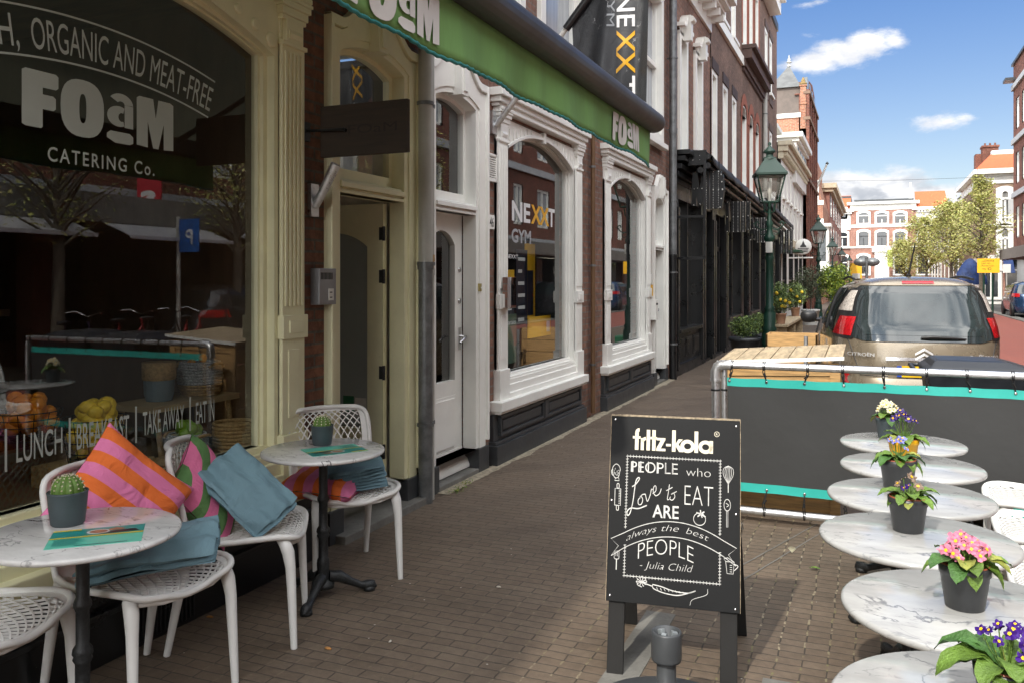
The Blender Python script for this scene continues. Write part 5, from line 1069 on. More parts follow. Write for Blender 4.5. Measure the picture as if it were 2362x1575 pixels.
# ------------------------------------------------------------------ trees
m_bark = pm('bark', (.10,.085,.065), .9, var=.3, vs=12, bump=.4, bs=40)
m_lf = [pm('young_leaf_pale', (.38,.38,.10), .6, var=.3, vs=3, spec=.3), pm('young_leaf_green', (.30,.34,.10), .6, var=.3, vs=3, spec=.3), pm('blossom_cream', (.48,.45,.18), .6, var=.2, vs=3)]
def leaves(mb, pts, s, nm, flat=.5):
    for p in pts:
        a = Vector((random.gauss(0,1), random.gauss(0,1), random.gauss(0,flat))).normalized(); b = a.cross(Vector((random.gauss(0,1), random.gauss(0,1), random.gauss(0,1)))).normalized(); l = s*random.uniform(.6, 1.3); w = l*.38
        p = Vector(p); mb.add([p-a*l*.5, p+b*w*.5, p+a*l*.5, p-b*w*.5], [(0,1,2,3)], random.randrange(nm))
def tree(name, label, x, y, h, cw, trunk=2.2, nl=9000, ls=.16, mats=None, group=None, conical=.5):
    t = thing(name, label, 'tree', (x, y, 0), group=group); tr = MB(); lf = MB(); pts = []
    top = Vector((x+random.uniform(-.2,.2), y, h)); tr.tube([(x,y,0),(x+.03,y,trunk*.6),(x,y,trunk),(x+.05,y,h*.6),tuple(top)], [.13,.10,.09,.05,.01], 8)
    nb = 46
    for k in range(nb):
        f = (k+.5)/nb; z0 = trunk*.95+(h-trunk)*f*.9; ang = k*2.4+random.uniform(-.5,.5); R = cw*.5*(1-f)**conical*(.55+.45*min(1, f*5))*random.uniform(.7, 1.15)
        rise = R*random.uniform(.5, 1.0); p = [Vector((x, y, z0))]
        for j in range(1, 6): s = j/5; p.append(Vector((x+R*s*math.cos(ang+.3*s*math.sin(k)), y+R*s*math.sin(ang+.3*s*math.sin(k)), z0+rise*s**.8+random.uniform(-.05,.05))))
        tr.tube([tuple(q) for q in p], [.035*(1-f*.5), .028, .02, .015, .01, .005], 5)
        for m in range(nl//nb):
            s = random.random()**.6; i = min(4, int(s*5)); c = p[i].lerp(p[i+1], s*5-i); g = .05+.12*R*s
            if noise.noise(c*1.1) < -.28: continue
            pts.append(c+Vector((random.gauss(0,g), random.gauss(0,g), random.gauss(0,g*1.1)+.05)))
    leaves(lf, pts, ls, len(mats or m_lf)); tr.build('trunk', m_bark, t); c = lf.build('crown', mats or m_lf, t); return t
tree('street_tree', 'tallest pale leafed street tree, in front of the tan brick house', 8.25, 50.0, 7.5, 3.9, 2.3, 9500, .14, conical=.7)
tree('street_tree', 'broad pale leafed street tree just left of the tallest one', 7.65, 59.6, 6.7, 5.2, 2.1, 11000, .16)
tree('street_tree', 'middle pale leafed street tree, third from the yellow sign', 6.8, 70.0, 6.4, 5.0, 2.0, 9000, .17)
tree('street_tree', 'small far pale leafed tree in front of the pink house', 5.75, 83.7, 5.2, 4.6, 1.6, 8000, .18)
tree('street_tree', 'round flowering tree across the street beside the parking sign', 8.6, 13.6, 5.4, 3.2, 2.1, 4500, .08)
tree('street_tree', 'small flowering tree across the street by the red shop banner', 8.6, 9.5, 5.0, 3.4, 2.1, 4000, .08)
tree('street_tree', 'flowering tree across the street near the white board', 8.7, 20.5, 6.0, 3.6, 2.3, 4000, .09)
# ------------------------------------------------------------------ lamp posts
m_lgreen = pm('lamp_green_paint', (.009,.036,.024), .45, var=.15, vs=8, spec=.35)
m_lroof = pm('lamp_roof_green', (.014,.040,.029), .5, var=.1)
def lamp(label, x, y, H):
    t = thing('street_lamp', label, 'street lamp', (x, y, 0), group='green lantern posts along the pavement')
    q = MB(); q.lathe([(.17,0),(.17,.25),(.14,.3),(.15,.34),(.15,.6),(.12,.66),(.14,.7),(.11,.75),(.12,1.0),(.09,1.06),(.11,1.1),(.075,1.15),(.07,2.05),(.09,2.1),(.075,2.14)], (0,0,0), 20)
    q.lathe([(.075,2.14),(.085,2.25),(.06,2.3),(.06,2.4),(.11,2.46),(.11,2.52),(.06,2.58),(.05,2.7),(.075,2.78),(.04,2.85),(.035,3.0),(.03,3.2)], (0,0,0), 16); q.build('post', m_lgreen, t, local=True)
    q = MB()
    for s in (-1, 1):
        q.tube([(s*a, 0, z) for a, z in spline([(0,2.72),(.12,2.66),(.22,2.70),(.27,2.78),(.22,2.82),(.20,2.77)], 5)], .014, 6); q.tube([(s*a, 0, z) for a, z in spline([(.05,2.6),(.14,2.56),(.18,2.62),(.12,2.66)], 5)], .010, 6)
        q.lathe([(.001,-.02),(.02,0),(.001,.02)], (s*.30,0,2.78), 8)
    q.build('scroll_arm', m_lgreen, t, local=True)
    q = MB()
    for a in range(4):
        an = PI/4+a*PI/2; c, s = math.cos(an), math.sin(an); q.tube([(r*c, r*s, z) for r, z in spline([(.03,2.98),(.12,3.02),(.13,3.1),(.16,3.2)], 5)], .012, 6)
    q.build('cradle', m_lgreen, t, local=True)
    z0, z1, b0, b1 = 3.2, 3.72, .15, .265
    q = MB(); R4 = Matrix.Rotation(.25, 4, 'Z')
    cor = [(-1,-1),(1,-1),(1,1),(-1,1)]
    for (a, b) in cor: q.tube([tuple(R4 @ Vector((a*b0, b*b0, z0))), tuple(R4 @ Vector((a*b1, b*b1, z1)))], .016, 6)
    for (r, z) in ((b0, z0), (b1, z1)):
        for i in range(4): a, b = cor[i], cor[(i+1) % 4]; q.tube([tuple(R4 @ Vector((a[0]*r, a[1]*r, z))), tuple(R4 @ Vector((b[0]*r, b[1]*r, z)))], .017, 6)
    q.build('lantern_frame', m_lgreen, t, local=True)
    q = MB()
    for i in range(4): a, b = cor[i], cor[(i+1) % 4]; q.add([R4 @ Vector((a[0]*b0,a[1]*b0,z0)), R4 @ Vector((b[0]*b0,b[1]*b0,z0)), R4 @ Vector((b[0]*b1,b[1]*b1,z1)), R4 @ Vector((a[0]*b1,a[1]*b1,z1))], [(0,1,2,3)])
    q.build('lantern_pane', m_lampg, t, local=True)
    q = MB(); P = []
    for (r, z) in ((.30,z1),(.30,z1+.04),(.12,z1+.30),(.11,z1+.34)):
        for (a, b) in cor: P.append(R4 @ Vector((a*r, b*r, z)))
    q.add(P, [(k*4+i, k*4+(i+1) % 4, k*4+4+(i+1) % 4, k*4+4+i) for k in range(3) for i in range(4)]+[(3,2,1,0)])
    q.lathe([(.13,z1+.32),(.13,z1+.36),(.07,z1+.38),(.07,z1+.44),(.12,z1+.47),(.11,z1+.5),(.05,z1+.56),(.02,z1+.60),(.035,z1+.63),(.02,z1+.67),(.001,z1+.68)], n=14); q.build('lantern_roof', m_lroof, t, local=True)
    q = MB(); q.lathe([(.03,3.2),(.03,3.36),(.05,3.4),(.035,3.6),(.001,3.62)], n=10); q.build('bulb', m_lbulb, t, local=True)
    s = H/4.4; t.scale = (s, s, s); return t
m_lampg = glass('lantern_glass', (.80,.80,.78), .12); m_lbulb = pm('frosted_bulb', (.8,.8,.76), .3)
L1 = lamp('nearest green lantern post, beside the dark planters', 1.25, 16.6, 4.2)
for (lb, x, y) in (('second green lantern post, behind the olive tree in the planter', 1.06, 36.1), ('third green lantern post along the left pavement', .85, 54.5), ('fourth and small green lantern post far down the left pavement', .85, 72.0), ('farthest green lantern post, nearly hidden by the hedge', .9, 95.0)):
    copy_tree(L1, loc=(x, y, 0), label=lb)
q = MB(); q.box(1.2, 1.32, 16.42, 16.48, 2.1, 2.3); tag(q.build('small_grey_box', m_greyp, bevel=.004), 'small grey sensor box strapped to the nearest lantern post', 'box')
# far street clutter
q = MB(); q.tube([(.4,40,5.98),(4,40.5,5.92),(7,41,5.95),(RX,42,6.1)], .007, 5); tag(q.build('overhead_wire', m_char), 'thin wire strung across the street below the clouds', 'wire')
t = thing('yellow_road_sign', 'large amber detour sign on a post in front of the tan brick house', 'sign', (9.0, 40, 0)); YS = 40
a, b = px(2254, 600, YS)[0], px(2306, 600, YS)[0]; z0, z1 = px(2280, 630, YS)[1], px(2280, 597, YS)[1]
q = MB(); q.box(a, b, YS, YS+.03, z0, z1, 0)
for k in range(4):
    pass
fsg = lambda x, z: (a+x, YS-.003, z0+z)
Wd = b-a; Hs = z1-z0
text(q, 'Laan van', fsg, w=Wd*.38, h=Hs*.12, x=Wd*.2, y=Hs*.62, mi=1, sp=1.1); text(q, 'Meerdervoort', fsg, w=Wd*.56, h=Hs*.12, x=Wd*.2, y=Hs*.44, mi=1, sp=1.1); text(q, 'volg', fsg, w=Wd*.16, h=Hs*.1, x=Wd*.22, y=Hs*.24, mi=1)
text(q, 'Omleiding', fsg, w=Wd*.45, h=Hs*.08, x=Wd*.3, y=Hs*.84, mi=1); ribbon(q, [(Wd*.2,Hs*.8),(Wd*.75,Hs*.8)], Hs*.02, fsg, 1)
ribbon(q, [(Wd*(.56+.06*math.cos(k*PI/6)), Hs*(.28+.08*math.sin(k*PI/6))) for k in range(13)], Hs*.025, fsg, 1); ribbon(q, [(Wd*.5,Hs*.34),(Wd*.46,Hs*.28),(Wd*.5,Hs*.22)], Hs*.025, fsg, 1)
q.build('panel', [pm('amber_sign', (.85,.48,.01), .5, var=.03), m_dark], t); q = MB(); q.tube([(a+.25,YS+.06,0),(a+.25,YS+.06,z1)], .04, 8).tube([(b-.25,YS+.06,0),(b-.25,YS+.06,z1)], .04, 8); q.build('post', m_lgreen, t)
m_bawn = pm('blue_striped_canvas', (.008,.03,.12), .7, var=.3, vs=2)
q = MB(); q.grid(lambda u, v: (px(2205,1,55)[0]+1.5*u, 55-.9*math.sin(v*PI/2)*1.0, .9+1.5*math.cos(v*PI/2)*(.35+.65*math.sin(PI*min(1,u+.02)))+.4), 16, 8); tag(q.build('blue_awning', m_bawn), 'domed blue striped awning under the trees on the right', 'awning')
q = MB(); q.add([(XH(2312),YH-.2,2.9),(XH(2335),YH-.2,2.9),(XH(2335),YH-1.3,2.0),(XH(2312),YH-1.3,2.0)], [(0,1,2,3)]); tag(q.build('blue_awning', m_bawn, solid=.02), 'flat blue awning at the right end of the tan brick house', 'awning')
t = thing('parking_board', 'small white and grey sign on a post beside the far blue awning', 'sign', (9.6, 45, 0)); a = px(2322, 600, 45)[0]; q = MB(); q.tube([(a,45,0),(a,45,2.3)], .03, 8); q.build('post', m_greyp, t); q = MB(); q.box(a-.16,a+.16,44.95,44.98,1.9,2.3); q.build('panel', m_paper, t)
q = MB(); a = px(1895,1,80)
tg = thing('advertising_column', 'yellow construction boards in front of the far pink house', 'board', (2, 95, 0)); q = MB(); q.box(px(1960,1,95)[0], px(1988,1,95)[0], 95, 95.1, 0, 3.3); q.build('panel', m_amber, tg); q = MB(); q.box(px(1966,1,94)[0], px(1984,1,94)[0], 94, 94.1, .2, 2.2); q.build('sheet', m_greyp, tg)
t = thing('signal_mirror', 'grey twin disc street fixture on a post in front of the far pink house', 'street fixture', (4, 80, 0)); q = MB()
for u in (1986, 2012): a = px(u, 605, 80); q.lathe([(.001,-.05),(.62,-.05),(.62,.05),(.001,.12)], n=20, M=Matrix.Translation((a[0],80,a[1])) @ Matrix.Rotation(PI/2,4,'X') @ Matrix.Diagonal((1,.6,1,1)))
q.build('disc', m_zinc, t); a = px(1999,605,80); q = MB(); q.tube([(a[0],80,0),(a[0],80,a[1]+.4)], .12, 8); q.build('post', m_zinc, t)
# ------------------------------------------------------------------ lattice chairs
def lerpP(P, t):
    n = len(P)-1; t = max(0, min(.99999, t))*n; i = int(t); f = t-i
    a, b, c, d = P[max(i-1,0)], P[i], P[i+1], P[min(i+2,n)]
    return tuple(.5*((2*b[k])+(c[k]-a[k])*f+(2*a[k]-5*b[k]+4*c[k]-d[k])*f*f+(3*b[k]-a[k]-3*c[k]+d[k])*f**3) for k in range(len(b)))
# profile rows: x, z, half width
SEATP = [(.245,.418,.10),(.24,.43,.17),(.22,.443,.205),(.17,.45,.228),(.08,.445,.236),(-.02,.436,.232),(-.10,.434,.225),(-.165,.445,.218)]
BACKP = [(-.165,.445,.218),(-.205,.475,.214),(-.235,.54,.214),(-.258,.62,.218),(-.28,.70,.220),(-.298,.76,.215),(-.306,.795,.195),(-.309,.812,.15)]
def make_chair(label):
    t = thing('lattice_chair', label, 'chair', group='white lattice plastic chairs')
    def surf(P, back):
        def f(u, v):       # u across -1..1, v along 0..1
            x, z, w = lerpP(P, v); k = u*u
            if back: x += .045*k*min(1, v*3); z += 0
            else: z += .012*k-.006*(1-k)
            return Vector((x, u*w, z))
        return f
    def sheetpart(name, P, back, nd):
        S_ = surf(P, back); q = MB()
        # rim: closed loop of rounded section, lattice inside
        lo, hi, e = (.03, .99, .84) if not back else (.02, .985, .84)
        loop = [S_(-1, .0+v*1.0) for v in [k/14 for k in range(15)]]
        ed = [S_(-1, k/16) for k in range(17)]+[S_(-1+2*k/10, 1.0) for k in range(1, 10)]+[S_(1, 1-k/16) for k in range(17)]
        if not back: ed = [S_(-1, 1-k/16) for k in range(17)]+[S_(-1+2*k/10, 0.0) for k in range(1, 10)]+[S_(1, k/16) for k in range(17)]
        q.tube([tuple(p) for p in ed], .0125, 10)
        # flat border band between rim and lattice
        def band(u0, u1, v0, v1, nu, nv):
            q.grid(lambda a, b: S_(u0+(u1-u0)*a, v0+(v1-v0)*b), nu, nv); 
        vb0, vb1 = (.20, .93) if not back else (.16, .83)
        ue = .83
        band(-1, -ue, 0, 1, 2, 20); band(ue, 1, 0, 1, 2, 20); band(-ue, ue, vb1, 1, 12, 4)
        band(-ue, ue, 0, vb0, 12, 4)
        # lattice
        def bar(pts, w=.0048, h=.007):
            V = []; F = []; n = len(pts)
            for i, p in enumerate(pts):
                t_ = (pts[min(i+1,n-1)]-pts[max(i-1,0)]).normalized(); nn = Vector((0,0,1)) if not back else Vector((1,0,.3)).normalized(); s_ = t_.cross(nn).normalized(); nn = s_.cross(t_)
                V += [p+s_*w/2+nn*h/2, p-s_*w/2+nn*h/2, p-s_*w/2-nn*h/2, p+s_*w/2-nn*h/2]
            for i in range(n-1):
                for k in range(4): F.append((i*4+k, i*4+(k+1) % 4, i*4+4+(k+1) % 4, i*4+4+k))
            q.add(V, F)
        for s in (-1, 1):
            for k in range(-nd, nd*2+1):
                pts = []
                for j in range(25):
                    v = vb0+(vb1-vb0)*j/24; u = -ue+2*ue*(k/nd)+s*(2*ue)*(j/24)*.62*(1.0)
                    if -ue <= u <= ue: pts.append(S_(u, v))
                if len(pts) > 2: bar(pts)
        q.build(name, m_plast, t, local=True, solid=0)
    sheetpart('seat', SEATP, False, 11); sheetpart('backrest', BACKP, True, 10)
    def leg(pts, rs):
        q = MB(); q.tube(pts, rs, 12, sq=1.0); q.build('leg', m_plast, t, local=True)
    for s in (-1, 1):
        leg([(.165, s*.185, .445), (.192, s*.196, .432), (.208, s*.203, .39), (.217, s*.207, .33), (.232, s*.214, 0)], [.012, .026, .0245, .0205, .0135])
        leg([(-.14, s*.195, .448), (-.168, s*.202, .435), (-.185, s*.206, .39), (-.20, s*.208, .33), (-.262, s*.214, 0)], [.012, .026, .0245, .0205, .0135])
    q = MB(); q.tube([(.20,-.20,.423),(.235,-.10,.41),(.242,0,.407),(.235,.10,.41),(.20,.20,.423)], .011, 8); q.build('apron', m_plast, t, local=True)
    return t
proto = make_chair('white lattice chair with an orange and pink striped cushion, behind the near marble table')
for c_ in proto.children: c_.scale = (1.07, 1.08, 1.06)
proto.location = (.42, 2.46, 0); proto.rotation_euler.z = math.radians(-6)
chs = [('white lattice chair seen from the side, with a blue blanket over a green striped cushion', (.38, 3.08), 31),
 ('white lattice chair in front of the open cream door, holding folded blue blankets', (.36, 3.90), -37),
 ('white lattice chair cut off at the lower left corner, with an empty seat', (.24, 1.87), 12),
 ('farthest white lattice chair by the barrier at the right edge', (3.84, 5.05), 180),
 ('middle white lattice chair at the right edge, between the two others there', (3.82, 4.42), 183),
 ('nearest white lattice chair at the right edge beside the terrace tables', (3.78, 3.72), 178)]
chairs = [proto]+[copy_tree(proto, loc=(x, y, 0), rz=math.radians(a), label=l) for l, (x, y), a in chs]
# ------------------------------------------------------------------ round marble tables on cast iron feet
m_mar1 = marble('grey_veined_marble', (.74,.74,.73), (.03,.03,.045), vs=1.0, off=(.7, 2.3, 0))
m_mar2 = marble('white_veined_marble', (.50,.50,.485), (.09,.10,.12), vs=.8, off=(3.7, 1.3, 0))
def table(label, x, y, m, r=.308, z=.745, rz=0):
    t = thing('bistro_table', label, 'table', (x, y, 0), rz, 'round marble bistro tables')
    q = MB(); q.lathe([(.001,z-.022),(r-.012,z-.022),(r-.003,z-.018),(r,z-.011),(r-.002,z-.004),(r-.009,z),(.001,z)], n=72); q.build('table_top', m, t, local=True)
    q = MB(); q.lathe([(.001,z-.0235),(.15,z-.024),(.05,z-.03),(.03,z-.05),(.022,z-.07),(.022,.52),(.030,.50),(.030,.49),(.022,.475),(.022,.36),(.032,.345),(.034,.33),(.028,.32),(.032,.31),(.024,.295),(.024,.20),(.030,.19),(.032,.17),(.026,.10),(.034,.085),(.055,.07),(.055,.05),(.03,.04)], n=18); q.build('column', m_iron, t, local=True)
    q = MB()
    for k in range(3):
        a = k*2*PI/3+.5; c, s = math.cos(a), math.sin(a); q = MB()
        q.tube([(rr*c, rr*s, zz) for rr, zz in ((.03,.10),(.08,.095),(.14,.06),(.19,.035),(.225,.03),(.255,.028),(.272,.014))], [.03,.03,.02,.018,.026,.024,.006], 10, sq=1.0)
        q.lathe([(.001,.0),(.03,.0),(.03,.02),(.015,.03),(.001,.032)], (.235*c, .235*s, 0), 10); q.build('foot', m_iron, t, local=True)
    return t
T1 = table('near grey marble table with a cactus and menu below the shop window', .545, 2.08, m_mar1, r=.316)
T2 = table('grey marble bistro table with a small cactus beside the open cream door', .47, 3.56, m_mar1, rz=.3)
tl = [('farthest white marble table, against the dark barrier banner', 3.17, 4.90),('white marble table second from the barrier, under the yellow flowerpot', 3.19, 4.31),('white marble table third from the barrier, under the pale blue flowers', 3.16, 3.71),('white marble table fourth from the barrier, with a dark vein at its left rim', 3.16, 3.12),('white marble table fifth from the barrier, under the pink flowers', 3.25, 2.49),('nearest white marble table at the bottom edge, under the violet flowers', 3.245, 1.89)]
for k, (l, x, y) in enumerate(tl): table(l, x, y, m_mar2, rz=k*.7)
TZ = .745
# ------------------------------------------------------------------ pots, cactus, flowers
m_pot = pm('slate_pot', (.055,.075,.085), .5, var=.08, vs=20); m_pot2 = pm('black_plastic_pot', (.035,.037,.04), .38, var=.1, vs=20); m_soil = pm('soil', (.05,.03,.02), .95, var=.4, vs=40)
m_cac = pm('cactus_skin', (.10,.19,.03), .5, var=.25, vs=40); m_spine = pm('cactus_spines', (.7,.65,.5), .7)
def cactus(label, x, y, s=1.0):
    p = thing('cactus', label, 'cactus', (x, y, TZ))
    q = MB(); q.lathe([(.044*s,0),(.048*s,.004),(.054*s,.05*s),(.058*s,.098*s),(.060*s,.102*s),(.056*s,.104*s),(.052*s,.088*s),(.001,.086*s)], n=32); q.build('pot', m_pot, p, local=True)
    q = MB(); n = 12
    def f(u, v):
        a = 2*PI*u; rib = 1-.14*abs(math.sin(a*n/2))**.6 if False else 1-.13*(1-abs(math.cos(a*n/2)))**1.2; th = v*PI*.5; r = .051*s*math.cos(th)**.75*rib*(.9+.1*math.sin(v*PI)); return (r*math.cos(a), r*math.sin(a), .084*s+.066*s*math.sin(th)*(.97 if v > .95 else 1))
    q.grid(f, 96, 14); q.build('cactus_body', m_cac, p, local=True)
    q = MB()
    for k in range(n):
        for j in range(6):
            v = .12+j*.15; c = Vector(f(k/n, v)); q.lathe([(.001,-.002),(.003*s,0),(.001,.003)], tuple(c*1.015), 6)
            for m in range(3): d = Vector((random.gauss(0,1), random.gauss(0,1), random.gauss(.3,1))).normalized()*.006; q.tube([tuple(c), tuple(c+d)], .0005, 3, cap=False)
    q.build('spines', m_spine, p, local=True); return p
cactus('round green cactus in a slate pot on the near grey marble table', .425, 2.12, 1.13); cactus('small green cactus in a slate pot on the marble table by the cream door', .395, 3.655, 1.0)
m_leafm = [pm('primrose_leaf', (.12,.21,.03), .5, var=.3, vs=25, bump=.6, bs=180), pm('primrose_leaf_dark', (.06,.15,.03), .5, var=.3, vs=25, bump=.6, bs=180)]
m_leafm.append(pm('yellowing_leaf', (.25,.27,.05), .55, var=.3, vs=30, bump=.4, bs=150))
def leaf(mb, o, a, L, w, el, droop, mi):
    """curved ruffled leaf from o in direction a"""
    n = 9; ca, sa = math.cos(a), math.sin(a); V = []; F = []; r = 0; z = 0; e = el; row = []
    for i in range(n+1):
        t = i/n; ww = w*math.sin(PI*min(1, (t*.93+.07)))**.6*(1-.25*(1-t))*(.35+.65*min(1, t*2.5))
        for k in range(5):
            s = (k-2)/2; dz = .18*ww*abs(s)**1.5+.05*w*math.sin(i*2.4+k*2+a*5)*abs(s)
            V.append((o[0]+r*ca-s*ww*sa*.5, o[1]+r*sa+s*ww*ca*.5, o[2]+z+dz))
        r += L/n*math.cos(e); z += L/n*math.sin(e); e -= droop/n
    for i in range(n):
        for k in range(4): F.append((i*5+k, i*5+k+1, i*5+6+k, i*5+5+k))
    mb.add(V, F, mi, True)
def flower(mb, c, nrm, r, mi, mc, petals=5, depth=.25):
    nrm = Vector(nrm).normalized(); a = nrm.orthogonal().normalized(); b = nrm.cross(a); c = Vector(c); n = petals*6; rot = random.random()*6
    sq_ = random.uniform(.75, 1.0)
    def rr(q): return r*(.72+.30*abs(math.cos(q*petals/2))**.7)*(1 if math.cos(q) > 0 else sq_)
    V = [c-nrm*r*.1]; 
    for ring, (f, h) in enumerate(((.35, -.0), (.75, .06), (1.0, depth*.1))):
        for k in range(n): q = 2*PI*k/n; V.append(c+(a*math.cos(q+rot)+b*math.sin(q+rot))*rr(q)*f*(1+random.gauss(0,.05)*f)+nrm*(h*r+random.gauss(0, .10)*r*f+.16*r*f*math.sin(q*petals+rot)))
    F = [(0, 1+k, 1+(k+1) % n) for k in range(n)]+[(1+j*n+k, 1+(j+1)*n+k, 1+(j+1)*n+(k+1) % n, 1+j*n+(k+1) % n) for j in range(2) for k in range(n)]
    mb.add(V, F, mi, True)
    P = [c+nrm*.0022]+[c+nrm*.0022+(a*math.cos(2*PI*k/10+rot)+b*math.sin(2*PI*k/10+rot))*r*(.24+.06*(k % 2)) for k in range(10)]
    mb.add(P, [(0, 1+k, 1+(k+1) % 10) for k in range(10)], mc, True)
def primrose(label, x, y, s, fcol, ccol, nf, nleaf=12, potm=m_pot2, pot=(.046,.064,.115), spread=1.0, cluster=.045, seed=1, up=.05, wilt=0):
    random.seed(seed); t = thing('potted_primrose', label, 'potted plant', (x, y, TZ), group='potted primroses on the terrace tables'); r0, r1, h = [q*s for q in pot]
    q = MB(); q.lathe([(r0,0),(r0+.002,.003),(r1-.004,h-.026),(r1-.001,h-.024),(r1+.001,h),(r1-.003,h+.001),(r1-.005,h-.012),(.001,h-.014)], n=36); q.build('pot', potm, t, local=True)
    q = MB(); q.lathe([(r1-.005,h-.01),(r1-.0035,h+.004),(r1-.006,h+.004),(r1-.008,h-.013),(.001,h-.013)], n=30); q.build('inner_pot', pm('terracotta_plastic', (.33,.09,.045), .5), t, local=True)
    q = MB()
    for k in range(nleaf):
        a = k*2.4+random.uniform(-.3,.3); in_ = k/nleaf; L = s*random.uniform(.075, .105)*spread; leaf(q, (math.cos(a)*.012, math.sin(a)*.012, h-.004), a, L, L*.55, .95-.75*(1-in_)+random.uniform(-.1,.2), 1.5+random.uniform(-.2,.5), 2 if random.random() < .07 else random.choice((0,0,1)))
    q.build('leaf', m_leafm, t, local=True)['kind'] = 'stuff'
    q = MB(); st = MB()
    for k in range(nf):
        a = k*2.4; R = cluster*s*math.sqrt((k+.5)/nf); nz_ = Vector((math.cos(a)*R*18+random.gauss(0,.35)-.2, math.sin(a)*R*18+random.gauss(0,.35)-.55, .75)); c = Vector((math.cos(a)*R, math.sin(a)*R, h+up*s+.03*s*(1-(R/(cluster*s))**2)+random.uniform(-.014,.012)*s))
        flower(q, c, nz_, s*(random.uniform(.011, .019) if random.random() > wilt else random.uniform(.006, .010)), 0 if random.random() > wilt*.6 else 2, 1); st.tube([(c.x*.2, c.y*.2, h-.005), (c.x*.7, c.y*.7, h+up*s*.6), tuple(c)], .0012, 4, cap=False)
    q.build('flower', [fcol, ccol, pm('faded_petal', (.20,.14,.10), .6)], t, local=True); st.build('stem', m_leafm[0], t, local=True); return t
m_pink = pm('pink_petal', (.62,.20,.30), .55, var=.2, vs=60, spec=.2); m_viol = pm('violet_petal', (.045,.012,.17), .5, var=.35, vs=60, spec=.2); m_viol2 = pm('dark_violet_petal', (.028,.01,.12), .5, var=.35, vs=60)
m_lav = pm('lavender_petal', (.20,.21,.52), .55, var=.2, vs=60); m_wht = pm('cream_petal', (.60,.58,.42), .6, var=.15, vs=60); m_yel = pm('yellow_eye', (.85,.50,.01), .5)
primrose('white flowering primrose in a slate pot on the farthest table', 3.10, 5.02, 1.0, m_wht, m_yel, 26, 9, m_pot, (.045,.06,.11), seed=2, cluster=.05)
primrose('deep violet primrose in a yellow pot, second from the barrier', 3.16, 4.42, 1.15, m_viol2, m_yel, 15, 12, pm('yellow_pot', (.75,.40,.01), .45), (.045,.06,.09), seed=5, cluster=.05, up=.075)
primrose('pale blue flowering primrose in a black pot, third from the barrier', 3.12, 3.78, 1.1, m_lav, m_yel, 7, 14, seed=8, cluster=.035, up=.05)
primrose('fading violet primrose in a black pot on the fourth table', 3.135, 3.185, 1.0, m_viol, m_yel, 7, 14, seed=11, cluster=.04, up=.03, wilt=.5)
primrose('bright pink primrose in a black pot on the fifth table', 3.245, 2.50, .98, m_pink, m_yel, 34, 16, seed=14, cluster=.060, up=.035, spread=1.15)
primrose('large violet and yellow primrose in a black pot at the lower right corner', 3.262, 1.885, .92, m_viol, m_yel, 12, 18, seed=17, cluster=.055, up=.050, spread=1.45)
random.seed(5)
# ------------------------------------------------------------------ menus
m_tq = pm('turquoise_print', (.12,.55,.42), .35, var=.03); m_tq2 = pm('dark_turquoise_print', (.02,.27,.25), .35); m_yb = pm('yellow_print', (.70,.55,.03), .35); m_skin = pm('brown_print', (.35,.17,.09), .35, var=.4, vs=60); m_dk = pm('black_print', (.015,.015,.02), .35); m_skyp = pm('pale_print', (.55,.62,.62), .35)
def menu(label, x, y, rz, z=TZ):
    t = thing('menu_card', label, 'menu card', (x, y, z), rz); q = MB(); w, h = .285, .20
    F = lambda a, b, k=0: (a*w-w/2, b*h-h/2, .0025+.0004*k)
    q.box(-w/2, w/2, -h/2, h/2, .0004, .002)
    P = lambda pts, mi, k=1: q.add([F(a, b, k) for a, b in pts], [tuple(range(len(pts)))], mi)
    P([(0,.55),(1,.55),(1,1),(0,1)], 1); P([(0,.50),(1,.50),(1,.56),(0,.56)], 2, 2); P([(.0,.93),(.3,.93),(.3,1),(0,1)], 2, 2)
    P([(.5+.13*math.cos(k*PI/8), .76+.14*math.sin(k*PI/8)) for k in range(16)], 5, 2); P([(.5+.10*math.cos(k*PI/8), .76+.10*math.sin(k*PI/8)) for k in range(16)], 3, 3); P([(.5,.6),(.95,.62),(.9,.76),(.72,.74),(.6,.66)], 4, 4); P([(.62,.74),(.8,.8),(.7,.92),(.6,.85)], 3, 3)
    for k in range(9): P([(.06,.44-k*.04),(.06+.25+.1*random.random(),.44-k*.04),(.3,.455-k*.04),(.06,.455-k*.04)], 1, 1)
    P([(.3,.03),(.85,.03),(.85,.06),(.3,.06)], 1, 2)
    q.build('card', [m_tq, m_tq2, m_yb, m_skin, m_dk, m_skyp], t, local=True); return t
menu('turquoise printed menu card lying beside the cactus on the near table', .644, 2.052, math.radians(-47+90+0)); menu('turquoise printed menu card under the small cactus on the table by the door', .535, 3.56, math.radians(235))
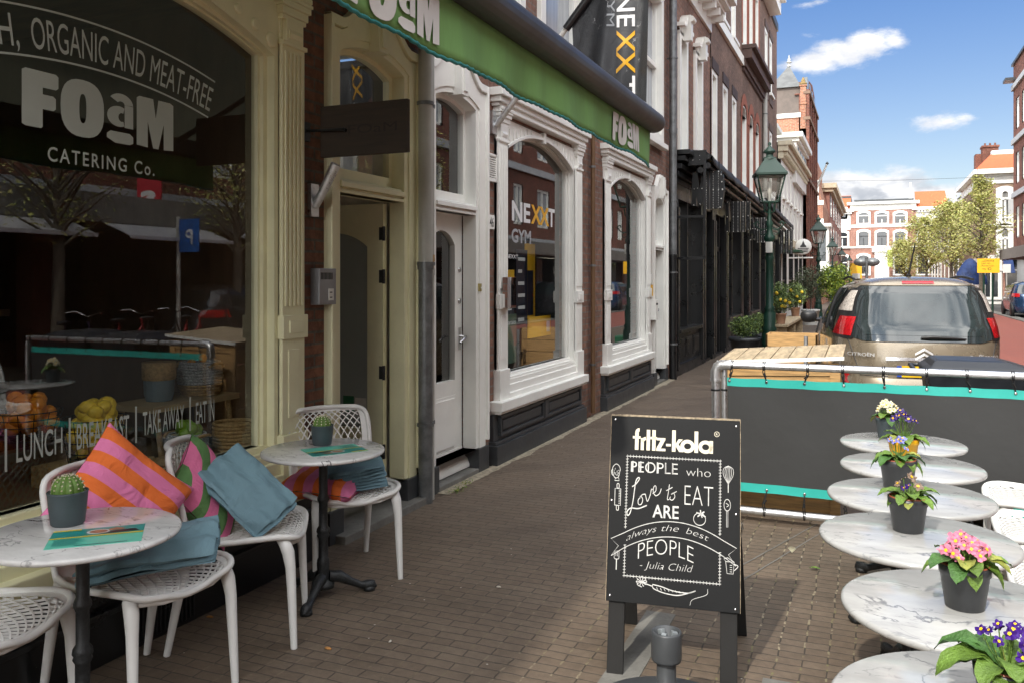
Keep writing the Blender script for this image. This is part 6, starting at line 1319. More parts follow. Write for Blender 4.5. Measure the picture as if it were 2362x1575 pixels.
# ------------------------------------------------------------------ cushions and blankets
def stripes(name, cols, scale, ang=0):
    m, t, b = base(name); p = pos_node(t, 'object'); sp = N(t, 'ShaderNodeSeparateXYZ'); t.links.new(p, sp.inputs[0])
    nw = N(t, 'ShaderNodeTexNoise', i_Scale=4.0); t.links.new(p, nw.inputs['Vector'])
    v = math_n(t, 'ADD', math_n(t, 'MULTIPLY', sp.outputs[0], math.cos(ang)), math_n(t, 'MULTIPLY', sp.outputs[1], math.sin(ang)))
    v = math_n(t, 'FRACT', math_n(t, 'MULTIPLY', math_n(t, 'ADD', v, math_n(t, 'MULTIPLY', nw.outputs[0], .012)), scale))
    c = mixc(t, math_n(t, 'GREATER_THAN', v, .5), tuple(cols[0]), tuple(cols[1]))
    if len(cols) > 2: pass
    n1 = N(t, 'ShaderNodeTexNoise', i_Scale=300.0, i_Detail=2.0); t.links.new(p, n1.inputs['Vector'])
    n2 = N(t, 'ShaderNodeTexNoise', i_Scale=9.0, i_Detail=3.0, i_Distortion=.8); t.links.new(p, n2.inputs['Vector'])
    bn = N(t, 'ShaderNodeBump', i_Strength=.8, i_Distance=.03); t.links.new(math_n(t, 'ADD', math_n(t, 'MULTIPLY', n1.outputs[0], .06), n2.outputs[0]), bn.inputs['Height']); t.links.new(bn.outputs[0], b.inputs['Normal'])
    setb(t, b, Base_Color=c, Roughness=.85); return m
m_orp = stripes('orange_pink_stripes', ((.80,.17,.03), (.74,.20,.40)), 9.5)
m_orp2 = None
m_grp = stripes('green_pink_stripes', ((.10,.22,.07), (.72,.17,.34)), 9.0, .4)
def cushion(label, M, s=.43, th=.15, mat=m_orp, sag=0):
    q = MB(); n = 22; H = s/2
    def f(sgn):
        def g(u, v):
            a, b = u*2-1, v*2-1; pin = 1-.075*(1-a*a)*abs(b)**3-.0; pin2 = 1-.075*(1-b*b)*abs(a)**3
            prof = max(0, (1-a**4))**.55*max(0, (1-b**4))**.55; w = noise.noise(Vector((a*3, b*3, sgn)))*.012*prof+.010*math.sin(a*9+b*3)*abs(b)**2*prof
            return Vector((a*H*pin2, b*H*pin, sgn*(th/2*prof+.002)+w-sag*(a*a)))
        return g
    q.grid(f(1), n, n); q.grid(f(-1), n, n)
    o = q.build('cushion', mat); o.matrix_world = M; return tag(o, label, 'cushion', 'striped seat cushions')
def MT(x, y, z, rx=0, ry=0, rz=0): return Matrix.Translation((x, y, z)) @ Matrix.Rotation(math.radians(rz), 4, 'Z') @ Matrix.Rotation(math.radians(ry), 4, 'Y') @ Matrix.Rotation(math.radians(rx), 4, 'X')
def onb(x, y, z, tilt, rz, roll):   # cushion leaning: plane normal faces rz, tilted back, rolled in its plane
    return Matrix.Translation((x, y, z)) @ Matrix.Rotation(math.radians(rz), 4, 'Z') @ Matrix.Rotation(math.radians(90-tilt), 4, 'Y') @ Matrix.Rotation(math.radians(roll), 4, 'Z')
cushion('orange and pink striped cushion standing on its corner against the near chair back', onb(.25, 2.50, .70, 14, -14, -45), .47, .15, m_orp)
cushion('green and pink striped cushion leaning in the side turned chair', onb(.24, 3.00, .64, 26, 14, 30), .40, .13, m_grp)
cushion('orange and pink striped cushion lying flat under the folded blankets by the door', MT(.33, 3.80, .515, 4, 3, 12), .42, .13, m_orp)
m_blue = stripes('blue_fleece', ((.145,.25,.30), (.15,.26,.31)), 2.0)
def blanket(label, M, w, d, layers, th=.02, wob=1.0, curl=0.0):
    q = MB(); random.seed(len(label))
    for k in range(layers):
        z0 = k*th; ox, oy = random.uniform(-.008,.008)*wob, random.uniform(-.008,.008)*wob; n = 28
        def P(u, v, top):
            a_, b_ = u*2-1, v*2-1; r = (max(0, 1-abs(a_)**7)*max(0, 1-abs(b_)**7))**.5
            sh = 1-.05*abs(a_*b_)**2
            a = a_*w/2*sh+ox; b = b_*d/2*sh+oy
            f1 = .012*wob*noise.noise(Vector((u*2.2+k*.1, v*3.0, 1.3)))+.006*wob*math.sin(v*14+u*4+k*.8)*(.3+.7*abs(a_))+.004*wob*noise.noise(Vector((u*7, v*7, k*.4)))
            z = z0+th/2+(th*.55 if top else -th*.5)*r+f1*(1 if top or k else .4)
            z += curl*(a_*a_)*.05; return Vector((a, b, z))
        q.grid(lambda u, v: P(u, v, 1), n, n); q.grid(lambda u, v: P(u, 1-v, 0), n, n)
    o = q.build('blanket', m_blue); o.matrix_world = M; return tag(o, label, 'blanket', 'blue blankets on the chairs')
RT, FW, UP = Vector((CS, SN, 0)), Vector((-SN, CS, 0)), Vector((0, 0, 1))
def axes(c, xa, na):
    n = na.normalized(); x = (xa-n*xa.dot(n)).normalized(); y = n.cross(x); return Matrix(((x.x, y.x, n.x, c.x), (x.y, y.y, n.y, c.y), (x.z, y.z, n.z, c.z), (0,0,0,1)))
def dep(u, v, zc): xc = (u-1181)/FP*zc; return Vector((CX+xc*CS-zc*SN, xc*SN+zc*CS, CH-(v-645)/FP*zc))
blanket('folded blue blanket lying on the seat of the near chair', axes(dep(358, 1288, 3.20), RT*.95+UP*.05+FW*.25, UP*.95-FW*.22-RT*.10), .50, .30, 2, .040, 1.8)
blanket('blue blanket draped over the green striped cushion in the side turned chair', axes(dep(572, 1138, 3.80), RT*.66-UP*.72-FW*.05, UP*.66-FW*.66+RT*.30), .40, .25, 2, .024, 2.4)
blanket('thick stack of folded blue blankets on the chair in front of the door', axes(Vector((.45, 3.87, .50)), RT*.9+FW*.3, UP*.97-RT*.12-FW*.14), .33, .30, 7, .017, .9)
# ------------------------------------------------------------------ fruit and baskets in the shop window
def fruit_basket(name, label, x, y, z, r, h, fruit, fr_r, n, wire=True, ex=1.0, mats=None):
    t = thing(name, label, 'basket', (x, y, z)); random.seed(int(x*100+y*1000) % 997)
    q = MB()
    if wire:
        for k in range(5): rr = r*(.75+.25*k/4); q.tube([(rr*math.cos(a*PI/12), rr*math.sin(a*PI/12), h*k/4) for a in range(25)], .003, 5, cap=False)
        for k in range(14): a = 2*PI*k/14; q.tube([(0,0,.003),(r*.75*math.cos(a), r*.75*math.sin(a), .003), (r*math.cos(a), r*math.sin(a), h)], .0022, 5)
        q.build('wire_bowl', m_iron, t, local=True)
    else:
        for k in range(12): q.tube([((r*(.85+.15*math.sin(k/12*PI)))*math.cos(a*PI/16), (r*(.85+.15*math.sin(k/12*PI)))*math.sin(a*PI/16), h*(k+.5)/12) for a in range(33)], h/21, 6, cap=False, mi=0 if k < 4 else 1)
        q.lathe([(.001,.004),(r*.85,.004),(r*.9,h*.9)], n=20); 
        for s in (-1, 1): q.tube([(s*r*.98, -.06, h*.85), (s*r*1.12, -.03, h*.95), (s*r*1.12, .03, h*.95), (s*r*.98, .06, h*.85)], .009, 6)
        q.build('woven_side', mats, t, local=True)
    for k in range(n):
        a = k*2.4; lay = k/n; R = (r*.78)*math.sqrt((k*7 % n+.5)/n)*(1-.45*lay); q = MB(); q.lathe([(.001,-fr_r*ex),(fr_r*.5,-fr_r*.85*ex),(fr_r*.87,-fr_r*.5*ex),(fr_r,0),(fr_r*.87,fr_r*.5*ex),(fr_r*.5,fr_r*.85*ex),(.001,fr_r*ex)], n=12)
        o = q.build(fruit[0], fruit[1], None); o.location = (x+R*math.cos(a), y+R*math.sin(a), z+fr_r+h*.1+lay*h*1.05); o.rotation_euler = (random.random()*3, random.random()*3, 0); tag(o, fruit[2], fruit[0], fruit[3])
    return t
m_or = pm('orange_peel', (.72,.25,.015), .45, var=.1, vs=8, bump=.3, bs=300); m_lem = pm('lemon_peel', (.75,.52,.03), .45, var=.1, vs=8, bump=.3, bs=300); m_lime = pm('lime_peel', (.16,.30,.02), .45, var=.2, vs=12); m_pump = pm('pumpkin_skin', (.40,.15,.03), .5, var=.2, vs=4)
m_straw = pm('straw', (.36,.24,.10), .8, var=.3, vs=60, bump=.5, bs=120); m_rope = pm('grey_rope', (.32,.34,.34), .8, var=.6, vs=130, bump=.5, bs=150)
ZB = .62
def shelfpos(u, v, X): return fy(u, X), fz(u, v, X)
yo, zo = shelfpos(62, 1010, -.62); fruit_basket('fruit_bowl', 'wire bowl heaped with oranges at the left of the shop window', -.62, yo, zo, .15, .13, ('orange', m_or, 'orange heaped in the wire bowl at the left of the shop window', 'oranges in the wire bowl'), .038, 26)
yo, zl_ = shelfpos(218, 1062, -.46); fruit_basket('fruit_bowl', 'wire bowl heaped with lemons in the middle of the shop window', -.46, yo, zl_, .15, .21, ('lemon', m_lem, 'lemon heaped in the wire bowl in the middle of the shop window', 'lemons in the wire bowl'), .036, 46, ex=1.2)
yo, zl_ = shelfpos(432, 1062, -.36); fruit_basket('fruit_basket', 'rope basket of limes at the right of the shop window', -.36, yo, zl_+.03, .105, .12, ('lime', m_lime, 'green lime in the rope basket at the right of the shop window', 'limes in the rope basket'), .034, 16, False, mats=[m_straw, m_rope])
q = MB(); q.box(-.64,-.28,fy(218,-.46)-.2,fy(218,-.46)+.2,.62,fz(218,1062,-.46)-.002); tag(q.build('crate', m_straw), 'low crate under the wire bowl of lemons', 'crate'); q = MB(); q.box(-.48,-.24,fy(432,-.36)-.12,fy(432,-.36)+.12,.62,fz(432,1062,-.36)+.028); tag(q.build('crate', m_straw), 'low crate under the rope basket of limes', 'crate')
yw, zw = shelfpos(462, 908, -.72); fruit_basket('woven_basket', 'grey and straw woven basket on the small wooden stool', -.72, yw, zw, .125, .20, ('tangerine', m_or, 'tangerine in the woven basket on the stool', 'tangerines in the woven basket'), .026, 6, False, mats=[m_straw, m_rope])
t = thing('wooden_stool', 'small wooden stool carrying the woven baskets inside the shop window', 'stool', (-.72, yw-.15, .62)); q = MB(); q.box(-.90,-.56,yw-.52,yw+.16,zw-.035,zw-.002); q.build('seat', pm('pale_stool_wood', (.40,.30,.16), .6), t)
for (a, b) in ((-.86,yw-.46),(-.60,yw-.46),(-.86,yw+.1),(-.60,yw+.1)): MB().tube([(a,b,zw-.03),(a+.02,b+.02,.62)], .016, 8).build('leg', m_straw, t)
yb2, zb2_ = shelfpos(367, 915, -.74); q = MB(); q.lathe([(.07,0),(.082,.04),(.085,.17),(.086,.20)], (-.74,yb2,zw), 20); q.lathe([(.087,.12),(.093,.13),(.094,.22),(.085,.22)], (-.74,yb2,zw), 20, 1); tag(q.build('storage_basket', [pm('blue_weave', (.14,.20,.23), .8, bump=.4), m_straw]), 'blue and straw storage basket at the left end of the stool', 'basket')
t = thing('wicker_basket', 'low wicker basket in the right corner of the shop window', 'basket', (-.30, fy(540, -.30), ZB)); q = MB()
for k in range(9): q.tube([(.11*math.cos(a*PI/12), .11*math.sin(a*PI/12), .012+k*.02) for a in range(25)], .011, 6, cap=False)
q.build('wicker_side', m_straw, t, local=True)
for k, (x, y, l) in enumerate(((-2.0, 2.35, 'left brown pumpkin on the wall shelf inside the shop'), (-2.0, 2.75, 'right brown pumpkin on the wall shelf inside the shop'))):
    q = MB(); q.grid(lambda u, v: ((.16*math.sin(PI*v)**.6*(1-.05*abs(math.sin(u*PI*9))))*math.cos(2*PI*u), (.16*math.sin(PI*v)**.6*(1-.05*abs(math.sin(u*PI*9))))*math.sin(2*PI*u), .38*v-.02*math.sin(PI*v)), 72, 16); q.tube([(0,0,.37),(.01,0,.42)], .02, 6)
    o = q.build('pumpkin', m_pump); o.location = (x, y, 1.42); tag(o, l, 'pumpkin', 'pumpkins on the shelf')
t = thing('wall_shelf', 'wooden shelf with pumpkins and boxes inside the shop', 'shelf', (-2.1, 2.8, 0)); q = MB(); q.box(-2.3,-1.75,1.9,3.5,1.38,1.42).box(-2.3,-1.75,1.9,3.5,.95,.99).box(-2.35,-2.3,1.9,3.5,0,2.4); q.build('board', m_room, t)
q = MB(); 
for k in range(3): q.box(-2.25,-2.0,2.1+k*.4,2.4+k*.4,.99,1.25)
q.build('storage_box', pm('pale_box', (.25,.26,.22), .7), t)
t = thing('pot_plant', 'leafy plant in a white pot beside the pumpkins inside the shop', 'plant', (-1.9, 3.1, 1.42)); q = MB(); q.lathe([(.05,0),(.08,.18)], n=16); q.build('pot', m_white, t, local=True); q = MB()
for k in range(12): leaf(q, (0,0,.17), k*2.4, .3, .07, 1.2, 1.2, 1)
q.build('leaf', m_leafm, t, local=True)
# ------------------------------------------------------------------ chalk board
m_chalk = pm('chalk_board', (.007,.0075,.008), .5, var=.25, vs=3, dirt=((.16,.15,.13), 5, .62, .25), bump=.05, bs=200, spec=.2); m_ck = pm('chalk', (.62,.62,.60), .8, var=.15, vs=40); m_fk = pm('cream_print', (.80,.74,.58), .5, var=.05); m_wblk = pm('worn_black_wood', (.009,.0085,.008), .8, var=.4, vs=20, stretch=(6,6,1), dirt=((.25,.14,.06), 26, .66, .8))
bl, br_ = Vector((2.03, 3.30, 0)), Vector((2.535, 3.37, 0)); xa_ = (br_-bl).normalized(); BW = .515; back_ = Vector((-xa_.y, xa_.x, 0)); tilt = .235
upv = (Vector((0,0,1))+back_*tilt).normalized(); nrm_ = upv.cross(xa_)*-1
nrm_ = xa_.cross(upv)            # towards the camera? fixed below
if nrm_.y > 0: nrm_ = -nrm_
ab = thing('chalk_board', 'folding black chalk board with white hand lettering and drawings standing on the clinkers', 'chalkboard', (2.28, 3.34, 0))
def B(a, b, n=0.0): p = bl+xa_*(a*BW)+upv*b+nrm_*n; return (p.x, p.y, p.z)
ZB0, ZB1 = .285, 1.045      # along the slope
def bbox_(mb, a0, a1, b0, b1, n0, n1, mi=0): mb.add([B(a,b,n) for n in (n0,n1) for (a,b) in ((a0,b0),(a1,b0),(a1,b1),(a0,b1))], [(0,1,2,3),(7,6,5,4),(0,4,5,1),(1,5,6,2),(2,6,7,3),(3,7,4,0)], mi)
q = MB(); bbox_(q, -.02, 1.02, ZB0, ZB1, -.012, 0); q.build('board', m_chalk, ab, bevel=.0015)
q = MB(); q.box(-.5,.5,-.5,.5,-.5,.5); 
for a in (-.0, .87):
    q = MB(); bbox_(q, a, a+.13, -.0, ZB1-.02, -.035, -.0125); q.build('leg', m_wblk, ab, bevel=.003)
q = MB(); bbox_(q, -.022, 1.022, ZB1-.004, ZB1+.004, -.013, .001); bbox_(q, -.024, -.02, ZB0, ZB1, -.012, .0005); bbox_(q, 1.02, 1.024, ZB0, ZB1, -.012, .0005); q.build('board_edge', pm('worn_edge', (.30,.24,.16), .7, var=.5, vs=60), ab)
q = MB(); top = bl+upv*1.03; rear = [Vector((1.99,3.84,0)), Vector((2.475,3.91,0))]
for i, a in enumerate((.02, .88)):
    q = MB(); p0 = Vector(B(a+.05, 1.02, -.05)); p1 = rear[i]; d = (p1-p0); w = xa_*.03; th_v = back_*.02
    q.add([p0-w-th_v*.5, p0+w-th_v*.5, p1+w-th_v*.5, p1-w-th_v*.5, p0-w+th_v*.5, p0+w+th_v*.5, p1+w+th_v*.5, p1-w+th_v*.5], [(0,1,2,3),(7,6,5,4),(0,4,5,1),(1,5,6,2),(2,6,7,3),(3,7,4,0)]); q.build('rear_leg', m_wblk, ab, bevel=.003)
q = MB(); P = [Vector(B(-.0, 1.02, -.045)), Vector(B(1.0, 1.02, -.045))]; r0, r1 = rear[0], rear[1]; f_ = .72
q.add([P[0], P[1], P[1].lerp(r1, f_), P[0].lerp(r0+Vector((.0,0,0)), f_)], [(0,1,2,3)]); q.build('rear_board', m_wblk, ab, solid=.01)
q = MB(); q.tube([B(1.03,.62,-.02), B(1.035,.60,-.06), tuple(Vector(B(1.0,.50,-.12)))], .003, 6); q.tube([B(1.025,.63,-.01), B(1.035,.61,-.03)], .008, 8); q.build('hook', m_chrome, ab)
# board artwork: x 0..1, y measured 0 (bottom) .. 1 (top)
hgt = ZB1-ZB0
def Bd(x, y): return B(-.02+1.04*x, ZB0+hgt*y, .0012)
asp = (BW*1.04)/hgt
def bt(mb, s, w, h, x, y, **k): text(mb, s, Bd, w=w, h=h, x=x, y=y, **k)
q = MB()
# logo in print: built of strokes
def st(pts, w=.020): ribbon(q, [(a, b) for a, b in pts], w, Bd)
def vbar(x, y0, y1, w=.022): q.add([Bd(x,y0),Bd(x+w,y0),Bd(x+w,y1),Bd(x,y1)], [(0,1,2,3)])
def hbar(x0, x1, y, h=.016): q.add([Bd(x0,y),Bd(x1,y),Bd(x1,y+h),Bd(x0,y+h)], [(0,1,2,3)])
def ringp(cx_, cy_, rx, ry, w, a0=0, a1=360, n=26):
    P_ = []
    for k in range(n+1): t = math.radians(a0+(a1-a0)*k/n); P_.append((math.cos(t), math.sin(t)))
    for (a, b), (c, d) in zip(P_[:-1], P_[1:]): q.add([Bd(cx_+a*rx,cy_+b*ry), Bd(cx_+c*rx,cy_+d*ry), Bd(cx_+c*(rx-w),cy_+d*(ry-w*asp)), Bd(cx_+a*(rx-w),cy_+b*(ry-w*asp))], [(0,1,2,3)])
yb, yx, yt = .812, .878, .925; hb = .0135
vbar(.192, yb, .912, .028); ringp(.226, .908, .034, .024, .026, 90, 180, 8); hbar(.174, .235, yx-.004, hb)
vbar(.238, yb, yx, .024); ringp(.284, yx-.022, .046, .030, .024, 100, 180, 6)
vbar(.283, yb, yt, .027); vbar(.327, yb, yt, .027); hbar(.312, .365, yx-.004, hb)
hbar(.362, .430, yx-.008, hb); hbar(.360, .432, yb, hb); q.add([Bd(.360,yb+.012),Bd(.393,yb+.012),Bd(.430,yx-.004),Bd(.397,yx-.004)], [(0,1,2,3)])
hbar(.436, .474, .840, .013); vbar(.482, yb, yt+.004, .028); q.add([Bd(.508,.836),Bd(.508,.853),Bd(.532,yx+.003),Bd(.566,yx+.003)], [(0,1,2,3)]); q.add([Bd(.508,.845),Bd(.530,.857),Bd(.572,yb),Bd(.538,yb)], [(0,1,2,3)])
ringp(.602, .845, .055, .036, .028); vbar(.655, yb, yt+.003, .028); ringp(.740, .845, .055, .036, .028); vbar(.769, yb, yx+.002, .027)
q.build('print', m_fk, ab)
q = MB(); ringp(.825, .918, .020, .0145, .0035); text(q, 'R', Bd, w=.014, h=.012, x=.818, y=.912, bold=.01); q.build('registered_mark', m_fk, ab)
q = MB(); lw = .0036
def L(pts, w=lw, sm=True): ribbon(q, [tuple(p) for p in (spline(pts, 6) if sm and len(pts) > 2 else pts)], w, Bd)
fx0, fx1, fy0, fy1 = .135, .852, .138, .775
for (a, b) in (((fx0,fy0),(fx0,fy1)), ((fx1,fy0),(fx1,fy1)), ((fx0,fy0),(fx1,fy0)), ((fx0,fy1),(fx1,fy1))):
    if a[0] == b[0]:
        for (s0, s1) in ((fy0,.30),(.385,fy1)): L([(a[0],s0),(a[0],s1)], .004, False)
    else: L([a,b], .004*1, False)
    n_ = 30 if a[1] == b[1] else 40
    for k in range(n_+1):
        x, y = a[0]+(b[0]-a[0])*k/n_, a[1]+(b[1]-a[1])*k/n_
        if a[0] == b[0]:
            if not .30 < y < .385: L([(x-.010, y-.001), (x+.010, y+.001)], .003, False)
        else: L([(x, y-.008), (x, y+.008)], .003, False)
text(q, 'PEOPLE', Bd, w=.365, h=.062, x=.165, y=.690, bold=-.006)
for x_ in (.170, .232, .292, .362, .425, .480): L([(x_+.010, .690), (x_+.010, .750)], .009, False)
bt(q, 'who', .185, .050, .595, .685, bold=-.022); bt(q, 'EAT', .215, .115, .585, .530, bold=-.022)
# Love to
def Lx(pts, w): L([(.145+(x-.18)*.95, y-.03) for x, y in pts], w)
Lx([(.215,.640),(.245,.655),(.275,.685),(.262,.690),(.245,.670),(.235,.62),(.225,.56),(.205,.50),(.185,.485),(.18,.505),(.21,.525),(.27,.525),(.34,.545)], .0065)
Lx([(.285,.585),(.268,.57),(.272,.548),(.295,.55),(.305,.575),(.29,.592),(.282,.585),(.30,.60),(.325,.605)], .005); Lx([(.325,.605),(.335,.58),(.345,.567),(.365,.60),(.375,.632),(.39,.63)], .005); Lx([(.385,.61),(.41,.625),(.41,.65),(.395,.648),(.39,.62),(.41,.60),(.44,.612),(.455,.64)], .005)
Lx([(.52,.665),(.512,.62),(.505,.585),(.52,.585)], .0045); Lx([(.495,.63),(.545,.65)], .0045); Lx([(.53,.60),(.525,.588),(.545,.582),(.565,.60),(.555,.62),(.535,.612),(.555,.62),(.58,.63)], .0045)
bt(q, 'ARE', .20, .070, .342, .455, bold=.012)
L([(.70+.045*math.cos(t*PI/9), .462+.032*math.sin(t*PI/9)) for t in range(19)], .004)
for (a, b) in ((.675,.495),(.705,.510),(.735,.502),(.745,.475),(.72,.470),(.685,.475)): L([(.71,.489),(a,b)], .008, False)
# ribbon with writing
def arcy(x, o): return .398-.55*(x-.50)**2+o
for o_ in (.040, -.040): L([(x/40, arcy(x/40, o_)) for x in range(5, 36)], .004, False)
for s in (-1, 1):
    e = .5+s*.375; y_ = arcy(e, 0); x2 = .5+s*.475; L([(e, y_+.040), (x2, y_+.005), (.5+s*.415, y_-.030), (x2-s*.005, y_-.085), (e, y_-.040)], .004, False)
def onr(x, y): return Bd(x, arcy(x, .0)+y)
for (st_, x, w) in (('always', .145, .23), ('the', .415, .13), ('best', .60, .17)): text(q, st_, onr, w=w, h=.036, x=x, y=-.010, shear=.3, bold=-.02)
V, F, bb = text2d('PEOPLE', -.02); w_, h_ = .42, .088
q.add([Bd(.238+(a-bb[0])/(bb[1]-bb[0])*w_, .262+b*h_/.73-.75*((.238+(a-bb[0])/(bb[1]-bb[0])*w_)-.45)**2) for a, b in V], F)
bt(q, '- Julia Child', .40, .040, .255, .185, shear=.3, bold=-.022)
# drawings at the sides
L([(.05+.03*math.cos(t*PI/9)*(1+.1*math.sin(t)), .69+.038*math.sin(t*PI/9)) for t in range(19)], .004); L([(.045,.65),(.04,.638),(.075,.638),(.07,.655)], .004, False); L([(.025,.70),(.012,.69),(.018,.67),(.03,.665)], .004)
for k in range(22): x, y = .03+.04*random.random(), .665+.05*random.random(); L([(x,y),(x+.004,y)], .004, False)
for (x0_, x1_, y0_, y1_) in ((.045,.09,.505,.595),): L([(x0_,y0_),(x0_,y1_),(x1_,y1_),(x1_,y0_),(x0_,y0_)], .0045, False)
for y in (.598, .48): L([(.06,y),(.06,y+.022),(.075,y+.022),(.075,y),(.06,y)], .0045)
for k in range(9): L([(.075,.515+k*.009),(.085,.515+k*.009)], .003, False)
for k in range(4): L([(.055+k*.012,.235),(.055+k*.012,.265)], .0032, False)
L([(.054,.238),(.058,.222),(.088,.222),(.092,.238)], .0036); L([(.073,.222),(.073,.165)], .007, False)
for w_ in (.035, .022, .010, .0):
    for s in (-1, 1): L([(.912,.655),(.912+s*w_,.70),(.912+s*w_,.735),(.912,.752)], .003)
L([(.912,.655),(.912,.610)], .006, False)
L([(.905+.024*math.cos(t*PI/8), .545+.030*math.sin(t*PI/8)) for t in range(17)], .0036); L([(.900,.515),(.900,.43),(.910,.43),(.910,.515)], .003, False); L([(.895,.555),(.915,.545),(.90,.535)], .0036)
L([(.895,.255),(.905,.195),(.950,.195),(.957,.255),(.895,.255),(.882,.268),(.91,.275),(.957,.255)], .0036, False); L([(.957,.245),(.985,.235),(.957,.212)], .0045)
for k in range(4): L([(.925,.205+k*.011),(.942,.205+k*.011)], .0028, False)
# carrot
L0 = L
def L(pts, w=lw, sm=True): L0([(x-.045, y+.018) for x, y in pts], w, sm)
L([(.40,.088),(.47,.08),(.55,.065),(.66,.06),(.72,.075),(.60,.045),(.50,.048),(.42,.063),(.40,.075),(.40,.088)], .005)
L([(.40,.078),(.34,.09),(.33,.098)], .005)
for k in range(10): a = k*.63; L([(.315,.095),(.315+.04*math.cos(a),.097+.022*math.sin(a)),(.315+.03*math.cos(a+.4),.097+.028*math.sin(a+.4))], .004)
for k in range(8): L([(.43+k*.028,.075-k*.0015),(.44+k*.028,.062-k*.001)], .003, False)
L([(.81,.09),(.80,.06),(.70,.03),(.68,.0)], .0025)
q.build('chalk_drawing', m_ck, ab)
q = MB()
for (x, y) in ((.03,.975),(.97,.965),(.03,.03),(.965,.02),(.02,.53),(.97,.50)): p = Vector(Bd(x, y)); q.lathe([(.005,0),(.004,.002),(.001,.002)], n=10, M=Matrix.Translation(p) @ nrm_.to_track_quat('Z','Y').to_matrix().to_4x4())
q.build('screw', m_chrome, ab)
# ------------------------------------------------------------------ parasol foot
pf = thing('parasol_base', 'grey parasol base with an empty tube at the bottom edge', 'parasol base', (2.345, 3.0, 0)); m_pg = pm('grey_base_paint', (.055,.06,.065), .45, var=.1, vs=8)
q = MB(); q.lathe([(.001,0),(.28,0),(.29,.01),(.29,.04),(.275,.055),(.08,.062),(.001,.062)], n=56); q.build('foot_plate', m_pg, pf, local=True)
q = MB(); q.lathe([(.045,.06),(.045,.08),(.0345,.085),(.0345,.26)], n=28); q.build('tube', m_pg, pf, local=True)
q = MB(); q.lathe([(.036,.24),(.052,.242),(.054,.25),(.054,.34),(.052,.346),(.046,.346),(.044,.30),(.001,.30)], n=36); q.build('collar', m_pg, pf, local=True)
q = MB()
for k in range(3): a = k*2.1+.4; q.obox(Matrix.Translation((.018*math.cos(a), .018*math.sin(a), .34)) @ Matrix.Rotation(a, 4, 'Z') @ Matrix.Rotation(.3, 4, 'Y'), 0, .022, -.009, .009, -.012, .006)
q.build('clamping_wedge', pm('light_grey_plastic', (.20,.22,.23), .4), pf, local=True, bevel=.002)
# ------------------------------------------------------------------ scaffold tube barrier with banner
ba = thing('terrace_barrier', 'galvanised tube barrier with a dark banner edged in turquoise and black elastic ties', 'barrier', (3.2, 5.78, 0))
BX0, BX1, BYa = 2.06, 4.35, 5.74
q = MB(); q.tube([(BX0,BYa,.03),(BX0,BYa,1.0)], .026, 16); q.tube([(BX0+.055,BYa+.03,.03),(BX0+.055,BYa+.03,1.02)], .021, 14); q.tube([(BX0,BYa,.03),(BX0,BYa,.01)], .04, 16)
q.tube([(BX1,BYa,.0),(BX1,BYa,1.0)], .026, 16); q.build('post', m_steel, ba)
q = MB(); q.tube([(BX0+.03,BYa,1.035),(BX1,BYa,1.035)], .024, 16); q.build('top_rail', m_steel, ba)
q = MB(); q.tube([(BX0+.03,BYa+.03,.075),(BX1,BYa+.03,.075)], .024, 16); q.build('bottom_rail', m_steel, ba)
q = MB(); q.tube([(BX0,BYa,.93),(BX0,BYa,.99),(BX0+.012,BYa,1.02),(BX0+.04,BYa,1.035),(BX0+.10,BYa,1.035)], .033, 16); q.tube([(BX0,BYa,.925),(BX0,BYa,.94)], .037, 16); q.tube([(BX0+.09,BYa,1.035),(BX0+.105,BYa,1.035)], .037, 16)
for z in (.86, .52): q.tube([(BX0,BYa,z),(BX0,BYa,z+.012)], .031, 14, 1); q.tube([(BX0+.055,BYa+.03,z),(BX0+.055,BYa+.03,z+.012)], .026, 14, 1)
q.build('elbow', [m_steel, m_rubber], ba)
m_ban = pm('dark_banner_cloth', (.036,.037,.037), .75, var=.10, vs=2, bump=.3, bs=9, dirt=((.075,.073,.068), 7, .58, .4)); m_teal2 = pm('turquoise_band', (.03,.42,.36), .5, var=.05)
YB = BYa-.012
def by(x, z): return YB+.012*math.sin(x*3.1)*math.sin(z*4)+.004*math.sin(x*11)+.012*noise.noise(Vector((x*2.5, z*2.5+x*1.2, 4)))
def bz(x, z): return z-.0035*math.sin((x-2.12)*PI/.235)**2*(1 if z > .6 else -1)*(abs(z-.55)/.4)**3
q = MB(); q.grid(lambda u, v: (2.14+2.14*u, by(2.14+2.14*u, .26+.64*v), bz(2.14+2.14*u, .26+.64*v)), 80, 14); q.build('banner_cloth', m_ban, ba)
q = MB()
for z0, z1 in ((.90, .955), (.205, .262)): q.grid(lambda u, v: (2.14+2.14*u, by(2.14+2.14*u, z0+(z1-z0)*v)-.002, bz(2.14+2.14*u, z0+(z1-z0)*v)), 80, 3)
q.build('banner_edge', m_teal2, ba)
e1 = MB(); g1 = MB()
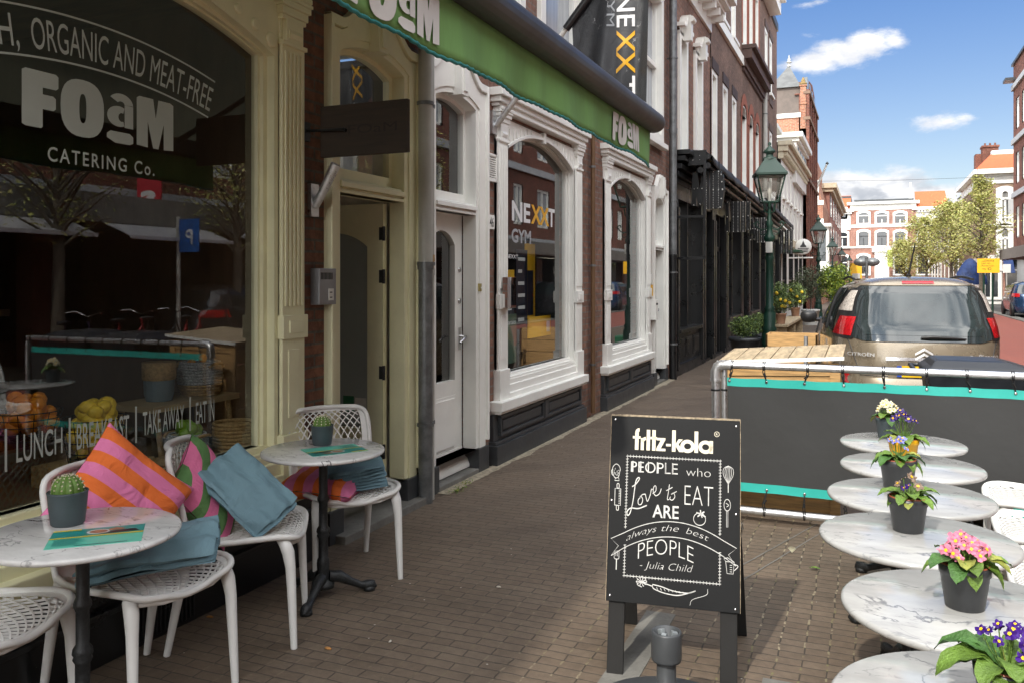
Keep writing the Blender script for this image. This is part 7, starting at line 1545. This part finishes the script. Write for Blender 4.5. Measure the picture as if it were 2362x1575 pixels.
for k in range(10):
    x = 2.155+.235*k
    for zz, rail, s in ((.935, 1.035, 1), (.225, .075, -1)):
        gy = by(x, zz)-.004; g1.lathe([(.005,0),(.009,.001),(.009,.003),(.005,.004)], n=12, M=Matrix.Translation((x, gy, bz(x,zz))) @ Matrix.Rotation(PI/2, 4, 'X'))
        x2 = x+random.uniform(-.02,.02); ry = BYa+(0 if s > 0 else .03)
        for dx in (-.004, .005):
            P = [(x2+dx+.004*dx*100*math.sin(a), ry-.028*math.cos(a), rail+.028*math.sin(a)*1) for a in [i*PI/8*2 for i in range(0, 9)]]
            e1.tube(P, .0032, 5, cap=False)
            e1.tube([(x2+dx, ry-.028, rail), (x2+dx*1.5, YB-.014, (rail+zz)/2+s*.01), (x, gy-.002, zz+s*.006)], .003, 5)
        e1.tube([(x2, YB-.014, (rail+zz)/2+s*.008), (x, YB-.012, (rail+zz)/2-s*.018)], .006, 6)
e1.build('elastic_tie', m_rubber, ba)['kind'] = 'stuff'; g1.build('eyelet', m_chrome, ba)['kind'] = 'stuff'
# ------------------------------------------------------------------ wooden bin store and bins
m_wood = pm('pine_boards', (.50,.30,.12), .65, var=.3, vs=5, stretch=(1,6,14), dirt=((.16,.085,.03), 22, .68, .8)); m_woodg = pm('weathered_boards', (.42,.33,.21), .75, var=.3, vs=5, stretch=(6,1,6), dirt=((.15,.11,.07), 14, .62, .5))
bs = thing('bin_store', 'pale pine bin store with a slatted sloping lid right behind the barrier', 'bin store', (2.4, 6.4, 0))
bx0, bx1, by0, by1 = 2.06, 2.82, 6.05, 6.75
q = MB()
for k in range(7): q.box(bx0, bx1, by0, by0+.022, .03+k*.134, .03+k*.134+.128)
for k in range(7): q.box(bx0-.0, bx0+.022, by0+.022, by1, .03+k*.134, .03+k*.134+.128); q.box(bx1-.022, bx1, by0+.022, by1, .03+k*.134, .03+k*.134+.128)
q.build('board', m_wood, bs, bevel=.003)
q = MB(); q.box(bx0-.01, bx0+.055, by0-.018, by0, 0, .99).box(bx1-.055, bx1+.01, by0-.018, by0, 0, .99); q.add([(bx0,by0-.01,.93),(bx1,by0-.01,.96),(bx1,by0-.01,1.045),(bx0,by0-.01,1.00)], [(0,1,2,3)]); q.build('corner_post', m_wood, bs, bevel=.003)
q = MB()
for k in range(7):
    a0 = bx0-.03+(bx1-bx0+.06)*k/7+.003; a1 = bx0-.03+(bx1-bx0+.06)*(k+1)/7-.003; zz = lambda a: 1.015+.055*(a-bx0)/(bx1-bx0)
    q.add([(a0,by0-.04,zz(a0)),(a1,by0-.04,zz(a1)),(a1,by1,zz(a1)+.03),(a0,by1,zz(a0)+.03),(a0,by0-.04,zz(a0)+.022),(a1,by0-.04,zz(a1)+.022),(a1,by1,zz(a1)+.052),(a0,by1,zz(a0)+.052)], [(0,3,2,1),(4,5,6,7),(0,1,5,4),(1,2,6,5),(2,3,7,6),(3,0,4,7)])
q.build('lid', m_woodg, bs, bevel=.003)
q = MB(); q.add([(bx0-.035,by0-.045,1.008),(bx1+.035,by0-.045,1.068),(bx1+.035,by0-.045,1.092),(bx0-.035,by0-.045,1.036)], [(0,1,2,3)]); q.build('lid_edge', m_white, bs, solid=.012)
m_binp = pm('black_bin_plastic', (.022,.025,.03), .42, var=.15, vs=10)
def wheelie(label, x, y, rz=0):
    t = thing('wheelie_bin', label, 'bin', (x, y, 0), rz, 'black wheelie bins behind the barrier')
    q = MB(); P = []
    for (z, w, d0, d1) in ((.06,.22,-.24,.22),(.9,.28,-.30,.30),(.98,.30,-.32,.32)): P += [(-w,d0,z),(w,d0,z),(w,d1,z),(-w,d1,z)]
    q.add(P, [(k*4+i, k*4+(i+1) % 4, k*4+4+(i+1) % 4, k*4+4+i) for k in range(2) for i in range(4)]+[(3,2,1,0)]); q.build('body', m_binp, t, local=True, bevel=.012)
    q = MB(); P = []
    for (z, w, d0, d1) in ((.985,.31,-.34,.33),(1.01,.31,-.34,.33),(1.035,.27,-.27,.29),(1.07,.20,-.15,.26),(1.075,.17,-.12,.24)): P += [(-w,d0,z),(w,d0,z),(w,d1,z),(-w,d1,z)]
    q.add(P, [(k*4+i, k*4+(i+1) % 4, k*4+4+(i+1) % 4, k*4+4+i) for k in range(4) for i in range(4)]+[(3,2,1,0),(16,17,18,19)]); q.build('lid', m_binp, t, local=True, bevel=.01)
    q = MB(); q.tube([(-.24,.33,1.0),(-.24,.38,1.0),(.24,.38,1.0),(.24,.33,1.0)], .014, 8); q.build('handle', m_binp, t, local=True)
    for s in (-1, 1): MB().tube([(s*.26,.27,.10),(s*.22,.27,.10)], .10, 18, 0).build('wheel', m_rubber, t, local=True)
    return t
wheelie('black wheelie bin whose lid shows above the barrier rail, nearest the pine bin store', 3.66, 6.42, math.radians(92)); wheelie('black wheelie bin at the right edge behind the barrier', 4.36, 6.40, math.radians(88))
# ------------------------------------------------------------------ cars
m_paint = pm('champagne_car_paint', (.27,.225,.16), .28, metal=.45, var=.02, coat=.8); m_carg = pm('dark_car_glass', (.02,.028,.03), .02, var=.1, spec=1.0); m_redl = pm('red_lamp', (.45,.01,.015), .12, coat=.6, var=.3, vs=40); m_clear = pm('clear_lamp', (.55,.50,.45), .15, coat=.6, var=.4, vs=50); m_trim = pm('black_trim', (.015,.015,.016), .4)
car = thing('parked_car', 'champagne coloured compact car parked behind the barrier, seen from the rear', 'car', (3.52, 9.62, 0), math.radians(6))
# cross sections along y (0 rear .. 4.05 front): roof height, waist, half width
def wbody(z):      # half width by height
    P = [(.18,.74),(.30,.82),(.45,.85),(.70,.862),(.88,.86),(.98,.845),(1.10,.825),(1.25,.785),(1.40,.73),(1.50,.67),(1.56,.59),(1.60,.47),(1.625,.28),(1.635,0)]
    for (a, b), (c, d) in zip(P[:-1], P[1:]):
        if z <= c: return b+(d-b)*max(0, (z-a))/(c-a)
    return 0
ZL = [.18,.24,.30,.38,.46,.54,.62,.70,.78,.86,.92,.98,1.04,1.10,1.17,1.24,1.31,1.38,1.44,1.50,1.54,1.575,1.60,1.618,1.629,1.635]
def yrear(z): 
    P = [(.18,.10),(.30,.02),(.5,.0),(.58,.03),(.75,.035),(.95,.06),(1.10,.13),(1.30,.25),(1.45,.34),(1.56,.42),(1.60,.50),(1.62,.62),(1.635,.9)]
    for (a, b), (c, d) in zip(P[:-1], P[1:]):
        if z <= c: return b+(d-b)*max(0, (z-a))/(c-a)
    return .9
def yfront(z):
    P = [(.18,3.95),(.30,4.05),(.6,4.02),(.85,3.85),(1.0,3.25),(1.1,3.0),(1.3,2.65),(1.5,2.25),(1.6,1.9),(1.635,1.4)]
    for (a, b), (c, d) in zip(P[:-1], P[1:]):
        if z <= c: return b+(d-b)*max(0, (z-a))/(c-a)
    return 1.4
def ring(z, n=44, dout=0.0):
    """outline at height z: superellipse-cornered rectangle from rear to front"""
    w = wbody(z); y0, y1 = yrear(z), yfront(z); out = []
    for k in range(n):
        t = 2*PI*k/n-PI/2; c, s = math.cos(t), math.sin(t); e = .42
        X = math.copysign(abs(c)**e, c)*w; Yn = math.copysign(abs(s)**e, s); out.append((X, (y0+y1)/2+(y1-y0)/2*Yn, z))
    return out
q = MB(); V = []; n = 64
for z in ZL: V += ring(z, n)
q.add(V, [(i*n+k, i*n+(k+1) % n, (i+1)*n+(k+1) % n, (i+1)*n+k) for i in range(len(ZL)-1) for k in range(n)]+[tuple((len(ZL)-1)*n+k for k in range(n))], 0, True)
q.build('body', m_paint, car, local=True)
def rear_pt(x, z, off=.008):
    """point on the rear surface at lateral x, height z"""
    w = wbody(z); y0, y1 = yrear(z), yfront(z); e = .42; c = min(1, abs(x)/w)**(1/e); s = (1-c*c)**.5; Yn = -(s**e)
    return Vector((x, (y0+y1)/2+(y1-y0)/2*Yn-off, z))
def rpatch(name, fn, m, nu=14, nv=8, off=.008):
    q = MB(); q.grid(lambda u, v: rear_pt(*fn(u, v), off), nu, nv); return q.build(name, m, car, local=True)
# rear window with dipped lower edge, wrapping to the pillars
def rw(u, v):
    s = u*2-1; zl = .955-.00*abs(s)+.06*max(0, abs(s)-.72)/.28; z = zl+(1.53-zl)*v; return (s*(wbody(z)*(.92 if z < 1.2 else .90)), z)
rpatch('rear_window', rw, m_carg, 40, 18, .012)
def rwi(u, v):
    s = u*2-1; z = 1.02+(1.45-1.02)*v; k = 1-.06*(2*v-1)**4; return (s*.60*k*(1-.10*v), z)
m_rwg = pm('light_rear_glass', (.022,.032,.033), .015, var=.25, vs=2, spec=1.0)
rpatch('heated_pane', rwi, m_rwg, 30, 12, .016)
for s in (-1, 1):
    def lamp_low(u, v): z = 1.00+.20*v; w = wbody(z); return (s*(w*(.815-.03*v)+w*(.175)*u*(1)), z)
    def lamp_up(u, v): z = 1.26+.22*v; w = wbody(z); return (s*(w*(.845+.02*v)+w*(.145-.06*v)*u), z)
    def surround(u, v): z = .97+.54*v; w = wbody(z); return (s*(w*(.79+.04*v)+w*(.20-.04*v)*u), z)
    rpatch('lamp_surround', surround, m_trim, 8, 14, .018); rpatch('tail_lamp', lamp_low, m_redl, 8, 8, .026); rpatch('reversing_lamp', lamp_up, m_clear, 8, 8, .026)
    rpatch('bumper_reflector', lambda u, v: (s*(.70+.11*u), .50+.12*v), m_redl, 4, 4, .02)
rpatch('brake_lamp', lambda u, v: ((u*2-1)*.155, 1.555+.028*v), m_redl, 10, 3, .03)
rpatch('spoiler', lambda u, v: ((u*2-1)*.60*(1-.1*v), 1.535+.075*v), m_paint, 24, 4, .022)
rpatch('bumper', lambda u, v: ((u*2-1)*.83, .28+.30*v), m_paint, 24, 6, .03)
rpatch('plate_recess', lambda u, v: (-.34+.68*u, .57+.20*v), m_paint, 6, 4, .018)
rpatch('chrome_strip', lambda u, v: (-.36+.72*u, .765+.035*v), m_chrome, 16, 3, .028)
q = MB(); P = rear_pt(0, .66, .03); q.box(-.26,.26,P.y-.012,P.y,.60,.715,0); q.box(-.26,-.215,P.y-.014,P.y-.012,.60,.715,1); text(q, '03-XV L', lambda a, z: (a, P.y-.0145, z), w=.40, h=.075, x=-.19, y=.62, mi=2, bold=.02)
q.build('number_plate', [pm('plate_yellow', (.80,.50,.01), .4), pm('plate_blue', (.02,.08,.45), .4), m_trim], car, local=True)
q = MB(); rpt = lambda off: (lambda a, z: tuple(rear_pt(a, z, off)))
text(q, 'CITROËN', rpt(.034), w=.25, h=.035, x=-.72, y=.80, bold=.012); text(q, 'Picasso', rpt(.034), w=.22, h=.045, x=.50, y=.80, shear=.3)
for z in (.795, .845):
    for s in (-1, 1): q.add([rear_pt(0, z+.055, .045), rear_pt(s*.085, z, .036), rear_pt(s*.085, z-.022, .036), rear_pt(0, z+.028, .045)], [(0,1,2,3)])
ringc = [(.44+.018*math.cos(k*PI/8), .815+.015*math.sin(k*PI/8)) for k in range(17)]; ribbon(q, ringc, .006, rpt(.034))
q.build('badge', pm('silver_badge', (.62,.62,.62), .3, metal=.3), car, local=True)
q = MB()
for s in (-1, 1): q.tube([tuple(rear_pt(s*x, z, .004)) for x, z in ((.60,.60),(.66,.80),(.70,.93),(.715,.965))], .005, 5); q.tube([tuple(rear_pt(s*x, z, .004)) for x, z in ((.715,.965),(.80,.985),(.825,.99))], .005, 5)
q.tube([tuple(rear_pt(-.60+1.2*k/16, .60, .004)) for k in range(17)], .005, 5); q.build('tailgate_seam', m_trim, car, local=True)
q = MB(); p = [rear_pt(-.02,1.0,.03), rear_pt(.08,1.008,.045), rear_pt(.30,1.0,.04), rear_pt(.40,.992,.03)]; q.tube([tuple(a) for a in p], [.014,.018,.012,.007], 8); q.build('rear_wiper', m_trim, car, local=True)
q = MB(); q.tube([(-.03,.85,1.63),(-.03,.82,1.66)], [.03,.018], 10); q.tube([(-.03,.82,1.66),(.03,.78,2.0)], [.012,.007], 6); q.build('aerial', m_trim, car, local=True)
for s in (-1, 1):
    def sp(u, v, o=.01):
        y = .75+2.3*u; z = 1.02+(.50-.03*u)*v; ztop_ = 1.50-.10*max(0, u-.5)*2; z = min(z, ztop_); 
        w = wbody(z); y0, y1 = yrear(z), yfront(z); Yn = max(-1, min(1, (y-(y0+y1)/2)/((y1-y0)/2))); sn_ = abs(Yn)**(1/.42); X = (max(0, 1-sn_*sn_)**.5)**.42*w
        return Vector((s*(X+o), y, z))
    q = MB(); q.grid(lambda u, v: sp((u if s > 0 else 1-u)*.97, v), 26, 8); q.build('side_window', m_carg, car, local=True)
    q = MB(); q.tube([sp(.33, k/8, .014) for k in range(9)], .018, 6); q.tube([sp(.72, k/8, .014) for k in range(9)], .018, 6); q.build('window_pillar', m_trim, car, local=True)
    q = MB(); q.grid(lambda u, v: Vector((s*(.93+.11*math.sin(PI*v)**.5*math.sin(PI*u)**.5*1.0-.0), 3.0+.05*math.cos(2*PI*u), 1.10)), 2, 2) if False else q.lathe([(.001,-.08),(.08,-.07),(.11,-.01),(.11,.04),(.085,.075),(.001,.085)], (s*1.0, 2.95, 1.08), 14, sx=1.0, sy=.6); q.tube([(s*.85,2.98,1.04),(s*.95,2.96,1.05)], .025, 8); q.build('wing_mirror', m_trim, car, local=True)
    q = MB(); q.tube([(s*.60, .75+k*.17, 1.60+.03*math.sin(PI*k/8)) for k in range(9)], .015, 8); q.build('roof_rail', m_trim, car, local=True)
    for y in (.72, 3.26):
        q = MB(); M_ = Matrix.Translation((s*.86, y, .31)) @ Matrix.Rotation(PI/2, 4, 'Y'); q.lathe([(.001,-.12),(.29,-.12),(.31,-.08),(.31,.0),(.29,.012),(.20,.014),(.19,.004),(.001,.01)], n=28, M=M_ if s > 0 else Matrix.Translation((s*.86, y, .31)) @ Matrix.Rotation(-PI/2, 4, 'Y')); q.build('wheel', m_rubber, car, local=True)
# blue car on the other side
bc = thing('parked_car', 'dark blue hatchback parked on the far side of the street at the right edge', 'car', (9.35, 41.0, 0))
m_blu = pm('blue_car_paint', (.02,.055,.13), .25, metal=.4, coat=.8)
q = MB(); V = []
for z in ZL: V += [(x*.98, y, zz*.93) for x, y, zz in ring(z, n)]
q.add(V, [(i*n+k, i*n+(k+1) % n, (i+1)*n+(k+1) % n, (i+1)*n+k) for i in range(len(ZL)-1) for k in range(n)]+[tuple((len(ZL)-1)*n+k for k in range(n))], 0, True); q.build('body', m_blu, bc, local=True)
sc_ = lambda p: (p.x*.98, p.y-.0, p.z*.93)
q = MB(); q.grid(lambda u, v: sc_(rear_pt((u*2-1)*wbody(1.06+.42*v)*.82, 1.06+.42*v, .02)), 16, 8); q.build('rear_window', m_carg, bc, local=True)
for s in (-1, 1):
    q = MB(); q.grid(lambda u, v: sc_(rear_pt(s*wbody(.92+.16*v)*(.70+.28*u), .92+.16*v, .025)), 6, 4); q.build('tail_lamp', m_redl, bc, local=True)
    q = MB(); q.grid(lambda u, v: (lambda z, y: (s*(wbody(z)*.98+.012), y, z*.93))(1.05+.42*v, .8+2.0*u), 10, 6); q.build('side_window', m_carg, bc, local=True)
    for y in (.72, 3.26): q = MB(); q.lathe([(.001,-.12),(.30,-.12),(.31,.0),(.20,.014),(.001,.01)], n=20, M=Matrix.Translation((s*.84, y, .31)) @ Matrix.Rotation(s*PI/2, 4, 'Y')); q.build('wheel', m_rubber, bc, local=True)
# far parked cars on the right
for k, (x, y, c, l) in enumerate(((9.3, 33, (.03,.03,.035), 'black car parked across the street, off to the right'), (9.25, 12.5, (.05,.05,.055), 'dark grey car parked across the street opposite the gym'))):
    c_ = copy_tree(bc, loc=(x, y, 0), label=l)
    for ch in c_.children:
        if ch.name.startswith('body'): ch.data = ch.data.copy(); ch.data.materials[0] = pm('dark_car_paint', c, .25, metal=.4, coat=.8)
# ------------------------------------------------------------------ bicycles across the street (mirrored in the shop window)
def bicycle(label, x, y, rz, col):
    t = thing('bicycle', label, 'bicycle', (x, y, 0), rz, 'bicycles parked across the street'); pm_ = pm('bicycle_paint', col, .3, coat=.5)
    for cx_ in (-.52, .52):
        q = MB(); q.tube([(cx_+.33*math.cos(k*PI/12), 0, .34+.33*math.sin(k*PI/12)) for k in range(25)], .016, 6, cap=False)
        for k in range(12): q.tube([(cx_,0,.34),(cx_+.32*math.cos(k*PI/6), 0, .34+.32*math.sin(k*PI/6))], .0018, 3, 1, cap=False)
        q.build('wheel', [m_rubber, m_chrome], t, local=True)
    q = MB()
    for a, b in (((-.52,.34),(-.12,.30)),((-.52,.34),(-.20,.85)),((-.12,.30),(-.22,.92)),((-.12,.30),(.34,.82)),((-.19,.62),(.36,.72)),((.33,.95),(.52,.34))): q.tube([(a[0],0,a[1]),(b[0],0,b[1])], .016, 8)
    q.build('frame', pm_, t, local=True)
    q = MB(); q.tube([(.20,-.30,1.08),(.34,-.22,1.10),(.33,0,1.02),(.34,.22,1.10),(.20,.30,1.08)], .011, 8); q.build('handlebar', m_chrome, t, local=True)
    q = MB(); q.lathe([(.001,-.03),(.09,-.02),(.10,.02),(.001,.04)], (-.24,0,.95), 12, sx=1.4, sy=.8); q.build('saddle', m_rubber, t, local=True)
for k, (x, y, r, c, l) in enumerate(((7.9,11.6,1.2,(.35,.02,.02),'red bicycle parked across the street nearest the parking sign'),(7.95,10.9,1.7,(.02,.02,.02),'black bicycle in the middle of the row across the street'),(7.9,10.2,1.4,(.3,.02,.03),'second red bicycle across the street'),(7.9,9.2,1.3,(.03,.03,.1),'blue bicycle across the street by the red banner'))): bicycle(l, x, y, r, c)
# ------------------------------------------------------------------ plants and boxes along the cafe
m_shr = [pm('shrub_leaf', (.055,.10,.03), .5, var=.4, vs=8), pm('shrub_leaf_light', (.17,.24,.06), .5, var=.3, vs=8)]
m_ol = [pm('olive_leaf', (.13,.15,.09), .6, var=.3, vs=8), pm('olive_leaf_dark', (.06,.08,.04), .6, var=.3, vs=8)]
m_hed = [pm('hedge_leaf', (.22,.28,.03), .5, var=.3, vs=8), pm('hedge_leaf_dark', (.07,.13,.02), .5, var=.3, vs=8)]
m_tpot = pm('terracotta', (.36,.21,.14), .8, var=.15)
def bush(name, label, x, y, pot, cz, rx, rz, nl, ls, mats, potm, fruit=None, cat='potted plant', group=None, trunk=True, zb=0):
    t = thing(name, label, cat, (x, y, zb), group=group); random.seed(int(x*91+y*37) % 1000)
    r0, r1, h = pot; q = MB(); q.lathe([(r0,0),(r1*.97,h*.86),(r1*1.06,h*.87),(r1*1.06,h),(r1*.93,h),(r1*.9,h*.9),(.001,h*.9)], n=28); q.build('pot', potm, t, local=True)
    if trunk: q = MB(); q.tube([(0,0,h*.85),(.03,0,cz-rz*.4),(.0,.02,cz)], [.025,.02,.01], 6); q.build('trunk', m_bark, t, local=True)
    q = MB(); pts = []
    while len(pts) < nl:
        p = Vector((random.gauss(0,.55), random.gauss(0,.55), random.gauss(0,.55)))
        if p.length > 1.15 or noise.noise(p*2.2+Vector((x, y, 0))) < -.18: continue
        pts.append((p.x*rx, p.y*rx, cz+p.z*rz))
    leaves(q, pts, ls, len(mats), .9); q.build('foliage', mats, t, local=True)
    if fruit:
        for k in range(fruit[1]):
            a = random.uniform(-.8,.8); z = random.uniform(-.7,.5); q = MB(); q.lathe([(.001,-.045),(.04,-.02),(.04,.02),(.001,.045)], (a*rx, -rx*.75*math.sqrt(max(.05,1-a*a-z*z*.5)), cz+z*rz), 8); q.build('fruit', fruit[0], t, local=True)
    return t
bush('potted_shrub', 'left dark planter with a clipped green shrub under the letter signs', .80, 16.6, (.20,.285,.50), .70, .27, .19, 2400, .05, m_shr, m_char, trunk=False)
bush('potted_shrub', 'right dark planter with a clipped shrub against the lamp post', .95, 17.9, (.20,.285,.50), .72, .27, .19, 2200, .05, m_shr, m_char, trunk=False)
bush('citrus_tree', 'citrus tree in a terracotta pot right beside the lamp post', 1.04, 20.9, (.10,.135,.25), .62, .30, .34, 3000, .05, m_shr, m_tpot, (m_lem, 9), zb=.55)
bush('citrus_tree', 'second citrus tree in a terracotta pot further along the pavement', 1.02, 25.4, (.10,.13,.25), .62, .30, .36, 2800, .055, m_shr, m_tpot, (m_lem, 6), zb=.55)
bush('olive_tree', 'grey green olive tree in a pale planter in front of the second lantern post', 1.05, 31.5, (.25,.3,.55), 1.45, .55, .60, 4200, .07, m_ol, m_plas)
bush('hedge_shrub', 'bright yellow green shrub left of the champagne car roof', 1.95, 28.9, (.25,.3,.5), 1.50, .50, .60, 4200, .09, m_hed, m_char)
t = thing('plant_bench', 'low wooden bench carrying the two potted citrus trees', 'bench', (1.03, 23, 0)); q = MB(); q.box(.82,1.24,20.5,25.8,.50,.55); q.build('seat', m_woodg, t)
for y in (20.7, 23.1, 25.6): q = MB(); q.box(.86,1.2,y-.03,y+.03,0,.5); q.build('leg', m_woodg, t)
def pbox(label, x0, x1, y0, y1, z):
    t = thing('wooden_planter', label, 'planter', ((x0+x1)/2, y0, 0)); q = MB()
    for k in range(4): h = z/4; q.box(x0, x1, y0, y0+.025, k*h+.005, (k+1)*h-.003).box(x0, x1, y1-.025, y1, k*h+.005, (k+1)*h-.003).box(x0, x0+.025, y0, y1, k*h+.005, (k+1)*h-.003).box(x1-.025, x1, y0, y1, k*h+.005, (k+1)*h-.003)
    q.build('board', m_wood, t, bevel=.003); q = MB(); q.box(x0+.03, x1-.03, y0+.03, y1-.03, z*.6, z*.85); q.build('earth', m_soil, t); return t
pbox('low pine planter box standing between the lamp post and the car', 1.55, 2.28, 13.3, 13.8, .78)
t = thing('tube_post', 'short galvanised post at the corner of the far pine planter', 'post', (2.2, 12.9, 0)); q = MB(); q.tube([(2.15,12.9,0),(2.15,12.9,.78)], .03, 10); q.build('tube', m_steel, t)
tag(MB().box(1.45,1.75,17.2,17.6,.25,.42).build('green_crate', pm('green_crate_plastic', (.01,.12,.05), .5), bevel=.02), 'green plastic crate on the pavement right of the lamp post foot', 'crate')
t = thing('folding_chair', 'black terrace chair just left of the car mirror', 'chair', (1.95, 16.8, 0)); q = MB(); q.obox(Matrix.Translation((1.95,16.8,.45)), -.2,.2,-.2,.2,-.02,.02); q.build('seat', m_black, t); q = MB(); q.obox(Matrix.Translation((2.1,16.8,.7)) @ Matrix.Rotation(.25,4,'Y'), -.015,.015,-.2,.2,-.2,.2); q.build('backrest', m_black, t)
for (a, b) in ((-.18,-.18),(.18,-.18),(-.18,.18),(.18,.18)): MB().tube([(1.95+a,16.8+b,.44),(1.95+a*1.15,16.8+b,0)], .014, 6).build('leg', m_black, t)
# ------------------------------------------------------------------ litter
random.seed(3); m_butt = pm('cigarette_paper', (.55,.50,.42), .8); m_orl = pm('dry_leaf', (.42,.20,.06), .8)
for (u, v, l, m, s) in ((757,1497,'orange and white scrap of paper on the clinkers below the side turned chair',m_orl,.014),(484,1424,'brown dry leaf by the black plinth under the chairs',m_orl,.014),(1150,1355,'pale crumpled scrap in the middle of the clinkers',m_butt,.01),(900,1481,'pale round spot of gum on the clinkers',m_butt,.008)):
    X, Y = gx(u, v); q = MB(); q.lathe([(.001,.006),(s*.6,.008),(s,.003),(s*.8,.0015)], n=7, sx=1.5, sy=.7); o = q.build('scrap', m); o.location = (X, Y, .002); o.rotation_euler.z = u; tag(o, l, 'litter')
X, Y = gx(1866, 1312); q = MB(); leaf(q, (0,0,.006), 0, .06, .03, .2, .5, 0); o = q.build('fallen_leaf', m_leafm); o.location = (X, Y, .003); tag(o, 'green fallen leaf on the clinkers left of the terrace tables', 'leaf')
X, Y = gx(1827, 1275); q = MB()
for k in range(9): a = -.9+k*.22; q.tube([(0,0,.002),(.03*math.sin(a), .0, .008+.03*math.cos(a))], .0012, 4)
o = q.build('feather', m_wht); o.location = (X, Y, .003); tag(o, 'small white downy feather on the clinkers', 'feather')
random.seed(9)
for (x, y, n_, l) in ((.13, 5.72, 60, 'weeds sprouting at the foot of the drainpipe'), (.10, 5.95, 30, 'thin weeds below the white door step')):
    q = MB()
    for k in range(n_): a = random.random()*6.3; r = random.random()*.10; leaf(q, (r*math.cos(a)*.6, r*math.sin(a)*1.6, 0), random.random()*6.3, random.uniform(.015,.04), .008, random.uniform(.3,1.3), .8, random.choice((0,2)))
    o = q.build('weeds', m_leafm); o.location = (x, y, .004); tag(o, l, 'weeds', kind='stuff')
# small shared props in front of the doors
for o in list(S.objects):
    if o.type == 'MESH' and o.parent is None and 'kind' not in o and 'label' not in o: print('UNTAGGED', o.name)
